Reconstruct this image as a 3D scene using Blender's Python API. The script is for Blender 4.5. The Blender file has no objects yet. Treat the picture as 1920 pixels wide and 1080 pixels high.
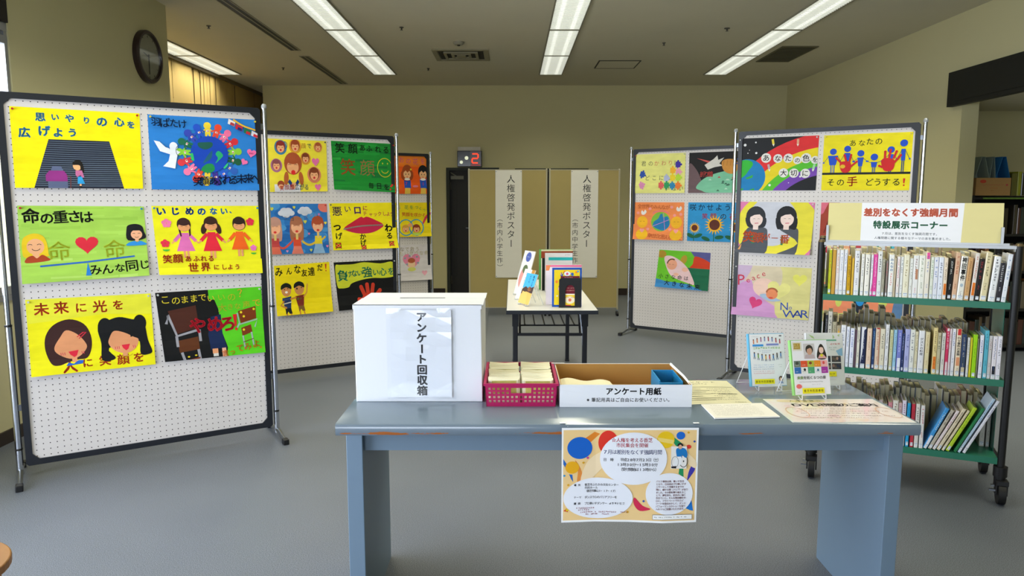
import bpy, bmesh, math, random
from mathutils import Vector, Matrix
from mathutils.geometry import tessellate_polygon
R = math.radians
SC = bpy.context.scene
COL = SC.collection

# ------------------------------------------------------------------ camera
cam = bpy.data.cameras.new('camera')
cam.sensor_width = 36.0
cam.lens = 36.0 * 1350 / 1920
cam.clip_start = 0.05
cam_o = bpy.data.objects.new('camera', cam)
cam_o.location = (0, 0, 1.4)
cam_o.rotation_euler = (R(90) - math.atan(165 / 1350), 0, 0)
COL.objects.link(cam_o)
SC.camera = cam_o

# ------------------------------------------------------------------ world (overcast sky) and exposure
w = bpy.data.worlds.new('sky')
SC.world = w
w.use_nodes = True
nt = w.node_tree
bg = nt.nodes['Background']
tc = nt.nodes.new('ShaderNodeTexCoord')
sep = nt.nodes.new('ShaderNodeSeparateXYZ')
ramp = nt.nodes.new('ShaderNodeValToRGB')
ramp.color_ramp.elements[0].position = 0.0
ramp.color_ramp.elements[0].color = (0.63, 0.63, 0.68, 1)
ramp.color_ramp.elements[1].position = 1.0
ramp.color_ramp.elements[1].color = (0.77, 0.82, 1.02, 1)
mp = nt.nodes.new('ShaderNodeMapRange')
mp.inputs[1].default_value = -0.3
mp.inputs[2].default_value = 0.5
nt.links.new(tc.outputs['Generated'], sep.inputs[0])
nt.links.new(sep.outputs['Z'], mp.inputs[0])
nt.links.new(mp.outputs[0], ramp.inputs[0])
nt.links.new(ramp.outputs[0], bg.inputs['Color'])
bg.inputs['Strength'].default_value = 15.5
vs = SC.view_settings
vs.view_transform = 'Standard'
vs.look = 'None'
vs.exposure = 0.0
vs.gamma = 1.0
vs.use_curve_mapping = False
SC.cycles.use_denoising = True
SC.cycles.max_bounces = 8
SC.cycles.diffuse_bounces = 5
SC.cycles.caustics_reflective = False
SC.cycles.caustics_refractive = False
SC.cycles.sample_clamp_indirect = 6.0
LAMP_POWER = 12.0

def portal(loc, rot, sx, sy):
    l = bpy.data.lights.new('window_daylight', 'AREA')
    l.shape = 'RECTANGLE'
    l.size, l.size_y = sx, sy
    l.cycles.is_portal = True
    o = bpy.data.objects.new('window_daylight', l)
    o.location = loc
    o.rotation_euler = rot
    COL.objects.link(o)

CEIL = 3.03
# area portals that guide the sky light through the windows (they give no light of their own)
portal((-2.935, 0.72, 1.18), (0, R(-90), 0), 2.24, 4.4)
portal((-2.935, 3.717, 1.58), (0, R(-90), 0), 1.44, 1.235)          # left windows, normal +X
portal((-3.97, 8.85, 1.70), (0, R(-90), 0), 1.72, 4.9)        # windows behind the slat blinds
portal((-1.35, -6.05, 1.55), (R(90), 0, 0), 2.7, 2.3)           # windows in the wall behind the camera

# ------------------------------------------------------------------ materials
def lin(c):
    if isinstance(c, str):
        c = [int(c[i:i + 2], 16) / 255 for i in (0, 2, 4)]
    return tuple((x / 12.92 if x <= 0.04045 else ((x + 0.055) / 1.055) ** 2.4) for x in c[:3])
MATS = {}
def mat(name, col, rough=0.6, metal=0.0, var=0.08, scale=6.0, bump=0.0, bscale=120.0, spec=0.4, emit=None, coat=0.0):
    if name in MATS:
        return MATS[name]
    m = bpy.data.materials.new(name)
    m.use_nodes = True
    n, l = m.node_tree.nodes, m.node_tree.links
    b = n['Principled BSDF']
    b.inputs['Roughness'].default_value = rough
    b.inputs['Metallic'].default_value = metal
    b.inputs['Specular IOR Level'].default_value = spec
    b.inputs['Coat Weight'].default_value = coat
    c = lin(col)
    t = n.new('ShaderNodeTexCoord')
    no = n.new('ShaderNodeTexNoise')
    no.inputs['Scale'].default_value = scale
    no.inputs['Detail'].default_value = 4
    l.new(t.outputs['Object'], no.inputs['Vector'])
    mx = n.new('ShaderNodeMix')
    mx.data_type = 'RGBA'
    mx.inputs['A'].default_value = (*[x * (1 - var) for x in c], 1)
    mx.inputs['B'].default_value = (*[min(1, x * (1 + var)) for x in c], 1)
    l.new(no.outputs['Fac'], mx.inputs['Factor'])
    l.new(mx.outputs['Result'], b.inputs['Base Color'])
    if bump:
        n2 = n.new('ShaderNodeTexNoise')
        n2.inputs['Scale'].default_value = bscale
        bp = n.new('ShaderNodeBump')
        bp.inputs['Strength'].default_value = bump
        bp.inputs['Distance'].default_value = 0.002
        l.new(t.outputs['Object'], n2.inputs['Vector'])
        l.new(n2.outputs['Fac'], bp.inputs['Height'])
        l.new(bp.outputs['Normal'], b.inputs['Normal'])
    if emit:
        b.inputs['Emission Color'].default_value = (*lin(emit[0]), 1)
        b.inputs['Emission Strength'].default_value = emit[1]
    MATS[name] = m
    return m

def print_mat(name, rough=0.55, var=0.10, scale=9.0, spec=0.25, coat=0.0, trans=0.0):
    """colour attribute of the printed / painted sheet, with a little brush mottling"""
    m = bpy.data.materials.new(name)
    m.use_nodes = True
    n, l = m.node_tree.nodes, m.node_tree.links
    b = n['Principled BSDF']
    b.inputs['Roughness'].default_value = rough
    b.inputs['Specular IOR Level'].default_value = spec
    b.inputs['Coat Weight'].default_value = coat
    b.inputs['Coat Roughness'].default_value = 0.08
    a = n.new('ShaderNodeVertexColor')
    a.layer_name = 'Col'
    t = n.new('ShaderNodeTexCoord')
    mpn = n.new('ShaderNodeMapping')
    mpn.inputs['Scale'].default_value = (1, 1, 2.6)
    no = n.new('ShaderNodeTexNoise')
    no.inputs['Scale'].default_value = scale
    no.inputs['Detail'].default_value = 6
    l.new(t.outputs['Object'], mpn.inputs['Vector'])
    l.new(mpn.outputs['Vector'], no.inputs['Vector'])
    mr = n.new('ShaderNodeMapRange')
    mr.inputs[1].default_value = 0.3
    mr.inputs[2].default_value = 0.7
    mr.inputs[3].default_value = 1 - var
    mr.inputs[4].default_value = 1 + var * 0.4
    l.new(no.outputs['Fac'], mr.inputs[0])
    vm = n.new('ShaderNodeVectorMath')
    vm.operation = 'SCALE'
    l.new(a.outputs['Color'], vm.inputs[0])
    l.new(mr.outputs[0], vm.inputs['Scale'])
    l.new(vm.outputs['Vector'], b.inputs['Base Color'])
    MATS[name] = m
    return m

def peg_mat():
    m = mat('pegboard_white', 'd4cecb', 0.45, var=0.03)
    n, l = m.node_tree.nodes, m.node_tree.links
    b = n['Principled BSDF']
    t = n.new('ShaderNodeTexCoord')
    sp = n.new('ShaderNodeSeparateXYZ')
    l.new(t.outputs['Object'], sp.inputs[0])
    def M(op, a, c=None):
        q = n.new('ShaderNodeMath')
        q.operation = op
        for i, v in enumerate((a, c)):
            if v is None:
                continue
            if isinstance(v, (int, float)):
                q.inputs[i].default_value = v
            else:
                l.new(v, q.inputs[i])
        return q.outputs[0]
    P = 0.03
    fx = M('SUBTRACT', M('FRACT', M('DIVIDE', sp.outputs['X'], P)), 0.5)
    fz = M('SUBTRACT', M('FRACT', M('DIVIDE', sp.outputs['Z'], P)), 0.5)
    d = M('SQRT', M('ADD', M('MULTIPLY', fx, fx), M('MULTIPLY', fz, fz)))
    hole = M('LESS_THAN', d, 0.092)
    mx = n.new('ShaderNodeMix')
    mx.data_type = 'RGBA'
    old = b.inputs['Base Color'].links[0].from_socket
    l.new(old, mx.inputs['A'])
    mx.inputs['B'].default_value = (0.035, 0.03, 0.03, 1)
    l.new(hole, mx.inputs['Factor'])
    l.new(mx.outputs['Result'], b.inputs['Base Color'])
    bp = n.new('ShaderNodeBump')
    bp.inputs['Distance'].default_value = 0.003
    l.new(M('SUBTRACT', 1.0, hole), bp.inputs['Height'])
    l.new(bp.outputs['Normal'], b.inputs['Normal'])
    return m

def carpet_mat():
    m = bpy.data.materials.new('carpet_grey_blue')
    m.use_nodes = True
    n, l = m.node_tree.nodes, m.node_tree.links
    b = n['Principled BSDF']
    b.inputs['Roughness'].default_value = 0.46
    b.inputs['Specular IOR Level'].default_value = 0.55
    t = n.new('ShaderNodeTexCoord')
    n1 = n.new('ShaderNodeTexNoise'); n1.inputs['Scale'].default_value = 330; n1.inputs['Detail'].default_value = 3
    n2 = n.new('ShaderNodeTexNoise'); n2.inputs['Scale'].default_value = 1.1; n2.inputs['Detail'].default_value = 5
    r1 = n.new('ShaderNodeValToRGB')
    e = r1.color_ramp.elements
    e[0].position = 0.34; e[0].color = (*lin('34373d'), 1)
    e[1].position = 0.70; e[1].color = (*lin('828893'), 1)
    mx = n.new('ShaderNodeMix'); mx.data_type = 'RGBA'; mx.blend_type = 'MULTIPLY'
    mx.inputs['Factor'].default_value = 1.0
    r2 = n.new('ShaderNodeValToRGB')
    e = r2.color_ramp.elements
    e[0].position = 0.3; e[0].color = (0.80, 0.81, 0.83, 1)
    e[1].position = 0.7; e[1].color = (1, 1, 1, 1)
    l.new(t.outputs['Object'], n1.inputs['Vector']); l.new(t.outputs['Object'], n2.inputs['Vector'])
    l.new(n1.outputs['Fac'], r1.inputs[0]); l.new(n2.outputs['Fac'], r2.inputs[0])
    l.new(r1.outputs[0], mx.inputs['A']); l.new(r2.outputs[0], mx.inputs['B'])
    l.new(mx.outputs['Result'], b.inputs['Base Color'])
    bp = n.new('ShaderNodeBump'); bp.inputs['Strength'].default_value = 0.16; bp.inputs['Distance'].default_value = 0.002
    l.new(n1.outputs['Fac'], bp.inputs['Height']); l.new(bp.outputs['Normal'], b.inputs['Normal'])
    return m

def glass_mat(name, tint=(0.95, 0.98, 0.97), gloss=0.12, rough=0.02):
    m = bpy.data.materials.new(name)
    m.use_nodes = True
    n, l = m.node_tree.nodes, m.node_tree.links
    n.remove(n['Principled BSDF'])
    tr = n.new('ShaderNodeBsdfTransparent'); tr.inputs[0].default_value = (*tint, 1)
    gl = n.new('ShaderNodeBsdfGlossy'); gl.inputs['Roughness'].default_value = rough
    fr = n.new('ShaderNodeLayerWeight'); fr.inputs[0].default_value = 0.15
    ad = n.new('ShaderNodeMath'); ad.operation = 'MULTIPLY_ADD'; ad.inputs[1].default_value = 0.35; ad.inputs[2].default_value = gloss * 0.3
    pw = n.new('ShaderNodeMath'); pw.operation = 'POWER'; pw.inputs[1].default_value = 3.0
    l.new(fr.outputs['Facing'], pw.inputs[0]); l.new(pw.outputs[0], ad.inputs[0])
    mx = n.new('ShaderNodeMixShader')
    l.new(ad.outputs[0], mx.inputs[0]); l.new(tr.outputs[0], mx.inputs[1]); l.new(gl.outputs[0], mx.inputs[2])
    l.new(mx.outputs[0], n['Material Output'].inputs['Surface'])
    MATS[name] = m
    return m

M_WALL = mat('wall_cream', 'bcb68e', 0.85, var=0.03, scale=2, bump=0.15, bscale=260)
M_CEIL = mat('ceiling_cream', 'c9c3ab', 0.9, var=0.03, scale=3, bump=0.2, bscale=320)
M_BASE = mat('baseboard_dark', '2a211c', 0.5)
M_FLOOR = carpet_mat()
M_BLACK = mat('black_plastic', '121214', 0.45)
M_FRAME = mat('board_frame_black', '1c1f26', 0.4)
M_CHROME = mat('chrome', 'c9ccd2', 0.16, 1.0, var=0.02)
M_STEEL = mat('steel_grey', '8b9098', 0.3, 0.9)
M_PEG = peg_mat()
M_PRINT = print_mat('poster_paint')
M_INK = print_mat('printed_paper', 0.6, 0.02)
M_LAM = print_mat('laminated_print', 0.35, 0.02, coat=1.0)
M_WHITE = mat('white_paper', 'ebebee', 0.6, var=0.02)
M_CREAMP = mat('cream_paper', 'e6dfc0', 0.7, var=0.05)
M_ALU = mat('window_aluminium', '9a9ca0', 0.35, 0.6)
M_GLASS = glass_mat('window_glass')
M_CLEAR = glass_mat('clear_plastic', (0.97, 0.98, 0.99), 0.2, 0.05)

# ------------------------------------------------------------------ mesh builder
class MB:
    def __init__(s):
        s.v, s.f, s.m = [], [], []
    def add(s, vs, fs, mi=0):
        o = len(s.v)
        s.v += [tuple(v) for v in vs]
        s.f += [tuple(i + o for i in f) for f in fs]
        s.m += [mi] * len(fs)
        return s
    def box(s, x0, x1, y0, y1, z0, z1, mi=0):
        vs = [(x, y, z) for z in (z0, z1) for x, y in ((x0, y0), (x1, y0), (x1, y1), (x0, y1))]
        return s.add(vs, [(3, 2, 1, 0), (4, 5, 6, 7), (0, 1, 5, 4), (1, 2, 6, 5), (2, 3, 7, 6), (3, 0, 4, 7)], mi)
    def xbox(s, M, sx, sy, sz, mi=0):
        vs = [M @ Vector((x * sx / 2, y * sy / 2, z * sz / 2)) for z in (-1, 1) for x, y in ((-1, -1), (1, -1), (1, 1), (-1, 1))]
        return s.add(vs, [(3, 2, 1, 0), (4, 5, 6, 7), (0, 1, 5, 4), (1, 2, 6, 5), (2, 3, 7, 6), (3, 0, 4, 7)], mi)
    def bar(s, p0, p1, w_, h_, mi=0):
        p0, p1 = Vector(p0), Vector(p1)
        d = p1 - p0
        L = d.length
        d.normalize()
        up = Vector((0, 0, 1)) if abs(d.z) < 0.95 else Vector((0, 1, 0))
        a = d.cross(up).normalized()
        b = a.cross(d)
        M = Matrix((a, d, b)).transposed().to_4x4()
        M.translation = (p0 + p1) / 2
        return s.xbox(M, w_, L, h_, mi)
    def tube(s, pts, r, n=10, mi=0, caps=True):
        pts = [Vector(p) for p in pts]
        rs = r if isinstance(r, (list, tuple)) else [r] * len(pts)
        rings = []
        ref = None
        for i, p in enumerate(pts):
            d = (pts[min(i + 1, len(pts) - 1)] - pts[max(i - 1, 0)]).normalized()
            if ref is None:
                ref = Vector((0, 0, 1)) if abs(d.z) < 0.9 else Vector((1, 0, 0))
            a = d.cross(ref).normalized()
            b = a.cross(d).normalized()
            ref = b
            rings.append([p + (a * math.cos(k * 2 * math.pi / n) + b * math.sin(k * 2 * math.pi / n)) * rs[i] for k in range(n)])
        vs = [q for g in rings for q in g]
        fs = []
        for i in range(len(pts) - 1):
            for k in range(n):
                fs.append((i * n + k, i * n + (k + 1) % n, (i + 1) * n + (k + 1) % n, (i + 1) * n + k))
        if caps:
            fs.append(tuple(range(n))[::-1])
            fs.append(tuple((len(pts) - 1) * n + k for k in range(n)))
        return s.add(vs, fs, mi)
    def prism(s, poly, axis, a0, a1, mi=0):
        """poly: 2-D points; extruded along axis ('x': poly is (y,z); 'y': (x,z); 'z': (x,y))"""
        n = len(poly)
        def P(p, t):
            return {'x': (t, p[0], p[1]), 'y': (p[0], t, p[1]), 'z': (p[0], p[1], t)}[axis]
        vs = [P(p, a0) for p in poly] + [P(p, a1) for p in poly]
        fs = [tuple(range(n)), tuple(range(2 * n - 1, n - 1, -1))] + [(i, (i + 1) % n, n + (i + 1) % n, n + i) for i in range(n)]
        return s.add(vs, fs, mi)
    def build(s, name, mats, parent=None, loc=(0, 0, 0), rot=(0, 0, 0), smooth=False, bevel=0.0):
        me = bpy.data.meshes.new(name)
        me.from_pydata(s.v, [], s.f)
        if not isinstance(mats, (list, tuple)):
            mats = [mats]
        for q in mats:
            me.materials.append(q)
        for p, mi in zip(me.polygons, s.m):
            p.material_index = mi
        bm = bmesh.new()
        bm.from_mesh(me)
        bmesh.ops.recalc_face_normals(bm, faces=bm.faces)
        if bevel:
            bmesh.ops.remove_doubles(bm, verts=bm.verts, dist=1e-5)
            es = [e for e in bm.edges if len(e.link_faces) == 2 and e.calc_face_angle(0) > 0.6]
            bmesh.ops.bevel(bm, geom=es, offset=bevel, segments=2, profile=0.5, affect='EDGES', clamp_overlap=True)
        bm.to_mesh(me)
        bm.free()
        if smooth:
            for p in me.polygons:
                p.use_smooth = True
            try:
                me.set_sharp_from_angle(angle=R(38))
            except Exception:
                pass
        o = bpy.data.objects.new(name, me)
        o.location = loc
        o.rotation_euler = rot
        COL.objects.link(o)
        if parent:
            o.parent = parent
        return o

def tag(o, label=None, cat=None, group=None, kind=None):
    for k, v in (('label', label), ('category', cat), ('group', group), ('kind', kind)):
        if v:
            o[k] = v
    return o
def empty(name, label, cat, loc=(0, 0, 0), rz=0.0, group=None, kind=None, rot=None):
    o = bpy.data.objects.new(name, None)
    o.empty_display_size = 0.05
    COL.objects.link(o)
    o.location = loc
    o.rotation_euler = rot or (0, 0, rz)
    return tag(o, label, cat, group, kind)
def dup(o, parent=None, loc=None, rot=None, label=None):
    c = o.copy()
    COL.objects.link(c)
    if parent is not None:
        c.parent = parent
    if loc is not None:
        c.location = loc
    if rot is not None:
        c.rotation_euler = rot
    if label:
        c['label'] = label
    for ch in list(o.children):
        dup(ch, c)
    return c
def struct(name, mb, m, parent=None, **k):
    o = mb.build(name, m, parent, **k)
    if parent is None:
        o['kind'] = 'structure'
    return o
def grid_wall(mb, axis, t0, t1, u0, u1, z0, z1, holes):
    """boxes filling the rectangle u x z except the holes (u0,u1,z0,z1); t is the thickness axis"""
    us = sorted({u0, u1, *[h[0] for h in holes], *[h[1] for h in holes]})
    zs = sorted({z0, z1, *[h[2] for h in holes], *[h[3] for h in holes]})
    for a, b in zip(us, us[1:]):
        for c, d in zip(zs, zs[1:]):
            mu, mz = (a + b) / 2, (c + d) / 2
            if any(h[0] < mu < h[1] and h[2] < mz < h[3] for h in holes):
                continue
            if axis == 'x':
                mb.box(t0, t1, a, b, c, d)
            else:
                mb.box(a, b, t0, t1, c, d)

# ------------------------------------------------------------------ the room
b = MB().box(-4.2, 7.2, -6.3, 12.4, -0.1, 0)
struct('floor', b, M_FLOOR)
b = MB()
# the ceiling leaves out the lamp slots
ROWS = [(-3.655, [8.45, 7.17, 5.90]), (-1.655, []), (0.504, []), (2.645, [])]
b.box(-4.2, 3.95, -6.3, 12.4, CEIL, CEIL + 0.1)
struct('ceiling', b, M_CEIL)
b = MB()
grid_wall(b, 'y', 10.6, 10.78, -3.58, 4.2, 0, CEIL, [(-0.946, -0.20, 0, 1.854), (0.054, 1.101, 0, 1.842)])
b.box(-3.58, -3.4, 10.78, 12.3, 0, CEIL)
b.box(-4.1, -3.4, 12.2, 12.35, 0, CEIL)
struct('wall_back', b, M_WALL)
# left: window wall at x = -2.93, solid length with the clock, then a recess with slat blinds
b = MB()
grid_wall(b, 'x', -3.13, -2.93, -6.1, 4.345, 0, CEIL, [(-1.5, 2.95, 0.04, 2.42), (3.10, 4.335, 0.85, 2.42)])
b.box(-3.95, -2.93, 4.345, 6.33, 0, CEIL)
struct('wall_left', b, M_WALL)
b = MB()
grid_wall(b, 'x', -4.08, -3.93, 6.33, 12.2, 0, CEIL, [(6.4, 11.3, 0.85, 2.585)])
struct('wall_window_recess', b, mat('wall_dark_band', '3a3024', 0.8))
b = MB()
grid_wall(b, 'x', 3.95, 4.10, -6.1, 10.6, 0, CEIL, [(1.6, 6.465, 0, 2.27)])
struct('wall_right', b, M_WALL)
b = MB()
grid_wall(b, 'y', -6.15, -6.0, -4.1, 4.1, 0, CEIL, [(-2.7, 0.0, 0.4, 2.7)])
struct('wall_rear', b, M_WALL)
# room seen through the opening at the right
b = MB()
b.box(4.1, 7.2, 7.3, 7.45, 0, 2.28)
b.box(7.05, 7.2, 1.5, 7.3, 0, 2.28)
b.box(4.1, 7.2, 1.4, 1.55, 0, 2.28)
struct('wall_side_room', b, M_WALL)
struct('ceiling_side_room', MB().box(4.10, 7.2, 1.4, 7.45, 2.275, 2.4), M_CEIL)
# baseboards
b = MB()
for x0, x1 in ((-3.58, -0.99), (-0.155, 0.012), (1.145, 3.95)):
    b.box(x0, x1, 10.585, 10.6, 0, 0.1)
struct('baseboard_back', b, M_BASE)
struct('baseboard_left', MB().box(-2.93, -2.915, 2.97, 6.33, 0, 0.075).box(-3.93, -3.915, 6.33, 12.1, 0, 0.1), M_BASE)
struct('baseboard_right', MB().box(3.935, 3.95, 6.465, 10.585, 0, 0.1), M_BASE)
# dark fascia over the left windows
struct('trim_1', MB().box(-2.955, -2.925, -5.9, 4.335, 2.42, 3.03), mat('dark_fascia', '1d1712', 0.6))
# header over the opening at the right
b = MB().box(3.895, 3.95, 1.3, 6.606, 2.225, 2.525)
b.box(3.888, 3.895, 1.34, 6.49, 2.262, 2.49)
struct('trim_2', b, mat('header_black', '0e100e', 0.55), bevel=0.002)

def window(name, x, y0, y1, z0, z1, n, zt=None):
    """aluminium window in a wall of constant x: frame, mullions, panes"""
    e = empty(name, None, None, (x, y0, z0), kind='structure')
    f = MB()
    H, L = z1 - z0, y1 - y0
    f.box(-0.03, 0.03, 0, L, 0, 0.05).box(-0.03, 0.03, 0, L, H - 0.05, H)
    if zt:
        f.box(-0.03, 0.03, 0, L, zt - z0, zt - z0 + 0.045)
        f.box(-0.012, 0.012, 0.0, L, zt - z0 + 0.045, H - 0.05)
    for i in range(n + 1):
        y = L * i / n
        f.box(-0.028, 0.028, max(0, y - 0.025), min(L, y + 0.025), 0.05, H - 0.05)
    f.build('window_frame', M_ALU, e)
    top = (zt - z0) if zt else H - 0.05
    for i in range(n):
        MB().box(-0.003, 0.003, L * i / n + 0.025, L * (i + 1) / n - 0.025, 0.05, top).build('pane', M_GLASS, e)
    MB().box(-0.06, 0.05, 0, L, -0.03, 0.0).build('window_sill', M_ALU, e)
    return e
window('window_1', -2.968, 3.10, 4.335, 0.85, 2.42, 1, 2.30)
window('window_4', -2.968, -1.5, 2.95, 0.04, 2.42, 4, 2.30)
window('window_2', -4.0, 6.4, 11.3, 0.85, 2.585, 4)
e = empty('window_3', None, None, (-2.7, -6.07, 0.4), kind='structure')
f = MB().box(0, 2.7, -0.03, 0.03, 0, 0.05).box(0, 2.7, -0.03, 0.03, 2.25, 2.3)
for i in range(3):
    f.box(max(0, i * 1.35 - 0.025), min(2.7, i * 1.35 + 0.025), -0.028, 0.028, 0.05, 2.25)
f.build('window_frame', M_ALU, e)
for i in range(2):
    MB().box(i * 1.35 + 0.025, (i + 1) * 1.35 - 0.025, -0.003, 0.003, 0.05, 2.25).build('pane', M_GLASS, e)

# doors in the back wall (dark, frame dark green)
M_DOORF = mat('door_frame_dark_green', '1b2118', 0.5)
M_DOOR = mat('door_leaf_dark', '15130f', 0.5)
def door(name, x0, x1, top, handle):
    e = empty(name, None, None, (x0, 10.6, 0), kind='structure')
    W = x1 - x0
    MB().box(-0.012, 0.035, -0.012, 0.13, 0, top).box(W - 0.035, W + 0.012, -0.012, 0.13, 0, top).box(-0.012, W + 0.012, -0.0125, 0.13, top - 0.028, top + 0.012).build('door_frame', M_DOORF, e)
    MB().box(0.035, W - 0.035, 0.08, 0.12, 0.01, top - 0.028).box(0.09, 0.13, 0.072, 0.08, 0.15, top - 0.15).build('door_leaf', M_DOOR, e)
    if handle:
        MB().tube([(0.27, 0.075, 0.99), (0.27, 0.03, 0.99), (0.36, 0.03, 0.99)], 0.009, 8).build('door_handle', M_STEEL, e)
        MB().box(0.05, 0.24, 0.03, 0.08, 1.70, 1.75).tube([(0.15, 0.06, 1.735), (0.06, 0.035, 1.79), (0.05, 0.03, 1.80)], 0.008, 8).build('door_closer', mat('closer_grey', '6f6f66', 0.5), e)
        MB().box(0.02, 0.055, 0.055, 0.08, 1.55, 1.66).build('hinge', mat('hinge_brown', '3a3428', 0.5), e)
        MB().box(0.02, 0.055, 0.055, 0.08, 0.16, 0.28).build('hinge', MATS['hinge_brown'], e)
door('door_1', -0.946, -0.20, 1.854, True)
door('door_2', 0.054, 1.101, 1.842, False)

# ------------------------------------------------------------------ ceiling fittings
M_LOUV = mat('louvre_reflector', 'd8dccf', 0.4, emit=('e4e4dc', 0.60))
M_TUBE = mat('lamp_tube_glow', 'f4f6ec', 0.4, emit=('f4f4ee', 0.92))
M_HOUS = mat('lamp_housing', '8e8a78', 0.5)
LW = 0.28
def lamp_proto():
    e = empty('ceiling_light', 'recessed fluorescent ceiling fixture', 'ceiling light', (0, 0, CEIL), group='fluorescent fixtures in the ceiling rows')
    L = 1.25
    fr = MB()
    fr.box(-LW / 2 - 0.012, -LW / 2, 0, L, -0.012, 0.0).box(LW / 2, LW / 2 + 0.012, 0, L, -0.012, 0.0)
    fr.box(-LW / 2, LW / 2, 0, 0.012, -0.012, 0).box(-LW / 2, LW / 2, L - 0.03, L, -0.014, 0)
    fr.build('frame', M_HOUS, e)
    MB().box(-LW / 2, LW / 2, 0.012, L - 0.03, -0.004, -0.001).build('reflector', M_LOUV, e)
    for x in (-0.07, 0.07):
        MB().box(x - 0.018, x + 0.018, 0.02, L - 0.04, -0.0065, -0.004).build('tube', M_TUBE, e)
    lv = MB()
    for i in range(30):
        y = 0.03 + i * (L - 0.07) / 29
        lv.box(-LW / 2, LW / 2, y, y + 0.004, -0.011, -0.0066)
    lv.build('louvre', mat('louvre_blade', 'dfe2d6', 0.4, emit=('dcdcd2', 0.33)), e)['kind'] = 'stuff'
    l = bpy.data.lights.new('fluorescent_light', 'AREA')
    l.shape = 'RECTANGLE'
    l.size, l.size_y = 0.24, 1.15
    l.energy = LAMP_POWER
    l.color = (1.0, 0.97, 0.76)
    l.spread = R(125)
    lo = bpy.data.objects.new('fluorescent_light', l)
    lo.location = (0, L / 2, -0.02)
    COL.objects.link(lo)
    lo.parent = e
    return e
proto = lamp_proto()
first = True
row_names = {-3.68: 'short row beside the slat blinds', -1.655: 'row left of the square vent', 0.504: 'middle row', 2.645: 'row by the dark return grille'}
ords = ['farthest', 'second from the back', 'third from the back', 'fourth from the back', 'fifth from the back', 'sixth from the back', 'seventh from the back', 'eighth from the back']
for rx, rn in row_names.items():
    for k in range(3 if rx < -3 else 6):
        lb = 'fluorescent fixture, %s, %s' % (ords[k], rn)
        y = 9.67 - 1.25 * (k + 1)
        o = proto if first else dup(proto)
        first = False
        o.location = (rx, y, CEIL)
        o['label'] = lb
def slot(name, y0, y1, label):
    e = empty('air_slot_diffuser', label, 'air vent', (-2.37, y0, CEIL), group='slot diffusers in the ceiling')
    L = y1 - y0
    MB().box(-0.055, -0.045, 0, L, -0.008, 0).box(0.045, 0.055, 0, L, -0.008, 0).box(-0.006, 0.006, 0, L, -0.008, 0).box(-0.045, 0.045, 0, 0.008, -0.008, 0).box(-0.045, 0.045, L - 0.008, L, -0.008, 0).build('frame', mat('slot_rim', '9a9480', 0.5), e)
    for x in (-0.026, 0.026):
        MB().box(x - 0.02, x + 0.02, 0.008, L - 0.008, -0.003, -0.0005).build('slot', M_BLACK, e)
slot('a', 4.3, 8.147, 'long black air slot in the ceiling, nearer to the camera')
slot('b', 8.46, 10.44, 'short black air slot in the ceiling, ending at the back wall')
# square vent
e = empty('ceiling_vent', 'square olive ceiling air vent with concentric rims', 'air vent', (-0.57, 8.4, CEIL))
b = MB()
def ring(b, r0, r1, z0, z1, sx=1.0, sy=1.0):
    for (x0, x1, y0, y1) in ((-r1, r1, -r1, -r0), (-r1, r1, r0, r1), (-r1, -r0, -r0, r0), (r0, r1, -r0, r0)):
        b.box(x0 * sx, x1 * sx, y0 * sy, y1 * sy, z0, z1)
ring(b, 0.255, 0.31, -0.012, 0)
b.build('frame', mat('vent_olive', '8d876c', 0.6), e)
MB().box(-0.25, 0.25, -0.25, 0.25, -0.003, -0.001).build('recess', mat('vent_dark', '1a1a12', 0.7), e)
for r0 in (0.19, 0.11):
    b = MB(); ring(b, r0 - 0.03, r0, -0.02, -0.004); b.build('louvre_ring', MATS['vent_olive'], e)
MB().box(-0.05, 0.05, -0.05, 0.05, -0.022, -0.004).build('centre_plate', MATS['vent_olive'], e)
# access panel
e = empty('access_panel', 'flat ceiling access panel outlined by a thin dark rim', 'access panel', (1.272, 8.98, CEIL))
b = MB(); ring(b, 0.235, 0.25, -0.006, 0); b.build('rim', mat('rim_dark', '2c2a20', 0.6), e)
MB().box(-0.235, 0.235, -0.235, 0.235, -0.004, -0.0005).build('panel', M_CEIL, e)
# return grille
e = empty('return_grille', 'dark square return air grille near the right wall', 'air vent', (3.08, 8.36, CEIL))
b = MB(); ring(b, 0.2, 0.215, -0.01, 0, 0.9, 2.0); b.build('frame', mat('grille_olive', '5a563e', 0.6), e)
MB().box(-0.18, 0.18, -0.40, 0.40, -0.003, -0.0005).build('recess', MATS['vent_dark'], e)
for i in range(16):
    y = -0.39 + i * 0.05
    MB().box(-0.18, 0.18, y, y + 0.022, -0.009, -0.003).build('slat', mat('grille_slat', '474430', 0.6), e)
# small heads
for (x, y, lb, r) in ((-1.049, 7.09, 'small sprinkler head nearest the square vent, on its near side', 0.035), (-1.044, 9.24, 'small sprinkler head behind the square vent towards the back wall', 0.03), (-2.84, 9.2, 'small ceiling sprinkler head left of the short air slot', 0.03), (-2.857, 7.03, 'small ceiling sprinkler head left of the long air slot', 0.035), (2.055, 7.13, 'small ceiling sprinkler head just left of the right lamp row', 0.045), (1.586, 7.77, 'pair of tiny round ceiling plates right of the middle lamp row', 0.03)):
    e = empty('sprinkler_head', lb, 'sprinkler', (x, y, CEIL), group='small round fittings in the ceiling')
    MB().tube([(0, 0, 0), (0, 0, -0.006)], r * 0.6, 14).build('rosette', mat('fitting_grey', '4a473b', 0.5), e)
    MB().tube([(0, 0, -0.006), (0, 0, -0.022), (0, 0, -0.028)], [0.009, 0.006, 0.016], 10).build('head', mat('head_dark', '2a2822', 0.4), e)
e = empty('smoke_detector', 'round cream smoke detector in front of the square vent', 'smoke detector', (-0.555, 7.74, CEIL))
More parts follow.
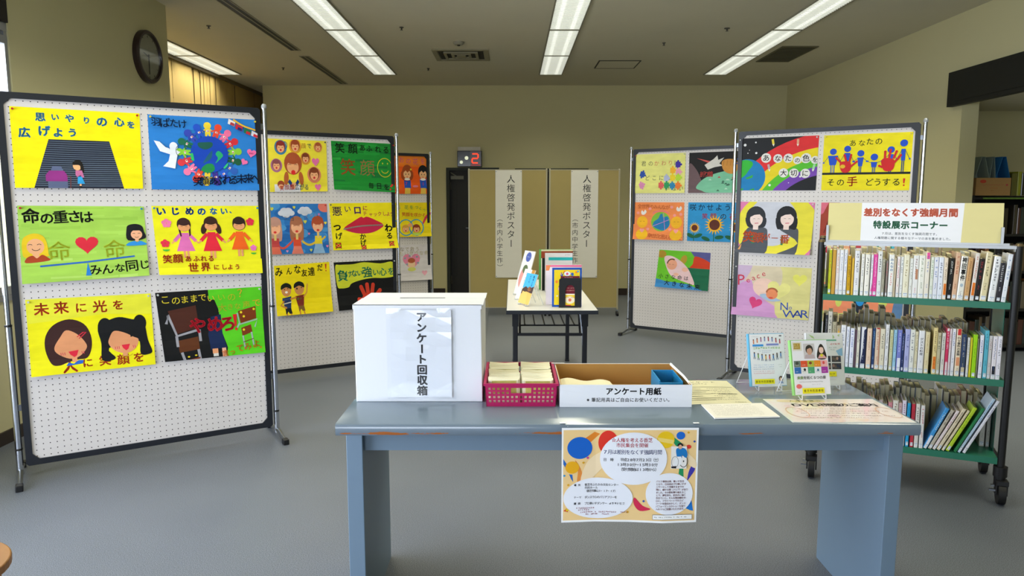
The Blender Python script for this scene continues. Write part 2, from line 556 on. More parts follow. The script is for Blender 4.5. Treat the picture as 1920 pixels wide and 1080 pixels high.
MB().tube([(0, 0, 0), (0, 0, -0.012), (0, 0, -0.03)], [0.06, 0.06, 0.042], 20).build('body', mat('detector_cream', '8f8b78', 0.6), e, smooth=True)
MB().tube([(0, 0, -0.03), (0, 0, -0.04)], 0.015, 10).build('sensor', mat('rim_dark', '2c2a20', 0.6), e)
# ------------------------------------------------------------------ flat artwork (painted and printed sheets)
_G = {}
def glyph(ch, bold):
    k = (ch, bold)
    if k not in _G:
        c = bpy.data.curves.new('glyph', 'FONT')
        c.body = ch
        c.size = 1
        c.resolution_u = 2
        o = bpy.data.objects.new('glyph', c)
        COL.objects.link(o)
        me = bpy.data.meshes.new_from_object(o.evaluated_get(bpy.context.evaluated_depsgraph_get()))
        me.calc_loop_triangles()
        vs = [(v.co.x, v.co.y) for v in me.vertices]
        ts = [tuple(t.vertices) for t in me.loop_triangles]
        bpy.data.objects.remove(o)
        bpy.data.curves.remove(c)
        bpy.data.meshes.remove(me)
        if vs and ord(ch) < 0x2000:
            cx = (min(v[0] for v in vs) + max(v[0] for v in vs)) / 2
        else:
            cx = 0.5
        _G[k] = ([(x - cx, y - 0.36) for x, y in vs], ts)
    return _G[k]
STEP = 0.00005
class Art:
    def __init__(s, W, H, bg, seed=1):
        s.W, s.H = W, H
        s.vv, s.tt, s.cc = [], [], []
        s.n = 0
        s.rnd = random.Random(seed)
        s.inc = 1
        if bg:
            s.R(0, 0, W, H, bg)
    def _put(s, pts, tris, col):
        s.n += s.inc
        o = len(s.vv)
        s.vv += [(p[0], p[1], s.n) for p in pts]
        c = (*lin(col), 1)
        for t in tris:
            s.tt.append((t[0] + o, t[1] + o, t[2] + o))
            s.cc.append(c)
        return s
    def P(s, pts, col, smooth=0, m=None):
        if m:
            pts = pts + [(2 * m - x, y) for x, y in reversed(pts)]
        if smooth:
            n = len(pts)
            q = []
            for i in range(n):
                p0, p1, p2, p3 = (Vector(pts[(i + j - 1) % n]) for j in range(4))
                for t in (0, 0.25, 0.5, 0.75):
                    q.append(tuple(0.5 * ((2 * p1) + (p2 - p0) * t + (2 * p0 - 5 * p1 + 4 * p2 - p3) * t * t + (3 * p1 - p0 - 3 * p2 + p3) * t ** 3)))
            pts = q
        tr = tessellate_polygon([[Vector((x, y, 0)) for x, y in pts]])
        return s._put(pts, tr, col)
    def R(s, x0, y0, x1, y1, col):
        return s._put([(x0, y0), (x1, y0), (x1, y1), (x0, y1)], [(0, 1, 2), (0, 2, 3)], col)
    def E(s, x, y, rx, ry, col, rot=0, a0=0, a1=360, n=22):
        c, si = math.cos(R(rot)), math.sin(R(rot))
        pts = [(x, y)]
        for i in range(n + 1):
            a = R(a0 + (a1 - a0) * i / n)
            u, v = rx * math.cos(a), ry * math.sin(a)
            pts.append((x + u * c - v * si, y + u * si + v * c))
        return s._put(pts, [(0, i, i + 1) for i in range(1, n + 1)], col)
    def L(s, pts, w_, col, smooth=0):
        if smooth:
            q = []
            n = len(pts)
            for i in range(n - 1):
                p0, p1, p2, p3 = Vector(pts[max(i - 1, 0)]), Vector(pts[i]), Vector(pts[i + 1]), Vector(pts[min(i + 2, n - 1)])
                for t in (0, 0.25, 0.5, 0.75):
                    q.append(tuple(0.5 * ((2 * p1) + (p2 - p0) * t + (2 * p0 - 5 * p1 + 4 * p2 - p3) * t * t + (3 * p1 - p0 - 3 * p2 + p3) * t ** 3)))
            pts = q + [pts[-1]]
        n = len(pts)
        vs = []
        for i in range(n):
            d = Vector(pts[min(i + 1, n - 1)]) - Vector(pts[max(i - 1, 0)])
            if d.length < 1e-9:
                d = Vector((1, 0))
            d.normalize()
            vs += [(pts[i][0] - d.y * w_ / 2, pts[i][1] + d.x * w_ / 2), (pts[i][0] + d.y * w_ / 2, pts[i][1] - d.x * w_ / 2)]
        tr = []
        for i in range(n - 1):
            tr += [(2 * i, 2 * i + 1, 2 * i + 3), (2 * i, 2 * i + 3, 2 * i + 2)]
        return s._put(vs, tr, col)
    def O(s, x, y, rx, ry, w_, col, rot=0):
        c, si = math.cos(R(rot)), math.sin(R(rot))
        return s.L([(x + rx * math.cos(a) * c - ry * math.sin(a) * si, y + rx * math.cos(a) * si + ry * math.sin(a) * c) for a in [i * math.pi / 12 for i in range(25)]], w_, col)
    def A(s, x, y, rx, ry, a0, a1, w_, col):
        return s.L([(x + rx * math.cos(R(a0 + (a1 - a0) * i / 10)), y + ry * math.sin(R(a0 + (a1 - a0) * i / 10))) for i in range(11)], w_, col)
    def Hh(s, x, y, k, col, rot=0):
        c, si = math.cos(R(rot)), math.sin(R(rot))
        pts = []
        for i in range(24):
            t = i * 2 * math.pi / 24
            u = 16 * math.sin(t) ** 3 / 16 * k
            v = -(13 * math.cos(t) - 5 * math.cos(2 * t) - 2 * math.cos(3 * t) - math.cos(4 * t)) / 16 * k
            pts.append((x + u * c - v * si, y + u * si + v * c))
        return s.P(pts, col)
    def g(s, ch, x, y, sz, col, bold=0.02, rot=0, sx=1.0):
        vs, ts = glyph(ch, 0)
        if bold > 0.006 and vs:
            k = 8 if bold > 0.03 else 4
            n_ = len(vs)
            off = [(bold * math.cos(2 * math.pi * (i + 0.5) / k), bold * math.sin(2 * math.pi * (i + 0.5) / k)) for i in range(k)]
            ts = [tuple(j + i * n_ for j in t) for i in range(k) for t in ts]
            vs = [(x_ + dx, y_ + dy) for dx, dy in off for x_, y_ in vs]
        c, si = math.cos(R(rot)), math.sin(R(rot))
        pts = []
        for u, v in vs:
            u, v = u * sz * sx, -v * sz
            pts.append((x + u * c - v * si, y + u * si + v * c))
        return s._put(pts, ts, col) if ts else s
    def T(s, txt, x, y, sz, col, bold=0.02, sp=None, dy=0, vert=False, jit=0.0, sx=1.0, rot=0):
        """x, y: centre of the first character; sp: advance; dy: drop per character"""
        sp = sp or sz
        cols = col if isinstance(col, (list, tuple)) else [col]
        n0 = s.n
        for i, ch in enumerate(txt):
            if ch != ' ':
                j = s.rnd.uniform
                px, py = (x + dy * i, y + sp * i) if vert else (x + sp * i, y + dy * i)
                r = rot + j(-1, 1) * jit * 6
                s.n = n0
                if vert and ch in 'ー（）〜':
                    s.g(ch, px, py, sz, cols[i % len(cols)], bold, 90, sx)
                else:
                    s.g(ch, px + j(-1, 1) * jit * sz * 0.06, py + j(-1, 1) * jit * sz * 0.08, sz * (1 + j(-1, 1) * jit * 0.09), cols[i % len(cols)], bold, r, sx * (1.3 if ord(ch) < 128 else 1))
        s.n = n0 + 1
        return s
    def M(s, x, y, n, sz, col, vert=False, gap=0.12):
        """marks standing in for writing too small to read"""
        n0 = s.n
        for i in range(n):
            px, py = (x, y + sz * i) if vert else (x + sz * i, y)
            k = sz * (1 - gap) / 2
            r = s.rnd.random()
            s.n = n0
            if r < 0.12:
                continue
            for _ in range(3):
                a = s.rnd.choice((0, 1))
                t = s.rnd.uniform(-k, k) * 0.8
                h = sz * 0.07
                s.n = n0
                if a:
                    s.R(px - k * 0.85, py + t - h, px + k * s.rnd.uniform(0.4, 0.9), py + t + h, col)
                else:
                    s.R(px + t - h, py - k * 0.9, px + t + h, py + k * s.rnd.uniform(0.3, 0.9), col)
        s.n = n0 + 1
        return s
    def mesh(s, name, fmap, m, slices=0, thick=0.0006, back='e9e7e2'):
        """fmap(u, v, lift) -> point; u,v in 0..1 (v down). Returns a mesh object of the sheet with its print."""
        bm = bmesh.new()
        cl = bm.loops.layers.float_color.new('Col')
        W, H = s.W, s.H
        def addtris(V, T, C):
            vs = [bm.verts.new((x, y, z)) for x, y, z in V]
            for t, c in zip(T, C):
                try:
                    f = bm.faces.new([vs[i] for i in t])
                except ValueError:
                    continue
                for lp in f.loops:
                    lp[cl] = c
        addtris(s.vv, s.tt, s.cc)
        e = 1e-4
        for co, no, on in (((0, 0, 0), (-1, 0, 0), 1), ((W, 0, 0), (1, 0, 0), 1), ((0, 0, 0), (0, -1, 0), 1), ((0, H, 0), (0, 1, 0), 1)):
            bmesh.ops.bisect_plane(bm, geom=bm.verts[:] + bm.edges[:] + bm.faces[:], plane_co=co, plane_no=no, clear_outer=True, dist=1e-6)
        n = max(slices, 1)
        kx = 4 if slices else 1
        def cut(co, no):
            bmesh.ops.bisect_plane(bm, geom=bm.verts[:] + bm.edges[:] + bm.faces[:], plane_co=co, plane_no=no, dist=1e-6)
        if slices:
            for i in range(1, n):
                cut((0, H * i / n, 0), (0, 1, 0))
            for i in range(1, kx):
                cut((W * i / kx, 0, 0), (1, 0, 0))
            for q in range(-n + 1, kx):
                # cell diagonals x*kx/W - y*n/H = q
                cut((W * q / kx, 0, 0), Vector((kx / W, -n / H, 0)).normalized())
        nodes = {}
        def node(i, j):
            if (i, j) not in nodes:
                nodes[(i, j)] = Vector(fmap(i / kx, j / n, 0.0))
            return nodes[(i, j)]
        lift = (Vector(fmap(0.5, 0.5, 1.0)) - Vector(fmap(0.5, 0.5, 0.0)))
        for v in bm.verts:
            gx_, gy_ = v.co.x / W * kx, v.co.y / H * n
            i, j = min(max(int(gx_), 0), kx - 1), min(max(int(gy_), 0), n - 1)
            fx, fy = gx_ - i, gy_ - j
            p00, p11 = node(i, j), node(i + 1, j + 1)
            if fx >= fy:
                p = p00 + (node(i + 1, j) - p00) * fx + (p11 - node(i + 1, j)) * fy
            else:
                p = p00 + (node(i, j + 1) - p00) * fy + (p11 - node(i, j + 1)) * fx
            v.co = p + lift * (v.co.z * STEP)
        # the sheet's own back and edges
        bc = (*lin(back), 1)
        rows = [[bm.verts.new(fmap(i / kx, j / n, -thick)) for i in range(kx + 1)] for j in range(n + 1)]
        rows2 = [[bm.verts.new(fmap(i / kx, j / n, 0.0)) for i in range(kx + 1)] for j in range(n + 1)]
        fs = []
        for j in range(n):
            for i in range(kx):
                fs.append(bm.faces.new((rows[j][i], rows[j][i + 1], rows[j + 1][i + 1], rows[j + 1][i])))
            fs.append(bm.faces.new((rows[j][0], rows[j + 1][0], rows2[j + 1][0], rows2[j][0])))
            fs.append(bm.faces.new((rows[j][kx], rows2[j][kx], rows2[j + 1][kx], rows[j + 1][kx])))
        for i in range(kx):
            fs.append(bm.faces.new((rows[0][i], rows2[0][i], rows2[0][i + 1], rows[0][i + 1])))
            fs.append(bm.faces.new((rows[n][i], rows[n][i + 1], rows2[n][i + 1], rows2[n][i])))
        for f in fs:
            for lp in f.loops:
                lp[cl] = bc
        me = bpy.data.meshes.new(name)
        bm.to_mesh(me)
        bm.free()
        me.materials.append(m)
        o = bpy.data.objects.new(name, me)
        COL.objects.link(o)
        return o

# ------------------------------------------------------------------ display boards
PINC = {'r': ('pin_red', 'b3262a'), 'b': ('pin_blue', '2f7fb8'), 'y': ('pin_yellow', 'cdbb45'), 'w': ('pin_clear', 'b9bdb8'), 'k': ('pin_dark', '2c4360')}
def pin(parent, x, y, z, k):
    nm, c = PINC[k]
    MB().tube([(x, y, z), (x, y - 0.002, z), (x, y - 0.009, z), (x, y - 0.012, z)], [0.0045, 0.0055, 0.0035, 0.0055], 8).build('push_pin', mat(nm, c, 0.3), parent)
def board(A, B, label, group='pegboard display stands'):
    dx, dy = B[0] - A[0], B[1] - A[1]
    a = math.atan2(dy, dx)
    L = math.hypot(dx, dy)
    e = empty('display_board', label, 'display board', (A[0], A[1], 0), a, group)
    u0, u1, z0, z1, fw = 0.026, L - 0.026, 0.062, 1.915, 0.030
    k = 0.028
    def oct_(u0, u1, z0, z1, k):
        return [(u0 + k, z0), (u1 - k, z0), (u1, z0 + k), (u1, z1 - k), (u1 - k, z1), (u0 + k, z1), (u0, z1 - k), (u0, z0 + k)]
    MB().prism(oct_(u0 + fw, u1 - fw, z0 + fw, z1 - fw, k), 'y', -0.006, 0.006).build('pegboard_panel', M_PEG, e)
    o, i = oct_(u0, u1, z0, z1, 0.012), oct_(u0 + fw, u1 - fw, z0 + fw, z1 - fw, k)
    b = MB()
    vs = [(p[0], y, p[1]) for y in (-0.014, 0.014) for ring_ in (o, i) for p in ring_]
    fs = []
    for q in range(8):
        r = (q + 1) % 8
        fs += [(q, r, 8 + r, 8 + q), (16 + q, 24 + q, 24 + r, 16 + r), (q, 16 + q, 16 + r, r), (8 + q, 8 + r, 24 + r, 24 + q)]
    b.add(vs, fs)
    b.build('frame', M_FRAME, e)
    for x, sd in ((0, -1), (L, 1)):
        p = MB().tube([(x, 0, 0.02), (x, 0, 0.78)], 0.0155, 14).tube([(x, 0, 0.78), (x, 0, 1.918)], 0.0125, 14).build('pole', M_CHROME, e, smooth=True)
        for z_ in (0.778, 0.148):
            MB().tube([(x, 0, z_), (x, 0, z_ + 0.01)], 0.0165, 12).build('joint_ring', M_BLACK, p)
        MB().tube([(x, 0, 1.915), (x, 0, 1.930), (x, 0, 1.940)], [0.0155, 0.0155, 0.009], 12).build('pole_cap', mat('cap_grey', '9a9ea4', 0.3, 0.3), p, smooth=True)
        for z in (0.35, 1.80):
            MB().box(min(x, x - sd * 0.030), max(x, x - sd * 0.030), -0.006, 0.006, z, z + 0.03).build('bracket', M_STEEL, p)
        f = MB().tube([(x, -0.185, 0.018), (x, -0.14, 0.022), (x, -0.05, 0.036), (x, 0, 0.040), (x, 0.05, 0.036), (x, 0.14, 0.022), (x, 0.185, 0.018)], 0.0125, 10).build('foot', M_STEEL, e, smooth=True)
        for y_ in (-0.21, 0.165):
            MB().box(x - 0.016, x + 0.016, y_, y_ + 0.045, 0, 0.032).build('rubber_tip', M_BLACK, f, bevel=0.004)
    return e, a, A
def poster(bd, art, name, label, cs, curl=(0.008, 0.012), pins='rr', wave=0.004, cat='poster', m=None, ph=0.0):
    """cs: corners TL, TR, BR, BL on the board as (u, z); curl: how far the lower corners stand off the board (left, right)"""
    e, ang, A = bd
    (a, b, c, d) = cs
    u0, z0 = (a[0] + b[0]) / 2, min(c[1], d[1])
    def fm(u, v, lift):
        x = (a[0] * (1 - u) + b[0] * u) * (1 - v) + (d[0] * (1 - u) + c[0] * u) * v
        z = (a[1] * (1 - u) + b[1] * u) * (1 - v) + (d[1] * (1 - u) + c[1] * u) * v
        k = (curl[0] * (1 - u) + curl[1] * u) * v ** 3 + wave * v * (math.sin(2.6 * math.pi * v + ph + 1.3 * u) ** 2) * 1.2
        return Vector((x - u0, -(0.0075 + k + lift), z - z0))
    o = art.mesh(name, fm, m or M_PRINT, slices=10)
    ca, sa = math.cos(ang), math.sin(ang)
    o.location = (A[0] + ca * u0, A[1] + sa * u0, z0)
    o.rotation_euler = (0, 0, ang)
    tag(o, label, cat)
    for (p, q), k in zip(((a, 0.012), (b, -0.012)), pins):
        if k != '-':
            pin(o, p[0] + q - u0, -0.010, p[1] - 0.012 - z0, k)
    return o
def cs(u0, u1, z1, z0):
    return ((u0, z1), (u1, z1), (u1, z0), (u0, z0))

# --- shared little figures
def smile(a, x, y, r, c='30302c', w_=0.5):
    a.A(x - r * 0.42, y - r * 0.02, r * 0.2, r * 0.14, 200, 340, w_, c)
    a.A(x + r * 0.42, y - r * 0.02, r * 0.2, r * 0.14, 200, 340, w_, c)
def face(a, x, y, r, skin, hair, mouth='c8202c'):
    a.E(x, y - r * 0.15, r * 1.12, r * 1.15, hair)
    a.E(x, y + r * 0.15, r * 0.85, r * 0.82, skin)
    a.E(x, y - r * 0.75, r * 0.95, r * 0.45, hair)
    smile(a, x, y + r * 0.15, r, '5a3428', r * 0.08)
    a.E(x, y + r * 0.5, r * 0.24, r * 0.2, mouth)

# ================================================= board A
bA = board((-2.486, 3.504), (-1.407, 4.179), 'pegboard display stand with six paintings, nearest the windows and the clock wall')
a = Art(100, 70, 'f4e600', 1)
for ch, x, y, s_ in (('思', 22, 8, 8), ('い', 33, 7.5, 6.5), ('や', 44, 8, 7.5), ('り', 57, 9, 6.5), ('の', 69, 9.5, 9.5), ('心', 83, 9, 8.5), ('を', 92.5, 11, 7), ('広', 9.5, 22, 9), ('げ', 24, 20, 9.5), ('よ', 34.5, 21, 8.5), ('う', 45.5, 20.5, 8)):
    a.g(ch, x, y, s_, '3d8fc0', 0.045)
a.P([(27, 27), (74, 27), (84, 70), (14, 70)], '1f2433')
for i in range(22):
    t = i / 22
    y = 28.5 + 41 * t
    x0, x1 = 27 - 13 * (y - 27) / 43, 74 + 10 * (y - 27) / 43
    a.L([(x0, y), ((x0 + x1) / 2, y + 0.3), (x1, y)], 0.5 + 0.3 * t, '5d6b7c')
a.P([(27, 55), (28.5, 50.5), (35, 50.5), (37, 55)], '5c6585')
a.P([(23, 64), (23, 58.5), (26, 54.5), (37, 54.5), (39.5, 58.5), (39.5, 64)], '8f2f80')
a.R(24.5, 64, 39.5, 70, '5c6585')
a.L([(39, 59.5), (42, 59.5), (41.5, 70)], 0.8, '6b3a3a')
a.E(47.5, 50, 3.3, 4, 'f0b07a')
a.P([(44, 49), (45, 46), (48, 44.5), (51, 46), (52.5, 51), (52.5, 56), (50, 55), (49.5, 49.5)], '17130f', 1)
a.P([(46, 54), (51, 54), (52.5, 60), (50.5, 60.5), (49.8, 58), (47, 60), (45.8, 58)], 'c16a98')
a.P([(47.5, 59.5), (50.5, 59.5), (52.8, 66), (47, 66)], '2f9fdc')
a.R(48.6, 66, 50, 68, 'f0b07a').R(48.4, 68, 50.4, 69.6, '101010')
poster(bA, a, 'poster_painting', 'yellow painting of a girl beside grey stone stairs', ((0.078, 1.848), (0.637, 1.848), (0.632, 1.459), (0.076, 1.459)), (0.006, 0.010), 'rr')

a = Art(100, 70, '2a7fd0', 2)
gx, gy, gr = 53.5, 35.5, 17.5
cols = ['f0d23a', 'e8482f', 'f0719f', 'd52f3a', '8ccc3a', '1d5a3a', '2f62b8', '2a5fd0', '3f2f90', 'efcf3a', 'e04434', 'f07aa8', 'd83a44', '8ccf38', '1c6a4c', '3446b0', '2352c4']
for i, c in enumerate(cols):
    th = R(-92 + i * 360 / len(cols))
    ux, uy = math.cos(th), math.sin(th)
    px, py = -uy, ux
    def q(r_, t_):
        return (gx + ux * r_ + px * t_, gy + uy * r_ + py * t_)
    a.E(*q(27.5, 0), 3.4, 3.4, c)
    a.P([q(25.5, -1.8), q(25.5, 1.8), q(21, 2.6), q(17.4, 2.6), q(17.4, 0.9), q(19.8, 0), q(17.4, -0.9), q(17.4, -2.6), q(21, -2.6)], c)
    a.L([q(24.5, -1.5), q(21.5, -5)], 1.3, c).L([q(24.5, 1.5), q(21.5, 5)], 1.3, c)
    a.P([q(23.3, -1.2), q(23.3, 1.2), q(21.6, 1.2), q(21.6, -1.2)], 'ece6e0')
    a.E(*q(22.4, 0.4), 0.6, 0.6, 'c8323a')
a.E(gx, gy, gr, gr, '1646b8', n=36)
a.P([(43, 25), (49, 24), (56, 24), (56, 28), (50, 31), (44, 29)], '1d5a50', 1)
a.P([(47, 44), (52, 36), (56, 32), (55, 39), (50, 43)], '1f5f78', 1)
a.P([(59, 35), (62, 32), (66, 36), (63, 40), (58.5, 44), (61, 39)], '29b070', 1)
a.P([(45, 50), (50, 45), (56, 45), (57.5, 50), (54, 53), (48, 53)], '1f8a48', 1)
a.P([(36, 36), (38, 35), (39, 42), (36.5, 41)], '32c06a', 1)
a.P([(66, 48), (70, 43.5), (70, 46), (67, 49)], '32c080', 1)
a.P([(4, 24), (9, 25), (14, 30), (17, 31), (19, 37), (9, 34)], 'e8ecf4').E(21, 29, 3.6, 4, 'e8ecf4').P([(17.5, 31), (25, 33), (21.5, 50), (11, 48), (16, 43), (17.5, 37)], 'e8ecf4').P([(22, 33), (27, 34), (24, 37), (21, 38)], 'e8ecf4')
a.A(26, 33, 3, 5, 90, 260, 0.5, '42506a')
a.Hh(93.5, 33, 4.6, 'f070a8', 12).Hh(86, 42, 3.4, 'f070a8', 30)
a.T('no', 92.3, 33, 3.2, 'c0305c', 0.01, 2)
a.L([(77, 1), (86, 6.5), (100, 11)], 1.6, 'e9b62c', 1)
for x, y, c1, c2 in ((76, 3, 'e8e4e0', 'b43a40'), (83, 7.5, 'c42a3a', '1c2c70'), (91, 11, '1b7048', 'c42a3a'), (98, 13.5, 'd8d8e0', 'c42a3a')):
    a.P([(x - 3.4, y - 2.6), (x + 3.0, y + 0.4), (x + 1.8, y + 4.8), (x - 4.4, y + 2.2)], c1).P([(x - 1.5, y + 0.4), (x + 2.2, y + 2), (x + 1.8, y + 4.6), (x - 2.4, y + 3)], c2)
a.T('羽ばたけ', 6.5, 6.5, 9, '14203c', 0.012, 8.0, 0.4, jit=1)
a.T('笑顔あふれる未来へ', 41, 62, 9.5, '131f3f', 0.012, 6.9, -0.5, jit=1)
poster(bA, a, 'poster_painting', 'blue painting of colourful children ringed around the globe with a white angel', ((0.674, 1.846), (1.228, 1.849), (1.224, 1.454), (0.673, 1.456)), (0.006, 0.008), 'yy', ph=1)

a = Art(100, 70, 'a4cf52', 3)
for i in range(46):
    x, y = a.rnd.uniform(-10, 90), a.rnd.uniform(1, 69)
    wd = a.rnd.uniform(12, 45)
    a.inc = 0.25
    a.L([(x, y), (x + wd * 0.5, y + 0.5), (x + wd, y)], a.rnd.uniform(1.0, 3.4), a.rnd.choice(['acd65a', '9fcb4e', 'a8d256', 'b4d968', '9cc84c']))
a.inc = 1
a.n += 1
for ch, x, y, s_ in (('命', 9.5, 9.5, 14), ('の', 21.5, 11.5, 11.5), ('重', 32, 10.5, 12.5), ('さ', 42.5, 10, 12), ('は', 52, 10.5, 12)):
    a.g(ch, x, y, s_, '15170f', 0.03, -3)
for ch, x, y, s_ in (('み', 56, 61, 11), ('ん', 66, 61, 10.5), ('な', 76, 60.5, 9), ('同', 86, 59, 12), ('じ', 96.5, 58.5, 10)):
    a.g(ch, x, y, s_, '15170f', 0.02, -3)
for x in (29, 73):
    a.g('命', x, 42, 19, 'c8d63a', 0.01, -2)
a.Hh(51, 36, 9.2, 'd92a3c')
a.L([(14, 55), (50, 53), (89, 49.5)], 1.6, '2a62b4')
a.P([(50.5, 53.5), (53, 66), (48.5, 66)], '2a7fd0')
a.P([(2, 31), (5, 27), (11, 25), (17, 27), (20, 33), (21, 44), (20.5, 46), (4, 47), (1.5, 40)], 'e6c21c', 1)
a.E(11.5, 37, 6.6, 7.2, 'e9ab7c').R(9, 43, 14, 48, 'e9ab7c')
a.P([(4, 51.5), (4.5, 47), (9, 45), (12, 47.5), (16, 44.5), (20, 47), (21, 50)], 'a8401c', 1)
smile(a, 11, 36, 8); a.A(11.8, 38.5, 3, 2, 10, 170, 0.5, '30201c')
a.P([(84, 22), (86, 18.5), (92, 17.5), (97, 19.5), (98.5, 25), (99, 32), (84.5, 33.5)], '14151a', 1)
a.E(92, 28, 4.8, 4.8, 'f0b28a').R(90.5, 31, 93.5, 35, 'f0b28a').P([(87.5, 24), (97, 24), (96, 21), (88, 21)], '14151a')
a.P([(83.5, 39), (85, 36), (90, 34.5), (92, 35.8), (94.5, 34.5), (98, 36), (99.5, 38.5)], '2f90d8', 1)
smile(a, 92, 27.6, 5.4, w_=0.4); a.A(92, 30, 1.6, 1, 10, 170, 0.4, '30201c')
poster(bA, a, 'poster_painting', 'light green painting of a seesaw with a red heart between two girls', ((0.077, 1.373), (0.63, 1.366), (0.636, 1.000), (0.072, 0.988)), (0.012, 0.016), 'rb', ph=0.5)

a = Art(100, 70, 'efe81c', 4)
for ch, x, y, s_, c in (('い', 8, 5.5, 9, '1f58b0'), ('じ', 20.5, 5.5, 8.5, '1f4fa8'), ('め', 33.5, 5.5, 8.5, '1c4aa0'), ('の', 44.5, 5.8, 8.5, '2470c0'), ('な', 55.5, 5.5, 7.5, '2f86c8'), ('い', 65.5, 5.5, 7.5, '3080c0'), ('、', 73.5, 5, 6, '3080c0')):
    a.g(ch, x, y, s_, c, 0.05)
def girl(x, y, k, dress, hair, kind):
    a.R(x - 2.6 * k, y + 26 * k, x - 0.4 * k, y + 33 * k, 'e9a06c').R(x + 0.6 * k, y + 26 * k, x + 2.8 * k, y + 33 * k, 'e9a06c')
    a.L([(x - 4 * k, y + 9 * k), (x - 10 * k, y + 16 * k)], 3.2 * k, dress).L([(x + 4 * k, y + 9 * k), (x + 10 * k, y + 16 * k)], 3.2 * k, dress)
    a.L([(x - 9.5 * k, y + 15.5 * k), (x - 12.5 * k, y + 18 * k)], 1.4 * k, 'e9a06c').L([(x + 9.5 * k, y + 15.5 * k), (x + 12.5 * k, y + 18 * k)], 1.4 * k, 'e9a06c')
    a.P([(x - 3.6 * k, y + 7.5 * k), (x + 3.6 * k, y + 7.5 * k), (x + 4 * k, y + 13 * k), (x + 8.5 * k, y + 26 * k), (x - 8.5 * k, y + 26 * k), (x - 4 * k, y + 13 * k)], dress)
    if kind == 0:
        a.P([(x - 6 * k, y), (x - 4 * k, y + 1), (x - 2.6 * k, y + 11 * k), (x - 4 * k, y + 11 * k)], hair).P([(x + 6 * k, y), (x + 4 * k, y + 1), (x + 4.2 * k, y + 11 * k), (x + 5.6 * k, y + 10 * k)], hair)
    if kind == 1:
        a.E(x - 6.4 * k, y + 4 * k, 2.6 * k, 5.5 * k, hair, 15).E(x + 6.4 * k, y + 4 * k, 2.6 * k, 5.5 * k, hair, -15)
    if kind == 2:
        a.E(x, y + 0.6 * k, 6.4 * k, 5.6 * k, hair)
    a.E(x, y - 1 * k, 6.4 * k, 7 * k, hair).E(x, y + 1.6 * k, 5.6 * k, 4.2 * k, 'e9a06c').E(x, y - 3.6 * k, 5.9 * k, 3.8 * k, hair)
    smile(a, x, y + 1.6 * k, 5 * k, '7a4a34', 0.35)
girl(27, 20, 1.0, 'dd6fb0', '3a2020', 0)
girl(52, 19, 1.05, 'e0283c', '3c2418', 1)
girl(79, 19, 1.0, 'f0641c', '332018', 2)
def flower(x, y, r, c):
    for i in range(5):
        t = R(-90 + 72 * i)
        a.E(x + r * 0.6 * math.cos(t), y + r * 0.6 * math.sin(t), r * 0.5, r * 0.5, c)
flower(11.5, 17.5, 4.2, 'f07aa8'); flower(90, 16.5, 3.8, 'e03048'); flower(8.5, 38, 3.8, 'e03048'); flower(92, 43.5, 3, 'f07ac0')
a.E(8.8, 44, 3.2, 1.9, '3fb03c', 0, 0, 180).E(92, 48.5, 2.8, 1.7, '3fb03c', 0, 0, 180)
for ch, x, y, s_ in (('笑', 9, 54, 9), ('顔', 18.5, 53.5, 9.5), ('あ', 28, 54, 6.5), ('ふ', 35.5, 54, 6.5), ('れ', 42.5, 54, 6.5), ('る', 49.5, 54, 6.5), ('世', 32, 63, 10), ('界', 43.5, 62.5, 9.5), ('に', 54, 63, 6), ('し', 61.5, 63, 6), ('よ', 67.5, 63, 6), ('う', 74.5, 63, 6)):
    a.g(ch, x, y, s_, 'b4361c', 0.03)
poster(bA, a, 'poster_painting', 'yellow painting of three girls holding hands in pink, red and orange dresses', ((0.666, 1.369), (1.221, 1.367), (1.222, 0.982), (0.684, 1.000)), (0.018, 0.012), 'bb', ph=2)

a = Art(100, 70, 'efe60f', 5)
a.P([(0, 0), (100, 0), (100, 20), (60, 17), (0, 22)], 'e6e236')
for ch, x, y, s_ in (('未', 11.5, 9.5, 12), ('来', 26.5, 9, 12), ('に', 42, 10, 10), ('光', 57, 10, 12), ('を', 72, 9.5, 10), ('人', 30, 64, 12), ('に', 44, 62, 9), ('笑', 58, 61.5, 10), ('顔', 73, 62, 10.5), ('を', 86, 61.5, 10)):
    a.g(ch, x, y, s_, 'c4431c', 0.03, -1)
a.P([(16, 60), (12, 47), (13, 34), (20, 24), (32, 20), (43, 25), (48, 36), (48, 48), (44, 57), (36, 58), (28, 60), (22, 62)], '3a1f1c', 1)
a.P([(29, 30), (37, 34), (43, 42), (44, 48), (38, 55), (30, 56.5), (21, 51), (19, 45), (24, 36)], 'e0986a', 1)
a.L([(37, 37), (42, 33), (44.5, 33), (41, 36.5), (38.5, 38.5)], 0.8, 'd0283c')
a.R(32, 55, 36, 60, 'e0986a').P([(27, 63), (29, 60), (33, 61.5), (37, 58.5), (41, 59), (40, 62)], '2460c0')
a.P([(29.5, 50), (37.5, 49), (36, 54), (34, 55.5), (31, 53)], 'd8263c')
for x in (23.5, 25, 26.5, 40, 41.5):
    a.L([(x, 50.5), (x + 0.3, 53)], 0.5, 'c83050')
a.E(60, 30, 6, 9, '111214').E(89, 28, 5.5, 8, '111214')
a.P([(54, 30), (62, 24), (72, 21), (83, 24), (92, 26), (95, 45), (98, 56), (95, 59), (88, 58), (86, 44), (62, 50), (67, 60), (56, 61), (56, 45)], '111214', 1)
a.P([(67, 34), (75, 36), (83, 41), (87, 44), (84, 52), (76, 56), (67, 53), (62, 46), (63, 40)], 'e0986a', 1)
a.P([(70, 34), (80, 37), (80.5, 41), (84, 40), (78, 33)], '111214')
a.R(73, 55, 77, 59, 'e0986a').A(76, 57, 5, 2, 0, 180, 0.5, 'c8a020')
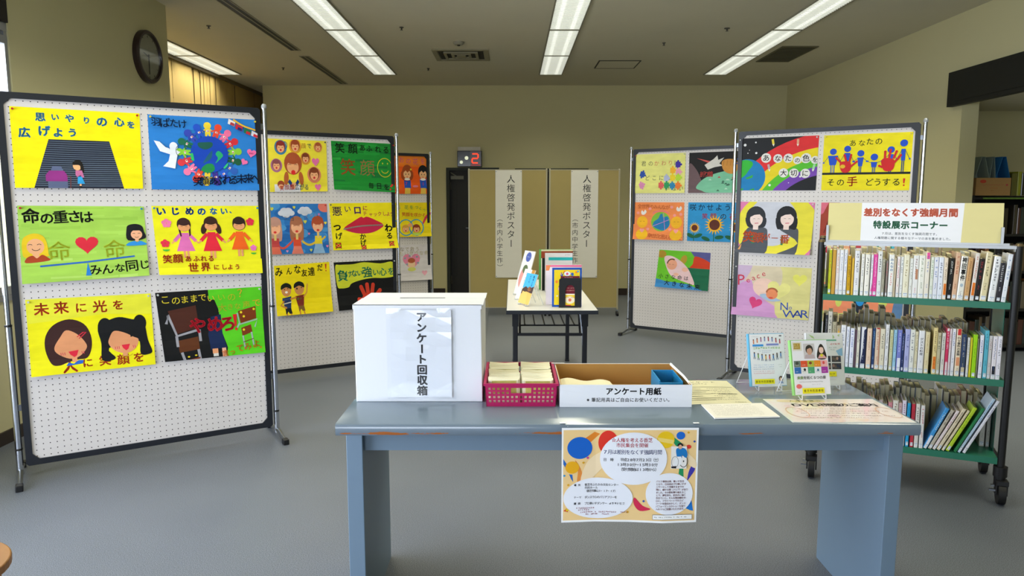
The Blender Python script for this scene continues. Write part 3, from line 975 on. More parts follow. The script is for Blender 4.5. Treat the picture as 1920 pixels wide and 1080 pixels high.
a.P([(72.5, 48), (79.5, 47.5), (78, 52), (76, 53.5), (73.5, 51)], 'd8263c')
for x in (67, 68.6, 70.2, 82, 83.5):
    a.L([(x, 49), (x + 0.3, 51.5)], 0.5, 'c83050')
poster(bA, a, 'poster_painting', 'yellow painting of two large faces with bobbed and twin-tailed dark hair', ((0.078, 0.908), (0.637, 0.902), (0.640, 0.515), (0.078, 0.518)), (0.010, 0.010), 'ww', ph=3)

a = Art(100, 70, '0f0f0f', 6)
a.P([(48, 0), (100, 0), (100, 70), (58, 70), (60, 60), (57, 50), (57, 30), (54, 14), (48, 9)], '58c81e')
a.P([(46, 12), (53, 10), (56, 20), (57, 30), (58, 46), (62, 61), (60, 70), (40, 70), (42, 30)], '0f0f0f')
a.P([(48, 28), (58, 26), (58, 46), (61, 61), (45, 62), (44, 46)], '14254c')
a.R(46.5, 61, 52, 66, 'e8a070').R(47, 66, 52, 69, 'd8d4cc').R(56, 61, 60, 70, 'e8b090')
a.P([(9, 19), (35, 15), (36, 38), (14, 43)], '4a2418').P([(14, 50), (34, 47), (34.5, 60), (15, 62)], '5c3014')
for L_ in ([(6, 32), (8.5, 23), (14.5, 45), (36, 40)], [(14, 45), (14, 56)], [(36, 40), (36, 52)], [(17, 62), (20, 75)], [(33, 60), (34, 72)]):
    a.L(L_, 2.6, '9c9aa0')
a.P([(17, 71), (34, 68), (34, 69.5), (17, 73)], '7a3418')
for x, y in ((23, 67), (30, 66)):
    a.E(x, y, 1.2, 0.8, 'e8d020')
a.P([(75, 24), (93, 20), (93, 33), (77, 37)], '783410').P([(77, 42), (87, 39), (88, 47), (77.5, 50.5)], '783410')
for L_ in ([(74, 26), (76, 38), (94, 34), (91, 42)], [(78, 50), (79.5, 64)], [(87, 47), (88.5, 61)], [(73, 42), (75.5, 37)]):
    a.L(L_, 1.6, '9fb0a8')
a.L([(78, 57), (89, 54)], 0.8, '6a3a18')
for x, y in ((78, 25.5), (80.5, 30), (91, 23), (79.5, 44)):
    a.E(x, y, 1.2, 1.2, 'e8d020')
for ch, x, y, s_, c in (('こ', 8, 7.5, 9.5, 'e0cc30'), ('の', 17.5, 9, 9, 'e0cc30'), ('ま', 25.5, 8.5, 8.5, 'e0cc30'), ('ま', 34, 8, 8.5, 'e0cc30'), ('で', 42, 7.5, 8.5, 'e0cc30'), ('い', 50, 9, 8, 'dcc430'), ('い', 60, 8.5, 8, 'b0b820'), ('の', 70, 9, 9, 'b4b820'), ('？', 81, 5.5, 11, 'd8a428'), ('大', 60, 19.5, 9, 'a8a820'), ('き', 68, 19, 7, 'a8a820'), ('な', 75, 19, 7, 'b0b020'), ('声', 84, 18, 8, 'b8a820'), ('で', 94, 16.5, 9, 'd8a428'), ('、', 99, 18, 5, 'd8a428')):
    a.g(ch, x, y, s_, c, 0.005)
for ch, x, y, s_ in (('や', 35, 36, 17), ('め', 51.5, 36, 17.5), ('ろ', 64, 36.5, 17)):
    a.g(ch, x, y, s_, 'd42436', 0.035, -4)
a.P([(69.5, 27), (73.5, 27), (72.5, 39), (71, 40)], 'd42020').E(72, 42.5, 1.3, 1.5, 'd42020')
for ch, x, y, s_ in (('言', 59, 67, 7.5), ('っ', 66, 66, 6.5), ('て', 74, 63, 8.5), ('み', 82, 62, 8.5), ('よ', 91, 60, 9), ('。', 97.5, 62, 7)):
    a.g(ch, x, y, s_, 'dc7c20', 0.015, -4)
poster(bA, a, 'poster_painting', 'half black, half green painting of broken chairs with red shouting letters', ((0.659, 0.903), (1.213, 0.902), (1.219, 0.517), (0.687, 0.521)), (0.008, 0.014), 'ww', ph=4)

# ================================================= board B
bB = board((-2.046, 5.343), (-0.943, 5.98), 'pegboard display stand behind the white ballot box, with the closed red lips painting')
a = Art(100, 70, 'e8d83a', 11)
def fy(x, y, r, ring_, hair='8a3a20'):
    a.E(x, y, r * 1.5, r * 1.4, ring_)
    face(a, x, y, r, 'e8a878', hair)
fy(21.5, 11, 7, '3878a0', '8a2a24'); a.A(28.5, 8, 4, 4.5, -100, 100, 1, '2a5a78')
fy(46, 9, 7, 'd89a2c', '94401f'); fy(63, 25, 6, 'd89030', '7a3a20'); fy(13, 35, 6.5, 'a8688c', '8a4a50'); fy(77, 47, 8, 'd07c5c', '7a3818'); fy(85, 9, 5, 'd08a4a', 'a05028')
a.R(8, 60, 52, 70, 'd8d6dc')
a.E(41, 32, 15, 15, 'a8502c').E(28.5, 52, 4, 9, 'b05c2c', 8).E(54, 52, 4, 9, 'b05c2c', -8).E(40.5, 37, 10, 9, 'e8a878').E(41, 26, 12, 7, 'a8502c').P([(33, 58), (47, 58), (43, 66), (38, 66)], 'e8a878')
smile(a, 40.5, 35, 12, '5a3020', 0.6)
a.E(41, 44, 3.6, 3.2, 'd02424').P([(34, 53), (38, 58), (36, 63), (31, 57)], '1c3a78').P([(48, 53), (44, 58), (46, 62), (50.5, 57)], '1c3a78')
a.Hh(80, 29, 6.5, 'e070a4').Hh(83, 64, 5.5, 'e070a4')
a.E(19, 60, 6, 5, '98442a').E(19, 63, 4.6, 3, 'e8a878')
a.T('顔で', 60, 8, 8, 'b07828', 0.0, 10).g('で', 70, 8, 8, '2e5f70', 0.01)
a.T('顔', 29, 64, 8, 'c04038', 0.01).g('顔', 37.5, 64, 8, 'b82038', 0.02).T('広がる', 46, 64, 8.5, '2c5f7c', 0.01, 8.5)
a.g('笑', 20, 65, 7, 'c83028', 0.02)
poster(bB, a, 'poster_painting', 'yellow painting of a red haired girl among round portrait bubbles', ((0.250, 1.856), (0.694, 1.854), (0.690, 1.467), (0.255, 1.46)), (0.005, 0.006), '-k', ph=1)

a = Art(100, 70, '16882e', 12)
for i in range(30):
    a.inc = 0.25
    x, y = a.rnd.uniform(-10, 80), a.rnd.uniform(2, 68)
    a.L([(x, y), (x + a.rnd.uniform(15, 40), y + a.rnd.uniform(-2, 2))], a.rnd.uniform(1.5, 4), a.rnd.choice(['1b9434', '127a2a', '28a03a', '0f7030']))
a.inc = 1
a.n += 1
for ch, x, y, s_ in (('笑', 13, 10, 15), ('顔', 33, 10, 15), ('あ', 48, 8, 10), ('ふ', 59, 8.5, 10), ('れ', 73, 9, 10), ('る', 86, 9.5, 11), ('毎', 60, 62, 9), ('日', 73, 62, 10), ('を', 85.5, 63, 10)):
    a.g(ch, x, y, s_, '0f2a14', 0.025)
a.g('笑', 24, 37, 25, 'b8662c', 0.01).g('顔', 55, 37, 25, '8a6a3a', 0.005)
a.O(83.5, 35, 12, 13.5, 1.2, 'b8b828').A(83.5, 37, 6, 6, 20, 160, 1.1, 'b8b828').E(80, 29, 0.8, 1.2, 'b8b828').E(88, 29, 0.8, 1.2, 'b8b828')
a.P([(91, 62), (96, 56.5), (98, 58), (94, 63)], 'd02824').E(92, 66, 1.4, 1.2, 'd02824')
poster(bB, a, 'poster_painting', 'dark green painting with a yellow outlined smiley circle', ((0.730, 1.858), (1.252, 1.853), (1.248, 1.462), (0.742, 1.482)), (0.010, 0.006), '-r', ph=2)

a = Art(100, 70, '2c74bc', 13)
for i in range(36):
    a.inc = 0.25
    a.E(a.rnd.uniform(0, 100), a.rnd.uniform(0, 70), a.rnd.uniform(4, 12), a.rnd.uniform(3, 7), a.rnd.choice(['3a86cc', '2566ac', '4a94d0', '1f5fa8']))
a.inc = 1
a.n += 1
def cloud(x, y, k):
    for dx, dy, r in ((-8, 1, 5), (-3, -2, 6), (4, -2, 6), (9, 1, 5), (0, 3, 6)):
        a.E(x + dx * k, y + dy * k, r * k * 1.15, r * k * 0.75, 'ccd0dc')
cloud(28, 12, 1.0); cloud(60, 10, 0.9)
a.E(96, 4, 12, 8, 'e07868')
def kid(x, y, hair, top, bot, k=1.0, girl_=True):
    if girl_:
        a.P([(x - 10 * k, y), (x - 11 * k, y + 20 * k), (x - 4 * k, y + 22 * k), (x + 4 * k, y + 22 * k), (x + 11 * k, y + 20 * k), (x + 10 * k, y)], hair, 1)
    a.P([(x - 6 * k, y + 18 * k), (x + 6 * k, y + 18 * k), (x + 7 * k, y + 32 * k), (x - 7 * k, y + 32 * k)], top)
    a.P([(x - 6 * k, y + 30 * k), (x + 6 * k, y + 30 * k), (x + 13 * k, y + 48 * k), (x - 13 * k, y + 48 * k)], bot)
    a.R(x - 2 * k, y + 12 * k, x + 2 * k, y + 21 * k, 'e0c070')
    a.E(x, y, 11.5 * k, 12 * k, hair).E(x, y + 4 * k, 9.5 * k, 9 * k, 'eeb088').E(x, y - 5 * k, 10.5 * k, 6.5 * k, hair)
    smile(a, x, y + 3 * k, 9 * k, '8a5040', 0.5)
    a.E(x, y + 9.5 * k, 2.6 * k, 1.6 * k, 'd83a30')
a.L([(8, 55), (20, 62), (33, 55), (40, 48)], 3, 'c84a3c', 1).L([(53, 52), (62, 57), (70, 57), (80, 52)], 3, 'd0b038', 1).L([(88, 51), (95, 46)], 2.6, 'd0b038')
kid(8, 30, 'c09080', 'b84040', 'd86850'); kid(45, 29, 'a86a4c', 'd0482c', 'e07c68'); kid(82, 28, 'a84a2c', 'dcc428', '8ab0d0', 0.95, False)
for x, y, k, c in ((42, 5, 2.4, 'd8d040'), (60, 25, 3, 'c8c850'), (96, 27, 2.4, 'd8d040'), (66, 42, 2, 'e080a0'), (85, 15, 2, 'd07ab0'), (68, 65, 2.4, 'c8d060'), (97, 60, 2.2, 'e080b0'), (27, 66, 2, 'd890c0'), (4, 7, 3, 'c8c850')):
    a.Hh(x, y, k, c)
a.T('ニコニコ', 20, 19.5, 6, '5c6470', 0.01, 6, 0.6).T('えがお', 63, 18, 5, 'b8c4e0', 0.01, 8, -1)
poster(bB, a, 'poster_painting', 'blue sky painting of smiling children hand in hand under white clouds', ((0.245, 1.372), (0.682, 1.371), (0.688, 0.985), (0.245, 0.99)), (0.006, 0.010), '-r', ph=0)

a = Art(100, 70, 'eedc10', 14)
for ch, x, y, s_, c, bb in (('悪', 11, 12, 15, '4a3258', 0.02), ('い', 27, 9, 11, '5a3570', 0.02), ('口', 42, 11, 12, '6a3a88', 0.045), ('に', 54, 8, 8, 'c0304c', 0.03), ('チ', 53, 16, 7, 'c0304c', 0.02), ('ャ', 62, 17.5, 7, 'c0304c', 0.02), ('ッ', 69, 17.5, 7, 'c0304c', 0.02), ('ク', 76, 17, 7, 'c0304c', 0.02), ('し', 83.5, 17, 7, 'c0304c', 0.02), ('よ', 89.5, 17.5, 7, 'c0304c', 0.02), ('う', 95, 18, 7, 'c0304c', 0.02), ('つ', 9, 36, 12, '17180f', 0.04), ('げ', 10, 49, 11, '17180f', 0.03), ('か', 46, 51, 10, '17180f', 0.03), ('げ', 46, 60, 9.5, '17180f', 0.03), ('わ', 88, 39, 13, '17180f', 0.04), ('る', 88, 51, 11, '17180f', 0.03)):
    a.g(ch, x, y, s_, c, bb)
for x, y, s_ in ((8, 63, 9.5), (46, 67.5, 8), (90, 63, 8)):
    a.g('口', x, y, s_ * 1.15, '2a2018', 0.02).L([(x - 4, y - 3.4), (x + 4, y + 3.4)], 1.6, 'd02a30').L([(x + 4, y - 3.4), (x - 4, y + 3.4)], 1.6, 'd02a30')
a.P([(19, 38), (33, 28), (46, 21), (50, 22.5), (56, 21), (70, 27), (80, 34), (70, 42), (55, 46), (35, 45)], 'c4203c', 1)
a.P([(19, 38), (35, 36), (50, 34), (80, 34), (70, 42), (55, 46), (35, 45)], 'b81f48', 1)
a.L([(18, 39), (35, 36), (50, 34.5), (79, 34)], 1.8, '8a8478', 1)
for i in range(26):
    x = 20 + i * 2.25
    a.L([(x, 37.5 - (x - 20) * 0.06 - 0.8), (x + 0.5, 37.5 - (x - 20) * 0.06 + 0.8)], 0.5, '5a5850')
poster(bB, a, 'poster_painting', 'yellow painting of closed red lips zipped shut', ((0.700, 1.374), (1.235, 1.380), (1.262, 1.008), (0.722, 1.004)), (0.010, 0.022), 'kk', wave=0.006, ph=1.5)

a = Art(100, 70, 'f0d80c', 15)
for ch, x, y, s_ in (('み', 8, 9, 14), ('ん', 26, 9, 11), ('な', 41, 7.5, 13), ('友', 53, 13, 11), ('達', 66, 12, 13), ('だ', 82, 7, 11)):
    a.g(ch, x, y, s_, '17170f', 0.025)
a.P([(91.5, 2.5), (94.5, 2.5), (93.5, 9.5), (92.2, 9.5)], 'c82c24').E(92.8, 12, 1, 1, 'c82c24')
def boy(x, y, top, sh, k=1.0):
    a.L([(x - 1.6, y + 31 * k), (x - 0.5, y + 45 * k)], 2.4, 'c88838').L([(x + 5, y + 30 * k), (x + 8, y + 44 * k)], 2.4, 'c88838')
    a.P([(x - 4, y + 24 * k), (x + 6, y + 24 * k), (x + 8, y + 33 * k), (x + 3, y + 33 * k), (x + 1, y + 30 * k), (x - 3, y + 34 * k)], sh)
    a.P([(x - 8, y + 11 * k), (x + 8, y + 9 * k), (x + 6.5, y + 25 * k), (x - 4, y + 26 * k)], top)
    a.E(x, y, 8.6, 9, 'c88850').P([(x - 9, y - 1), (x - 8, y - 7), (x, y - 10), (x + 8, y - 7), (x + 9, y - 1), (x, y - 4)], '141814', 1)
boy(19, 35, '1f3560', '12161c'); boy(42, 34, '7a2c20', '7a5a28', 0.95)
a.L([(14, 50), (8, 56), (18, 60)], 2.6, 'c88838').L([(25, 48), (36, 46)], 2.6, 'c88838').L([(49, 46), (55, 40), (57, 28)], 2.6, 'd8a040').L([(11, 49), (25, 47)], 2, '3a4a70').L([(13, 54), (27, 52)], 1.4, 'dcd8c8')
a.E(19, 38, 2.4, 1.6, 'ece4d8').E(16, 34, 0.8, 0.8, '101010').E(22, 33, 0.8, 0.8, '101010').E(38, 34, 1.4, 1.4, '101010').E(46, 33, 0.9, 0.9, '101010').T('めい', 39, 48, 4, '3f9a3c', 0.02, 4.5)
poster(bB, a, 'poster_painting', 'yellow painting of two boys standing arm in arm', ((0.262, 0.902), (0.688, 0.914), (0.700, 0.520), (0.268, 0.515)), (0.020, 0.026), '--', ph=2.5)

a = Art(100, 70, '0d0d0d', 16)
a.P([(2, 6), (10, 4), (30, 4), (48, 2), (75, 5), (96, 4), (98, 24), (80, 27), (60, 26), (40, 28), (25, 32), (20, 37), (8, 38), (2, 34)], 'c8cc2c', 1)
for ch, x, y, s_ in (('負', 12, 20, 17), ('け', 22, 18, 11), ('な', 31, 17.5, 11), ('い', 40, 17.5, 10), ('強', 52, 17, 17), ('い', 66, 18, 11), ('心', 78, 18, 13), ('を', 92, 18, 12)):
    a.g(ch, x, y, s_, '148468', 0.025)
a.E(53, 58, 14, 11, 'c83a24')
for L_ in ([(46, 53), (40, 38)], [(51, 50), (50, 35)], [(57, 50), (60, 36)], [(62, 54), (71, 45)], [(44, 58), (35, 56)]):
    a.L(L_, 6, 'c83a24').E(*L_[1], 3, 3, 'c83a24')
for L_ in ([(45, 62), (50, 56), (58, 54)], [(47, 66), (54, 60)]):
    a.L(L_, 0.6, '8a1c10', 1)
poster(bB, a, 'poster_painting', 'black painting of a red raised hand below green lettering', ((0.722, 0.908), (1.240, 0.912), (1.250, 0.530), (0.752, 0.518)), (0.010, 0.014), '-w', ph=3.5)

# ================================================= board C
bC = board((-2.023, 7.613), (-0.92, 8.25), 'pegboard display stand farthest back on the left, half hidden, with the orange painting')
a = Art(100, 70, 'f07818', 21)
a.R(0, 20, 100, 70, 'ee5c12').P([(0, 0), (100, 0), (100, 14), (60, 18), (0, 12)], 'f08228')
a.T('えがおの花を', 12, 8, 12, 'c8507c', 0.0, 15, 0.5, jit=1)
for x, hair, k in ((53, 'a0481c', 0), (87, '141218', 1)):
    a.P([(x - 7, 42), (x + 7, 42), (x + 8, 60), (x - 6, 60)], '1f54c0').P([(x - 5, 59), (x + 6, 59), (x + 6, 70), (x - 6, 70)], 'e8c050')
    if not k:
        a.P([(x - 11, 28), (x - 10, 44), (x + 10, 44), (x + 11, 28)], hair, 1)
    a.E(x, 29, 10.5, 12.5, hair).E(x, 34, 8, 8, 'f0b884').P([(x - 9, 32), (x - 9, 22), (x + 9, 22), (x + 9, 32), (x + 5, 27), (x + 1, 31), (x - 3, 27)], hair)
    a.E(x, 43, 6, 2.2, 'ece4e0').E(x - 3, 34, 0.9, 1.2, '3a3020').E(x + 3, 34, 0.9, 1.2, '3a3020').E(x, 39, 1.2, 0.9, 'd84030')
a.E(61, 25, 2, 1.8, 'f0d020').E(20, 60, 6, 2, 'e87a9a').g('7', 51, 51, 8, 'e04890', 0.03).g('1', 87, 51, 8, 'e04890', 0.03).E(70, 56, 6, 2, 'e8809a')
poster(bC, a, 'poster_painting', 'orange painting of two children wearing blue tops', cs(0.69, 1.246, 1.888, 1.468), (0.004, 0.004), '--')
a = Art(100, 70, 'ecd40e', 22)
a.T('花を', 48, 10, 9, '3a9a50', 0.01, 11).T('つくって', 70, 10, 8, '3a9a50', 0.01, 8, 2.4).T('笑顔を咲かそう', 42, 24, 9, 'e06a28', 0.02, 8.6, 0.5).T('友だち', 12, 10, 10, '3a80a8', 0.01, 10)
a.P([(100, 24), (92, 32), (84, 44), (80, 47), (82, 40), (90, 26), (100, 20)], 'd83a50', 1)
for x in (18, 46, 68):
    a.O(x, 51, 15, 16, 2.4, '4a9ab8')
face(a, 14, 56, 6.5, 'f0b080', 'c07030'); face(a, 45, 54, 7, 'f0b080', 'd8a040'); face(a, 68, 54, 7.5, 'f0b080', '8a3a1c')
a.P([(60, 62), (76, 62), (78, 67), (58, 67)], 'b8d050').E(55, 46, 5, 4, 'e8a060')
poster(bC, a, 'poster_painting', 'yellow painting of faces inside blue rings', cs(0.70, 1.262, 1.372, 0.990), (0.010, 0.022), '-y', ph=1)
a = Art(100, 70, 'd8d2d4', 23)
a.T('みんなで救う', 14, 8, 10, 'c0b49c', 0.01, 11, 0.3).T('たいせつな命', 34, 17, 9, 'd4c890', 0.01, 11)
a.Hh(56, 32, 19, 'e88aa8').E(56, 38, 8, 9, 'f0c8a0').E(56, 31, 8, 5, 'b8603c').E(56, 48, 9, 4, 'd8d870').Hh(84, 56, 6, 'ecaabb')
for x, y in ((42, 26), (68, 24), (46, 38), (70, 36), (52, 22)):
    a.E(x, y, 2.4, 2, '98a8b8')
poster(bC, a, 'poster_painting', 'pale painting of a baby inside a pink heart', cs(0.71, 1.262, 0.900, 0.495), (0.006, 0.02), '--', ph=2)

# ================================================= board D
bD = board((1.23, 7.53), (2.287, 6.818), 'pegboard display stand behind on the right, with a jigsaw painting and a single low one')
a = Art(100, 70, 'e2e084', 31)
for i, (ch, x, y) in enumerate((('君', 18, 17), ('の', 32, 17), ('か', 44, 17), ('わ', 58, 17), ('り', 71, 17), ('は', 83, 17), ('ど', 26, 43), ('こ', 40, 43), ('に', 54, 43), ('も', 68, 43), ('い', 66, 62), ('な', 80, 62), ('い', 93, 62))):
    a.g(ch, x, y, 10, 'c8624c' if ch in 'かわり' else '3c4038', 0.005)
def piece(x, y, s_, c, rot=0):
    cc, si = math.cos(R(rot)), math.sin(R(rot))
    def q(u, v):
        return (x + (u * cc - v * si) * s_, y + (u * si + v * cc) * s_)
    a.P([q(-.5, -.5), q(.5, -.5), q(.5, .5), q(-.5, .5)], c)
    for u, v in ((0, -.62), (.62, 0), (0, .62)):
        a.E(*q(u, v), s_ * .2, s_ * .2, c)
for x, y, c, r_ in ((16, 36, '2a50a8', 20), (15, 56, 'd488b4', -20), (86, 20, '3c2ca0', 0), (76, 30, 'f0b028', 0), (87, 33, 'e8a0b8', 0), (64, 44, 'b0b8dc', 0), (76, 43, 'e8cc28', 0), (87, 43, 'b8dc3c', 0), (54, 56, 'e0605c', 0), (65, 56, '2f9a5c', 0), (76, 57, '2f88b8', 0), (87, 57, 'f08030', 0)):
    piece(x, y, 9.5, c, r_)
poster(bD, a, 'poster_painting', 'pale yellow painting of coloured jigsaw pieces', cs(0.045, 0.585, 1.862, 1.469), (0.004, 0.006), 'rw', ph=1)
a = Art(100, 70, '131110', 32)
a.P([(0, 20), (14, 30), (24, 50), (34, 70), (0, 70)], '6a5458', 1)
a.P([(14, 60), (30, 44), (60, 34), (100, 32), (100, 70), (40, 70), (24, 66)], '7cc4a0', 1)
a.P([(14, 10), (40, 16), (38, 20)], 'c8504a').P([(28, 22), (44, 12), (50, 6), (52, 14), (62, 10), (54, 20), (60, 24), (46, 26), (34, 30)], 'dcd8d0').P([(90, 8), (98, 4), (100, 16), (92, 20)], 'dcd8d0')
for i in range(16):
    x, y = a.rnd.uniform(34, 96), a.rnd.uniform(42, 68)
    a.P([(x - 3, y + 1), (x, y - 2), (x + 3, y + 1)], a.rnd.choice(['3f6a58', 'b8dcc8', 'c0504a']))
a.P([(58, 18), (66, 13), (80, 14), (86, 22), (84, 34), (74, 38), (62, 32)], 'd0903c', 1)
for i in range(4):
    a.L([(62 + i * 6, 15), (61 + i * 6, 24)], 0.6, 'a86a20')
a.g('平', 92, 20, 18, '2c58b8', 0.03).g('和', 96, 32, 16, '1c1c20', 0.02).T('折り鶴', 25, 38, 10, 'c84c48', 0.03, 7)
poster(bD, a, 'poster_painting', 'dark painting of a hand over a green bowl with white birds', cs(0.622, 1.18, 1.860, 1.469), (0.004, 0.004), '--', ph=2)
a = Art(100, 70, 'f08a4c', 33)
a.T('全世界のみんなが', 12, 8, 9, 'c85a28', 0.01, 8, 0.2).T('幸せだと思えるように', 34, 62, 9, 'c04a24', 0.01, 6.8, 0.5)
a.E(55, 36, 19, 18, '7cb83c', n=30)
a.P([(42, 36), (50, 30), (54, 22), (58, 22), (60, 28), (68, 26), (72, 34), (72, 44), (62, 52), (50, 50), (40, 44)], '1f78b0', 1)
a.L([(38, 45), (72, 32)], 1, 'c080c0').L([(60, 20), (64, 52)], 1, 'c080c0').A(55, 22, 16, 6, 180, 340, 1.2, 'e06a98')
for x in (18, 86):
    a.E(x, 60, 12, 10, 'f0b81c').R(x - 7, 55, x + 7, 69, 'f0b81c').E(x, 37, 11, 11, 'f2b41e').Hh(x, 53, 4.5, 'f09a9a')
    smile(a, x, 37, 8, '9a6020', 0.6)
for x, y in ((20, 19), (90, 12)):
    a.P([(x - 5, y), (x - 3, y - 4), (x, y - 1), (x + 3, y - 5), (x + 6, y - 1), (x + 2, y + 4), (x - 3, y + 4)], 'e8e4e0', 1)
for x, y in ((9, 20), (76, 9), (33, 12), (94, 22), (30, 50), (74, 50), (82, 24)):
    a.E(x, y, 3, 2.6, 'f09890')
poster(bD, a, 'poster_painting', 'orange painting of a globe between two yellow figures', cs(0.045, 0.585, 1.377, 0.997), (0.018, 0.024), '--', ph=3)
a = Art(100, 70, '2690cc', 34)
a.T('咲かせよう', 9, 9, 13, '1a3a58', 0.01, 15.5)
a.g('笑', 31, 25, 11, 'c03050', 0.02).g('顔', 46, 25, 12, 'c8501c', 0.02).g('の', 64, 25, 12, '3a3020', 0.01).g('花', 80, 25, 12, 'c03050', 0.02)
def sun(x, y, r):
    for i in range(18):
        t = R(20 * i)
        a.P([(x + r * math.cos(t - 0.2), y + r * math.sin(t - 0.2)), (x + r * 1.95 * math.cos(t), y + r * 1.95 * math.sin(t)), (x + r * math.cos(t + 0.2), y + r * math.sin(t + 0.2))], 'f0b41c')
    a.E(x, y, r * 1.25, r * 1.25, 'f0b41c').E(x, y, r, r, '5c2614')
a.L([(12, 50), (12, 70)], 1.4, '1c6a38').L([(48, 50), (48, 70)], 1.4, '1c6a38').L([(88, 50), (88, 70)], 1.4, '1c6a38')
sun(13, 46, 5.6); sun(49, 40, 9.4); sun(88, 44, 7)
for x, y, r_ in ((6, 60, 25), (20, 60, -20), (34, 65, 20), (58, 62, -8), (76, 62, 15), (96, 60, -15)):
    a.E(x, y, 8, 3.4, '17603c', r_)
poster(bD, a, 'poster_painting', 'blue painting of sunflowers', cs(0.626, 1.18, 1.377, 0.997), (0.006, 0.004), '--', ph=4)
a = Art(100, 70, '6cc426', 35)
a.P([(62, 0), (100, 0), (100, 18), (82, 10), (70, 9)], '5a5a98').P([(72, 8), (100, 18), (100, 32), (64, 32), (68, 22)], 'd8401c', 1).P([(58, 30), (100, 30), (100, 70), (80, 70), (66, 46)], '166a48')
a.E(6, 8, 9, 7, 'b08c28').E(50, 16, 6, 9, 'b89a30', 20)
a.P([(0, 54), (20, 58), (60, 60), (90, 70), (0, 70)], '3c8ccc')
a.P([(12, 13), (24, 10), (40, 16), (54, 26), (64, 38), (74, 60), (60, 58), (34, 50), (24, 42), (16, 28)], 'ecc8cc', 1)
a.E(28, 26, 10, 10, 'f0a888').A(28, 25, 9, 9, 180, 300, 2.4, '6a4a28').E(54, 34, 6, 4, 'f0b8a0').E(38, 44, 5, 3, 'f0b8a0')
smile(a, 27, 27, 8, '8a4a38', 0.5)
a.T('小さな命は', 9, 49, 9, '242420', 0.01, 12.2, 0.2).T('大きな未来', 22, 60.5, 10.5, '1c2438', 0.02, 14.5, 1.0)
poster(bD, a, 'poster_painting', 'painting of a baby wrapped in pale pink hung alone at the bottom', ((0.335, 0.898), (0.868, 0.885), (0.856, 0.508), (0.300, 0.517)), (0.016, 0.010), '--', ph=5)

# ================================================= board E
bE = board((1.712, 5.607), (2.755, 4.892), 'pegboard display stand just behind the book trolley, with the rainbow painting')
a = Art(100, 70, '0e1014', 41)
def band(r0, r1, c, cx=118, cy=118):
    pts = [(cx + r0 * math.cos(R(t)) * 1.12, cy + r0 * math.sin(R(t))) for t in range(180, 286, 5)]
    pts += [(cx + r1 * math.cos(R(t)) * 1.12, cy + r1 * math.sin(R(t))) for t in range(285, 179, -5)]
    a.P(pts, c)
band(104, 122, 'd8282a'); band(90, 104.2, 'e2cc14'); band(80, 90.2, '54b828'); band(69, 80.2, '7040a8')
a.E(12, 52, 24, 24, '0a78b4', n=30)
a.P([(-2, 34), (8, 29), (17, 31), (19, 36), (14, 43), (9, 50), (2, 54), (-2, 50)], '2fae34', 1).P([(10, 53), (20, 49), (19, 53), (12, 55)], '30a040').P([(0, 68), (8, 67), (6, 70), (0, 70)], '30a040').P([(15, 69), (22, 67), (22, 70)], '30a040')
for x, y, r in ((8, 9, 1.8), (22, 6, 1.1), (23, 20, 1.4), (42, 63, 1.6), (80, 52, 1.3), (12, 20, 0.7), (14, 16, 0.5), (66, 60, 0.6)):
    a.E(x, y, r, r, 'e0e0e0')
for x, y, r_, c in ((44, 6, -25, 'e0cc3c'), (75, 7, 0, 'e0a080'), (40, 39, -30, 'c0a8a8'), (96, 40, 25, '9ad0a0')):
    a.L([(x - 1.5 * math.sin(R(-r_)), y - 3.5), (x + 1.5 * math.sin(R(-r_)), y + 3)], 2.8, c).P([(x + 1.5 * math.sin(R(-r_)) - 1.4, y + 3), (x + 1.5 * math.sin(R(-r_)) + 1.4, y + 3), (x + 2.2 * math.sin(R(-r_)), y + 6)], 'ece4d8')
for ch, x, y, r in (('あ', 36, 27, 6.4), ('な', 51, 28, 5.8), ('た', 64, 28, 6), ('の', 75.5, 31, 5), ('色', 86, 28.5, 6.4), ('を', 97, 31, 5), ('大', 59, 47, 6), ('切', 72, 47.5, 6), ('に', 86, 48, 6)):
    a.E(x, y, r, r, 'dfddd8').g(ch, x, y, r * 1.45, '1a1c1e', 0.015)
poster(bE, a, 'poster_painting', 'black space painting of a rainbow rising from the earth', ((0.030, 1.864), (0.602, 1.860), (0.597, 1.469), (0.033, 1.473)), (0.002, 0.002), 'ww', wave=0.001)
a = Art(100, 70, 'e8d80c', 42)
a.T('あなたの', 34.5, 11.5, 9, '23361c', 0.012, 9.7, -0.6, jit=1)
for ch, x, y in (('そ', 11, 60), ('の', 22.5, 60), ('ど', 55.5, 60), ('う', 65, 60), ('す', 74.5, 60), ('る', 85.5, 60)):
    a.g(ch, x, y, 10, '23361c', 0.012)
a.g('手', 36, 59, 13, 'c02a18', 0.02).P([(92.5, 55.5), (95, 55.5), (94.4, 61.5), (93, 61.5)], 'd02418').E(93.8, 63.8, 1, 1, 'd02418')
a.R(-1, 47.5, 101, 50.2, '141a18')
def man(x, hy, hr, tw, ty, th, bw, ly):
    a.R(x - bw * 0.5, ty + th - 1, x - 0.4, 47.5, '20447c').R(x + 0.4, ty + th - 1, x + bw * 0.5, 47.5, '20447c')
    a.R(x - bw * 0.3, ty + th, x - 0.9, 47.5, 'd8d8c0').R(x + 0.9, ty + th, x + bw * 0.3, 47.5, 'd8d8c0')
    a.P([(x - tw, ty), (x + tw, ty), (x + bw * 0.75, ty + th), (x - bw * 0.75, ty + th)], '1c4cc0').E(x, hy, hr, hr, '1c4cc0')
    a.L([(x - tw + 0.6, ty + 1), (x - tw - 4.5, ly)], 0.5, '2a5060').L([(x + tw - 0.6, ty + 1), (x + tw + 4.5, ly)], 0.5, '2a5060').E(x - tw - 4.8, ly, 1, 1, '1c4cc0').E(x + tw + 4.8, ly, 1, 1, '1c4cc0')
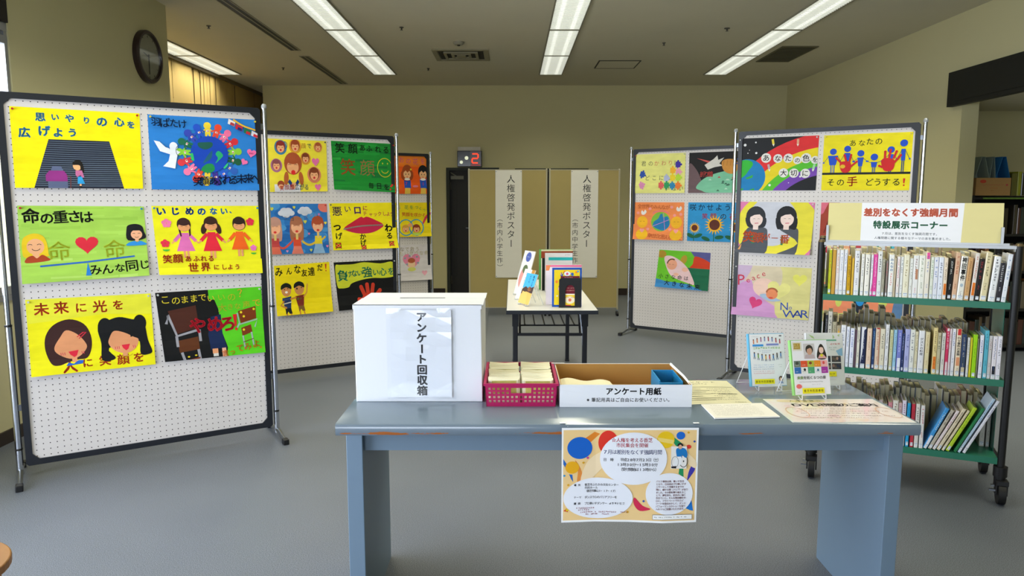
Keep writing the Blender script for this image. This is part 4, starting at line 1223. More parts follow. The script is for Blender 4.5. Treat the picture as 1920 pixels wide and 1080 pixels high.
man(12, 21, 4, 6, 26, 12, 5, 35); man(28.5, 18, 4, 3.6, 23, 10, 3, 34); man(44, 24, 4, 3.6, 29, 11, 3, 34); man(59.5, 29, 4.2, 3.6, 35, 6.5, 3.6, 34); man(77.5, 20.5, 4, 3, 26, 8, 3, 32); man(91, 13, 4.2, 2.4, 20, 14, 3, 32)
def hand(x, y, k, m_):
    a.P([(x - 9 * k, y - 6 * k), (x - 2 * k, y - 9 * k), (x + 6 * k, y - 6 * k), (x + 6 * k, y + 4 * k), (x + 1 * k, y + 8 * k), (x - 6 * k, y + 6 * k)], 'c81e20', 1)
    for L_ in m_:
        a.L([(x + u * k, y + v * k) for u, v in L_], 2.6 * k, 'c81e20').E(x + L_[-1][0] * k, y + L_[-1][1] * k, 1.5 * k, 1.5 * k, 'c81e20')
hand(28, 41, 0.85, [[(5, 0), (14, -8)], [(-6, -5), (-14, -14)], [(0, -8), (-3, -18)], [(4, -7), (6, -18)]])
a.E(24, 40, 3, 2.4, 'd8b020')
hand(76, 39, 0.95, [[(-7, 3), (-11, 1)], [(-5, -6), (-5, -17)], [(0, -9), (1, -19)], [(5, -8), (8, -17)], [(6, -3), (13, -12)]])
poster(bE, a, 'poster_painting', 'yellow painting of blue stick people with red handprints', ((0.636, 1.858), (1.197, 1.855), (1.194, 1.465), (0.634, 1.469)), (0.001, 0.001), 'yy', wave=0.001, ph=1)
a = Art(100, 70, 'd878a8', 43)
a.E(54, 36, 54, 50, 'e4d83c', n=40).E(48, 26, 32, 34, 'c6c8d4', n=30)
def sis(x, y, hair, n, longer):
    a.P([(x - 17 * n, y + 36), (x - 10, y + 16), (x + 12, y + 15), (x + 17, y + 24), (x + 14, 72), (x - 26 if n > 0 else x - 12, 72)], '4c5058', 1)
    a.E(x, y, 13, 14, hair)
    a.P([(x - 12, y), (x - 11, y + 13 + longer), (x - 3, y + 16), (x + 4, y + 16), (x + 13, y + 13 + longer), (x + 12, y)], hair, 1)
    a.E(x + 1, y + 4, 8.5, 9.5, 'ecd4cc').R(x - 3, y + 12, x + 4, y + 18, 'ecd4cc').P([(x - 11, y + 3), (x - 8, y - 8), (x, y - 11), (x + 9, y - 8), (x + 11, y + 3), (x + 5, y - 3), (x - 2, y - 2)], hair)
    smile(a, x + 1, y + 4, 7, '4a3a3a', 0.4); a.L([(x - 1, y + 9.5), (x + 4, y + 9)], 1.0, 'c85060')
sis(26, 20, '23262c', 1, 0); sis(66, 19, '111216', -1, 4)
a.R(22, 46, 26, 57, '1f7a50').R(61, 46, 64, 58, '1f7a50').P([(4, 66), (7, 60), (9, 58), (7, 66)], 'e0a060')
for ch, x, y, s_ in (('笑', 18, 48, 17), ('顔', 31, 49, 15), ('が', 42, 48, 10), ('一', 53, 49, 9), ('番', 66, 50, 13)):
    a.g(ch, x, y, s_, 'dc5c28', 0.02)
poster(bE, a, 'poster_painting', 'painting of two dark haired girls in grey clothes on yellow and pink', ((0.032, 1.388), (0.598, 1.381), (0.584, 1.000), (0.030, 1.000)), (0.006, 0.03), '-w', ph=2)
a = Art(100, 70, 'd8c0a8', 44)
a.P([(0, 0), (26, 0), (10, 30), (0, 36)], 'c8b0cc').P([(0, 36), (24, 20), (40, 44), (66, 60), (60, 70), (0, 70)], 'cf98cc', 1).P([(52, 0), (100, 0), (100, 70), (62, 70), (56, 40)], 'dcd48c', 1).P([(24, 0), (60, 0), (60, 30), (30, 32)], 'd6c8ac', 1)
a.E(42, 30, 16, 13, 'ecc8b8', 20).Hh(60, 32, 15, 'e6e08c', 8).Hh(86, 16, 9, 'e8e468')
a.Hh(31, 51, 9, 'd8407c', 18)
a.P([(36, 40), (46, 38), (60, 44), (64, 46), (54, 48), (44, 46)], 'a8bcd4', 1).E(52, 38, 7.5, 7, 'e88c5c').A(52, 36, 7, 6, 180, 350, 2.2, 'a86038').E(51, 43, 3, 1.2, 'd85040')
a.g('P', 10, 20, 21, 'c8324c', 0.0, -4)
for ch, x, y in (('e', 19, 20), ('a', 26, 16.5), ('c', 32, 13.5), ('e', 39, 10)):
    a.g(ch, x, y, 11, 'c8324c', 0.0, -18)
a.g('N', 69, 53, 15, '2448a8', 0.0, -4).g('o', 77, 54, 8, '2448a8', 0.0).T('WAR', 77, 63, 14.5, '2448a8', 0.0, 9.2, -0.8)
poster(bE, a, 'poster_painting', 'pastel painting of a sleeping baby with a pink heart and blue No WAR', ((0.034, 0.901), (0.599, 0.902), (0.591, 0.514), (0.018, 0.511)), (0.008, 0.004), 'w-', ph=3)
a = Art(100, 70, 'e6dfe0', 45)
a.P([(0, 0), (22, 0), (16, 30), (10, 52), (0, 54)], 'a03c28', 1).P([(0, 0), (9, 0), (3, 14), (0, 16)], 'd86a80').L([(5, 40), (12, 16), (18, 4)], 1.5, '6a2418', 1).E(3, 57, 5, 6, 'e87a60')
a.E(12, 62, 5, 5, 'c81e3c').P([(22, 58), (40, 57), (40, 70), (22, 70)], 'f0a468').E(32, 62, 10, 6, 'f0b080').P([(36, 54), (56, 54), (56, 58), (36, 59)], 'c8484c')
for i, c in enumerate(('5cc0d8', '128a60', 'dfe4e4', '128a60', '5cc0d8')):
    a.R(56 + i * 7, 54, 63 + i * 7, 70, c)
poster(bE, a, 'poster_painting', 'painting mostly hidden behind the trolley sign, with green and blue stripes below', ((0.640, 1.382), (1.200, 1.378), (1.200, 1.000), (0.640, 1.000)), (0.004, 0.004), '--', ph=4)
a = Art(100, 70, 'c8cc6c', 46)
a.R(0, 60, 100, 70, 'c8b884')
a.P([(4, 50), (3, 30), (12, 14), (26, 10), (40, 18), (44, 34), (42, 52), (26, 58), (10, 56)], 'ea8c64', 1).P([(56, 50), (54, 30), (64, 14), (80, 12), (94, 24), (95, 40), (90, 54), (72, 58)], 'ea8c64', 1)
a.P([(42, 14), (58, 12), (64, 26), (60, 40), (50, 56), (46, 44), (40, 30)], '1c2430', 1).E(52, 38, 5, 8, '1f8cd0').E(27, 40, 4, 9, 'c8d060').E(78, 38, 5, 8, 'c8d060').P([(90, 40), (100, 30), (100, 60), (88, 58)], '5c80a8')
poster(bE, a, 'poster_painting', 'painting of two orange faces seen through the trolley between its top shelves', ((0.640, 0.902), (1.200, 0.898), (1.200, 0.520), (0.640, 0.520)), (0.004, 0.004), '--', ph=5)
# ------------------------------------------------------------------ front table
def table_mat():
    m = mat('table_blue_grey', '6d7b87', 0.15, var=0.04, scale=5, spec=0.6)
    n, l = m.node_tree.nodes, m.node_tree.links
    b = n['Principled BSDF']
    t = n.new('ShaderNodeTexCoord')
    sp = n.new('ShaderNodeSeparateXYZ')
    l.new(t.outputs['Object'], sp.inputs[0])
    def M(op, a, c=None, d=None):
        q = n.new('ShaderNodeMath'); q.operation = op
        for i, v in enumerate((a, c, d)):
            if v is None: continue
            if isinstance(v, (int, float)): q.inputs[i].default_value = v
            else: l.new(v, q.inputs[i])
        return q.outputs[0]
    mpn = n.new('ShaderNodeMapping'); mpn.inputs['Scale'].default_value = (1, 1, 9)
    no = n.new('ShaderNodeTexNoise'); no.inputs['Scale'].default_value = 9; no.inputs['Detail'].default_value = 8; no.inputs['Roughness'].default_value = 0.62
    l.new(t.outputs['Object'], mpn.inputs['Vector']); l.new(mpn.outputs[0], no.inputs['Vector'])
    n3 = n.new('ShaderNodeTexNoise'); n3.inputs['Scale'].default_value = 2.3; n3.noise_dimensions = '1D'
    l.new(sp.outputs['X'], n3.inputs['W'])
    band = M('LESS_THAN', M('ABSOLUTE', M('SUBTRACT', sp.outputs['Z'], 0.6905)), M('MULTIPLY', M('SUBTRACT', M('ADD', no.outputs['Fac'], n3.outputs['Fac']), 1.05), 0.032))
    front = M('LESS_THAN', sp.outputs['Y'], 0.012)
    mask = M('MULTIPLY', band, front)
    mx = n.new('ShaderNodeMix'); mx.data_type = 'RGBA'
    old = b.inputs['Base Color'].links[0].from_socket
    l.new(old, mx.inputs['A']); mx.inputs['B'].default_value = (*lin('a8602c'), 1); l.new(mask, mx.inputs['Factor'])
    l.new(mx.outputs['Result'], b.inputs['Base Color'])
    return m
M_TABLE = table_mat()
M_TLEG = mat('table_side_blue', '6a7e90', 0.4, var=0.04)
TX0, TX1, TY0, TY1 = -0.541, 1.252, 2.134, 2.700
tb = empty('front_table', 'long blue-grey display table with worn edges carrying the ballot box and trays', 'table', (TX0, TY0, 0))
W_, D_ = TX1 - TX0, TY1 - TY0
prof = [(0.012, 0.7200), (0.004, 0.7172), (0.0005, 0.711), (0.0, 0.700), (0.001, 0.690), (0.006, 0.682), (0.016, 0.679), (D_ - 0.012, 0.679), (D_ - 0.002, 0.685), (D_, 0.70), (D_ - 0.002, 0.715), (D_ - 0.012, 0.72)]
MB().prism(prof, 'x', 0, W_).build('tabletop', M_TABLE, tb, smooth=True)
for x0, x1 in ((0.012, 0.064), (1.742, 1.790)):
    MB().box(x0, x1, 0.085, 0.560, 0, 0.679).build('leg_panel', M_TLEG, tb, bevel=0.002)
MB().box(0.064, 1.742, 0.115, 0.135, 0.596, 0.679).box(0.064, 1.742, 0.52, 0.54, 0.596, 0.679).build('apron', M_TLEG, tb)

TZ = 0.7202
# ballot box
bx = empty('ballot_box', 'white cardboard questionnaire collection box with vertical black lettering', 'box', (-0.528, 2.381, TZ), 0)
M_CARD = mat('white_cardboard', 'dddfe4', 0.55, var=0.02, bump=0.08, bscale=30)
BW, BD, BH = 0.428, 0.306, 0.330
b = MB()
b.add([(0, 0, 0), (BW, 0, 0), (BW, BD, 0), (0, BD, 0), (-0.003, 0.0, BH), (BW - 0.004, 0.0, BH), (BW, BD, BH), (0.006, BD, BH)], [(3, 2, 1, 0), (4, 5, 6, 7), (0, 1, 5, 4), (1, 2, 6, 5), (2, 3, 7, 6), (3, 0, 4, 7)])
b.build('body', M_CARD, bx, bevel=0.002)
MB().box(-0.005, BW - 0.002, -0.003, 0.0, BH - 0.012, BH + 0.0035).box(-0.005, BW + 0.004, -0.003, 0.16, BH + 0.001, BH + 0.003).box(-0.002, BW + 0.006, 0.162, BD + 0.002, BH + 0.001, BH + 0.003).build('lid_flap', M_CARD, bx)
MB().box(0.13, 0.29, 0.155, 0.163, BH + 0.0032, BH + 0.005).build('paper_slot', mat('slot_shade', '8e8a86', 0.8), bx)
b = MB()
b.add([(BW - 0.002, 0.02, BH + 0.004), (BW + 0.014, 0.05, BH - 0.05), (BW + 0.016, 0.26, BH - 0.05), (BW + 0.002, 0.29, BH + 0.004), (BW + 0.006, 0.03, 0.14), (BW + 0.006, 0.27, 0.15)], [(0, 1, 2, 3), (1, 4, 5, 2)])
b.build('tape_flap', M_CLEAR, bx)
a = Art(42, 64, 'e2e4ea', 51)
for i, ch in enumerate('アンケート回収箱'):
    a.g('ー' if ch == 'ー' else ch, 21.5, 5.0 + i * 7.75, 7.4, '15181c', 0.045, 90 if ch == 'ー' else 0)
def fm(u, v, lift):
    wv = 0.0022 * math.sin(7 * u + 5 * v) * math.sin(9 * v + 1) + 0.0016 * math.sin(23 * u * (0.6 + v) + 2)
    return Vector((0.120 + 0.205 * u, -(0.0035 + abs(wv) + lift), 0.315 - 0.298 * v))
o = a.mesh('sign_sheet', fm, M_LAM, slices=12)
o.parent = bx
b = MB()
n = 12
vs_, fs_ = [], []
for j in range(n + 1):
    for i in range(n + 1):
        u, v = i / n, j / n
        vs_.append((0.108 + 0.232 * u, -(0.0075 + 0.0025 * math.sin(9 * u + 6 * v) * math.sin(11 * v)), 0.322 - 0.312 * v))
for j in range(n):
    for i in range(n):
        q = j * (n + 1) + i
        fs_.append((q, q + 1, q + n + 2, q + n + 1))
MB().add(vs_, fs_).build('clear_sleeve', M_CLEAR, bx, smooth=True)

# magenta basket with packets
bk = empty('basket', 'magenta plastic basket with square holes, full of small packets', 'basket', (-0.090, 2.318, TZ), 0)
M_MAG = mat('magenta_plastic', 'ae1656', 0.35, var=0.03)
KW, KD, KH = 0.240, 0.315, 0.079
def taper(b):
    b.v = [(KW / 2 + (x - KW / 2) * (0.955 + 0.6 * z), KD / 2 + (y - KD / 2) * (0.965 + 0.5 * z), z) for x, y, z in b.v]
def holes(L, n, slot_):
    h = []
    for r in range(4):
        z = 0.0135 + r * 0.0143
        for c in range(n):
            x = 0.014 + c * (L - 0.028) / (n - 1)
            if slot_ and r >= 2 + (0 if r == 3 else 0) and abs(x - L / 2) < 0.040 and r == 3:
                continue
            h.append((x - 0.0042, x + 0.0042, z, z + 0.0085))
    if slot_:
        h = [q for q in h if not (q[2] > 0.040 and abs((q[0] + q[1]) / 2 - L / 2) < 0.042)]
        h.append((L / 2 - 0.034, L / 2 + 0.034, 0.0455, 0.064))
    return h
for nm, ax, t0, t1, L, n, sl in (('front_wall', 'y', 0, 0.003, KW, 15, True), ('rear_wall', 'y', KD - 0.003, KD, KW, 15, True), ('side_wall', 'x', 0, 0.003, KD, 19, False), ('side_wall', 'x', KW - 0.003, KW, KD, 19, False)):
    b = MB()
    grid_wall(b, ax, t0, t1, 0, L, 0.0, KH - 0.006, holes(L, n, sl))
    taper(b)
    b.build(nm, M_MAG, bk)
b = MB()
for x0, x1, y0, y1 in ((-0.004, KW + 0.004, -0.004, 0.005), (-0.004, KW + 0.004, KD - 0.005, KD + 0.004), (-0.004, 0.005, 0.005, KD - 0.005), (KW - 0.005, KW + 0.004, 0.005, KD - 0.005)):
    b.box(x0, x1, y0, y1, KH - 0.007, KH)
taper(b)
b.build('rim', M_MAG, bk)
b = MB().box(0.001, KW - 0.001, 0.001, KD - 0.001, 0, 0.003)
taper(b)
b.build('bottom', M_MAG, bk)
M_PK = mat('packet_cream', 'dcd8bc', 0.45, var=0.04)
M_PKY = mat('packet_yellow_print', 'b8b060', 0.5, var=0.35, scale=60)
rnd = random.Random(5)
pk = None
for side in (0, 1):
    for k in range(8):
        lb = 'cream pocket packet in the magenta basket, %s from the front in the %s column' % (['first', 'second', 'third', 'fourth', 'fifth', 'sixth', 'seventh', 'last'][k], ['left', 'right'][side])
        x = -0.090 + 0.010 + side * 0.112
        y = 2.318 + 0.016 + k * 0.0335
        z = TZ + 0.006
        rx = R(-30 + rnd.uniform(-5, 5))
        if pk is None:
            b = MB()
            xs = [0, 0.006, 0.10, 0.106]
            ts = [0.002, 0.008, 0.0085, 0.002]
            rows_ = []
            for zz, sc in ((0.0, 0.6), (0.004, 1.0), (0.074, 1.0), (0.080, 0.25)):
                rows_.append([(xs[i], -ts[i] * sc, zz) for i in range(4)] + [(xs[i], ts[i] * sc, zz) for i in (3, 2, 1, 0)])
            vs_ = [p for r_ in rows_ for p in r_]
            fs_ = [tuple(range(8))[::-1], tuple(24 + i for i in range(8))]
            for j in range(3):
                for i in range(8):
                    fs_.append((j * 8 + i, j * 8 + (i + 1) % 8, (j + 1) * 8 + (i + 1) % 8, (j + 1) * 8 + i))
            pk = b.add(vs_, fs_).build('pocket_packet', M_PK)
            MB().box(0.012, 0.094, -0.0095, -0.0083, 0.030, 0.072).build('printed_band', M_PKY, pk)
            MB().add([(0, -0.0008, 0.079), (0.106, -0.0008, 0.079), (0.106, 0.004, 0.088), (0.05, 0.006, 0.086), (0, 0.002, 0.09)], [(0, 1, 2, 3, 4)]).build('crimped_edge', M_CREAMP, pk)
            tag(pk, lb, 'packet', 'packets in the magenta basket')
            o = pk
        else:
            o = dup(pk, label=lb)
        o.location = (x + rnd.uniform(-0.002, 0.002), y, z + rnd.uniform(0, 0.002) + 0.002)
        o.rotation_euler = (rx, 0, R(rnd.uniform(-2, 2)))

# questionnaire tray
tr = empty('questionnaire_tray', 'low open cardboard tray, white outside and brown inside, with printed front', 'tray', (0.158, 2.318, TZ), 0)
M_KRAFT = mat('kraft_inside', 'b98d4c', 0.8, var=0.06, bump=0.1, bscale=40)
QW, QD, QH = 0.436, 0.292, 0.076
MB().box(0, QW, 0, 0.0018, 0, QH - 0.002).box(0, 0.0018, 0.0018, QD, 0, QH).box(QW - 0.0018, QW, 0.0018, QD, 0, QH).box(0, QW, QD, QD + 0.0018, 0, QH + 0.004).build('outer_paper', M_CARD, tr)
b = MB().box(0.002, QW - 0.002, 0.0022, QD, 0, 0.003).box(0.002, 0.005, 0.0022, QD, 0.003, QH - 0.001).box(QW - 0.005, QW - 0.002, 0.0022, QD, 0.003, QH - 0.001).box(0.002, QW - 0.002, QD - 0.003, QD, 0.003, QH + 0.002).box(0.002, QW - 0.002, 0.0022, 0.005, 0.003, QH - 0.004)
b.build('kraft_lining', M_KRAFT, tr)
b = MB()
b.add([(QW, 0.004, QH - 0.002), (QW - 0.002, 0.10, QH + 0.006), (QW - 0.006, 0.20, QH + 0.008), (QW - 0.012, QD - 0.02, QH + 0.012), (QW + 0.004, 0.012, QH - 0.014), (QW + 0.006, 0.10, QH - 0.010), (QW + 0.003, 0.20, QH - 0.006), (QW + 0.001, QD - 0.01, QH - 0.001)], [(0, 1, 5, 4), (1, 2, 6, 5), (2, 3, 7, 6)])
b.add([(QW - 0.006, 0.01, QH - 0.004), (QW - 0.010, 0.10, QH + 0.003), (QW - 0.014, 0.2, QH + 0.004), (QW - 0.018, QD - 0.03, QH + 0.006), (QW, 0.004, QH - 0.002), (QW - 0.002, 0.10, QH + 0.006), (QW - 0.006, 0.20, QH + 0.008), (QW - 0.012, QD - 0.02, QH + 0.012)], [(0, 1, 5, 4), (1, 2, 6, 5), (2, 3, 7, 6)])
b.build('folded_paper_edge', M_CARD, tr, smooth=True)
MB().box(-0.012, 0.036, QD - 0.003, QD + 0.003, QH + 0.0035, QH + 0.0055).build('tape_piece', M_WHITE, tr)
a = Art(100, 17.4, 'e6e7ec', 52)
a.T('アンケート用紙', 37.5, 5.2, 5.9, '15181c', 0.04, 6.05)
a.T('※筆記用具はご自由にお使いください。', 22.0, 11.8, 3.5, '181b20', 0.02, 3.62)
def fm(u, v, lift):
    d = 0.0012 + 0.0012 * abs(math.sin(5 * u + 3 * v)) + (0.004 * math.exp(-((u - 0.86) / 0.03) ** 2) * (1 - (2 * v - 1) ** 2))
    return Vector((QW * u, -(d + lift), (QH - 0.0005) * (1 - v)))
o = a.mesh('front_print', fm, M_INK, slices=4)
o.parent = tr
# things in the tray
b = MB()
n = 16
prof2 = [(0.006 + 0.19 * i / n, 0.052 + 0.008 * math.sin(3.1 * i / n + 0.4) + 0.006 * math.sin(9 * i / n)) for i in range(n + 1)]
for i in range(n):
    (x0, z0), (x1, z1) = prof2[i], prof2[i + 1]
    b.add([(x0, 0, z0), (x1, 0, z1), (x1, 0.21, z1 - 0.02), (x0, 0.21, z0 - 0.02), (x0, 0, z0 - 0.004), (x1, 0, z1 - 0.004), (x1, 0.21, z1 - 0.024), (x0, 0.21, z0 - 0.024)], [(0, 1, 2, 3), (7, 6, 5, 4), (0, 4, 5, 1), (2, 6, 7, 3)] + ([(0, 3, 7, 4)] if i == 0 else []) + ([(1, 5, 6, 2)] if i == n - 1 else []))
b.v = [(x, y, max(z - 0.004, 0.0038)) for x, y, z in b.v]
tag(b.build('questionnaire_sheets', M_CREAMP, None, loc=(0.158, 2.34, TZ)), 'bulging stack of cream questionnaire sheets lying in the white tray', 'paper')
pn = empty('pen_box', 'open blue box for pens in the right end of the white tray', 'box', (0.492, 2.345, TZ + 0.0035), R(-1))
M_BLUE = mat('blue_card', '1f86bc', 0.5, var=0.05)
b = MB().box(0, 0.078, 0, 0.003, 0, 0.072).box(0, 0.078, 0.155, 0.158, 0, 0.078).box(0, 0.003, 0.003, 0.155, 0, 0.078).box(0.075, 0.078, 0.003, 0.155, 0, 0.076).box(0.003, 0.075, 0.003, 0.155, 0, 0.003)
b.build('walls', M_BLUE, pn)
for i in range(5):
    MB().tube([(0.015 + i * 0.012, 0.02, 0.008), (0.018 + i * 0.011, 0.13, 0.03)], 0.0035, 6).build('pencil', mat('pencil_%s' % 'abcde'[i], ['1c2a34', '2a4a5c', '5a3a28', '26323a', '8a7050'][i], 0.4), pn)

# sheets on the table
def flat_sheet(name, art, label, corners, z, m, lift=0.0, cat='paper', thick=0.0006):
    (a_, b_, c_, d_) = corners
    cx, cy = sum(p[0] for p in corners) / 4, sum(p[1] for p in corners) / 4
    def fm(u, v, l_):
        x = (a_[0] * (1 - u) + b_[0] * u) * (1 - v) + (d_[0] * (1 - u) + c_[0] * u) * v
        y = (a_[1] * (1 - u) + b_[1] * u) * (1 - v) + (d_[1] * (1 - u) + c_[1] * u) * v
        return Vector((x - cx, y - cy, thick + lift * math.sin(3.1 * u) + l_))
    o = art.mesh(name, fm, m, slices=5 if lift else 0, thick=thick)
    o.location = (cx, cy, z)
    return tag(o, label, cat)
a = Art(50, 72, 'd9d3b2', 61)
a.T('アンケート', 12, 6, 5, '3a3a30', 0.01, 6)
a.M(18, 12, 6, 2.6, '3a3a30').R(2, 22, 48, 23, '3c3a30')
for i, y in enumerate((28, 33, 38, 43, 50, 56, 61)):
    a.R(2, y, [20, 26, 22, 28, 16, 30, 24][i], y + 0.8, '3c3a30')
    a.M(26, y, 9, 2.0, '6a6652')
a.R(30, 44, 46, 45, '3c3a30').M(38, 68, 5, 1.8, '3a3a30')
flat_sheet('questionnaire_form', a, 'cream questionnaire form lying beside the white tray, dense black lines', ((0.592, 2.658), (0.812, 2.661), (0.809, 2.352), (0.597, 2.345)), TZ, M_INK, 0.002)
a = Art(70, 52, 'e6e1d6', 62)
a.M(10, 6, 22, 2.1, '5a5650')
for y in range(12, 46, 4):
    a.M(6, y, 28, 1.9, 'a9a398')
flat_sheet('notice_leaflet', a, 'small white leaflet at the table edge between the cream form and the pink sheet', ((0.629, 2.330), (0.836, 2.345), (0.841, 2.194), (0.632, 2.178)), TZ + 0.0018, M_INK, thick=0.004)
a = Art(148, 100, 'dcdcd6', 63)
a.R(3, 3, 145, 97, 'e8d8d2')
for i in range(24):
    a.inc = 0.25
    a.E(a.rnd.uniform(6, 142), a.rnd.uniform(6, 94), a.rnd.uniform(5, 12), a.rnd.uniform(5, 11), a.rnd.choice(['ead0cc', 'efe0d8', 'e8d6c0', 'eacccc', 'ece4dc']))
a.inc = 1
a.n += 1
a.P([(16, 8), (40, 5), (74, 6), (76, 14), (40, 16), (18, 14)], 'e8d49c', 1)
a.T('人権啓発の', 34, 10, 6, '3a8a4c', 0.01, 9)
a.T('DVD視聴のご案内', 34, 28, 14, '4a4060', 0.02, 12.2)
for i, y in enumerate((46, 55, 64, 74, 82)):
    a.M(22 + i * 2, y, [30, 40, 36, 38, 26][i], 2.9, ['5a4a50', 'a05848', '5a4a50', '806060', 'a07848'][i])
a.n += 1
for x in (22, 136):
    a.O(x, 60, 12, 22, 1.2, 'e8b898')
flat_sheet('laminated_notice', a, 'large pink laminated notice at the right end of the table, dark DVD heading', ((0.862, 2.411), (1.240, 2.411), (1.244, 2.146), (0.864, 2.150)), TZ, M_LAM, thick=0.0008, cat='notice')

# event poster taped to the table front
a = Art(100, 70.7, 'f2f2f2', 71)
a.R(1.2, 1.6, 98.6, 69.2, 'ecc98c')
a.P([(17, 8), (24, 3), (28, 4.5), (20, 12)], 'e08428').P([(10, 24), (15, 33), (14, 42), (11.5, 40), (12, 32)], 'e08c40', 1)
a.P([(1.2, 23), (4.5, 28), (3, 30), (1.2, 27)], '2260b0').P([(5.5, 34.5), (8, 35), (8.6, 40.5), (7, 38)], '2a66b4').P([(75, 2.8), (82, 7), (89, 12.8), (84, 13.6), (80, 8)], '1f8e58', 1).P([(86.5, 30), (89.5, 30), (89.8, 37), (86, 34)], '1f8e58')
a.P([(98, 25), (94, 31), (92.5, 39), (95, 36), (98, 31)], '4038a0', 1).P([(54, 52), (53.5, 57), (58, 62), (66, 60.5), (60, 58)], 'd02c50', 1).P([(92, 60), (96, 53.5), (97.5, 62), (95, 61.5)], '1f74c8').P([(1.5, 62), (4, 60), (5, 63)], 'd83a24').P([(3, 60), (6, 61.5), (3.5, 62.5)], 'e0c020')
a.P([(35, 16), (20, 24), (14, 40), (22, 38), (30, 30), (38, 24)], 'f0d8b0', 1).P([(88, 16), (98, 24), (98, 30), (90, 24)], 'f0d8b0', 1)
a.E(13.3, 15, 9.2, 8.2, '1460c0', n=32).E(34, 11, 7.2, 9, 'd83424', n=30).E(7.8, 29.5, 5.1, 4.6, 'e8aa18').E(76, 8.8, 6.4, 6.2, 'e8c01c', n=28).P([(70, 7), (82, 9), (81.5, 12), (71, 10)], 'ecd070').E(86.9, 5.7, 3.2, 2.9, '1d66c4').E(93, 14, 1.9, 1.5, 'd83c30').E(19.2, 22.4, 0.9, 0.8, 'c03a90')
for x, y, c in ((16, 26, 'd8a018'), (5, 42.5, 'd8a018'), (92.5, 3.4, 'd8a018'), (49, 63, 'd8a018'), (60.6, 54.5, '2a50a8'), (97, 10, '2a4aa0'), (2, 35.5, '2a90c8')):
    a.P([(x - 1, y), (x, y - 0.9), (x + 1.1, y), (x, y + 1)], c)
a.E(52.7, 22.8, 24.6, 19.6, 'e9ebf2', n=44).E(27, 52.6, 25.6, 15.4, 'e9ebf2', n=44).E(79.4, 49, 17.4, 15.6, 'e9ebf2', n=40)
red, dk = 'c8283c', '2a2c34'
a.T('☆人権を考える香芝', 38, 9.0, 3.6, red, 0.012, 3.34).T('市民集会を開催', 41.5, 12.8, 3.5, red, 0.012, 3.36)
a.T('7月は差別をなくす強調月間', 32, 17.9, 3.7, '35407c', 0.01, 3.31)
a.T('日', 31.8, 23.7, 2.6, dk).T('時', 36.8, 23.7, 2.6, dk).T('平成28年7月23日（土）', 44.2, 23.6, 2.8, dk, 0.012, 2.26, 0)
a.T('13時30分〜15時30分', 41.5, 27.2, 2.8, dk, 0.012, 2.3).T('（受付開始は13時から）', 43.3, 30.8, 2.8, dk, 0.012, 2.42)
a.T('場', 10, 42.7, 1.9, dk).T('所', 13.2, 42.7, 1.9, dk).T('香芝市ふたかみ文化センター', 18.0, 42.5, 2.1, dk, 0.01, 1.93).T('市民ホール', 18.0, 44.8, 2.1, dk, 0.01, 1.95).T('（香芝市藤山1−17−17）', 18.0, 47.2, 2.1, dk, 0.01, 1.7)
a.T('テーマ', 10, 51.9, 1.9, dk, 0.01, 1.9).T('ダンスで心のバリアフリーを', 18.0, 51.9, 2.1, dk, 0.01, 1.84)
a.T('講', 10, 56.6, 1.9, dk).T('師', 13.2, 56.6, 1.9, dk).T('プロ車いすダンサー', 18.0, 56.6, 2.1, dk, 0.01, 1.86).M(36, 56.6, 6, 2.0, dk)
a.M(11.5, 60, 10, 1.5, '8a2a40').M(13, 61.4, 6, 1.4, '8a2a40').M(14.5, 63, 26, 1.35, '8a2a40').M(17, 64.6, 14, 1.35, '8a2a40')
tx = ['バイク事故以来、車いす生活', 'となり、日本初のプロ車いすダ', 'ンサーとして活躍するまでの', '間に、様々な壁（バリア）があり', 'ました。その壁を乗り越えるこ', 'とで、夢を持ち、前向きに強く', '生きていく。そんな実体験を中', '心に、プライベートでのエピ', 'ソードを面白おかしく、ダンス', 'パフォーマンスのショーを取り', '入れつつご披露いただきます。']
for i, s_ in enumerate(tx):
    a.T(s_, 70.3, 39.5 + i * 2.06, 1.75, '7a3038' if i else '7a3038', 0.01, 1.58)
a.R(67.2, 64.3, 96.6, 68, '3a4060').R(67.4, 64.5, 96.4, 67.8, 'f0f0ee').M(69, 66.2, 22, 1.1, '4a4a50')
a.R(80, 13.5, 91.5, 30, 'e6e2dc')
a.O(89.3, 24.5, 2.9, 4.4, 0.5, '34342e').E(89.3, 24.5, 0.5, 0.7, '34342e').P([(84, 15), (90, 15), (92, 19), (91, 22), (88, 20), (88, 22), (85, 22), (84, 20)], '1c74b8', 1).E(86.6, 13.7, 1.6, 1.8, 'd8a888').A(86.6, 13.2, 1.6, 1.6, 180, 360, 1.2, '1c1c20').P([(84, 21), (87.5, 21), (88, 27), (83, 28), (80.5, 29)], 'e8e8e8').O(83, 25, 2.5, 4, 0.35, '8a8a88').P([(80.3, 28.3), (84, 28), (84, 29.8), (80.5, 29.6)], '26262c')
def fm(u, v, lift):
    k = 0.0020 * (1 + math.sin(4 * math.pi * u * 1.2 + 1)) + 0.006 * v * v * (1 + math.sin(3 * math.pi * u + 0.5)) * 0.6
    return Vector((0.418 * u, -(0.003 + k + lift), -0.300 * v + 0.002 * v * math.sin(6 * u)))
o = a.mesh('event_poster', fm, print_mat('event_print', 0.4, 0.02, coat=0.4), slices=8)
o.location = (0.152, 2.132, 0.7105)
tag(o, 'event announcement poster with balloons taped on the front edge of the table', 'poster')
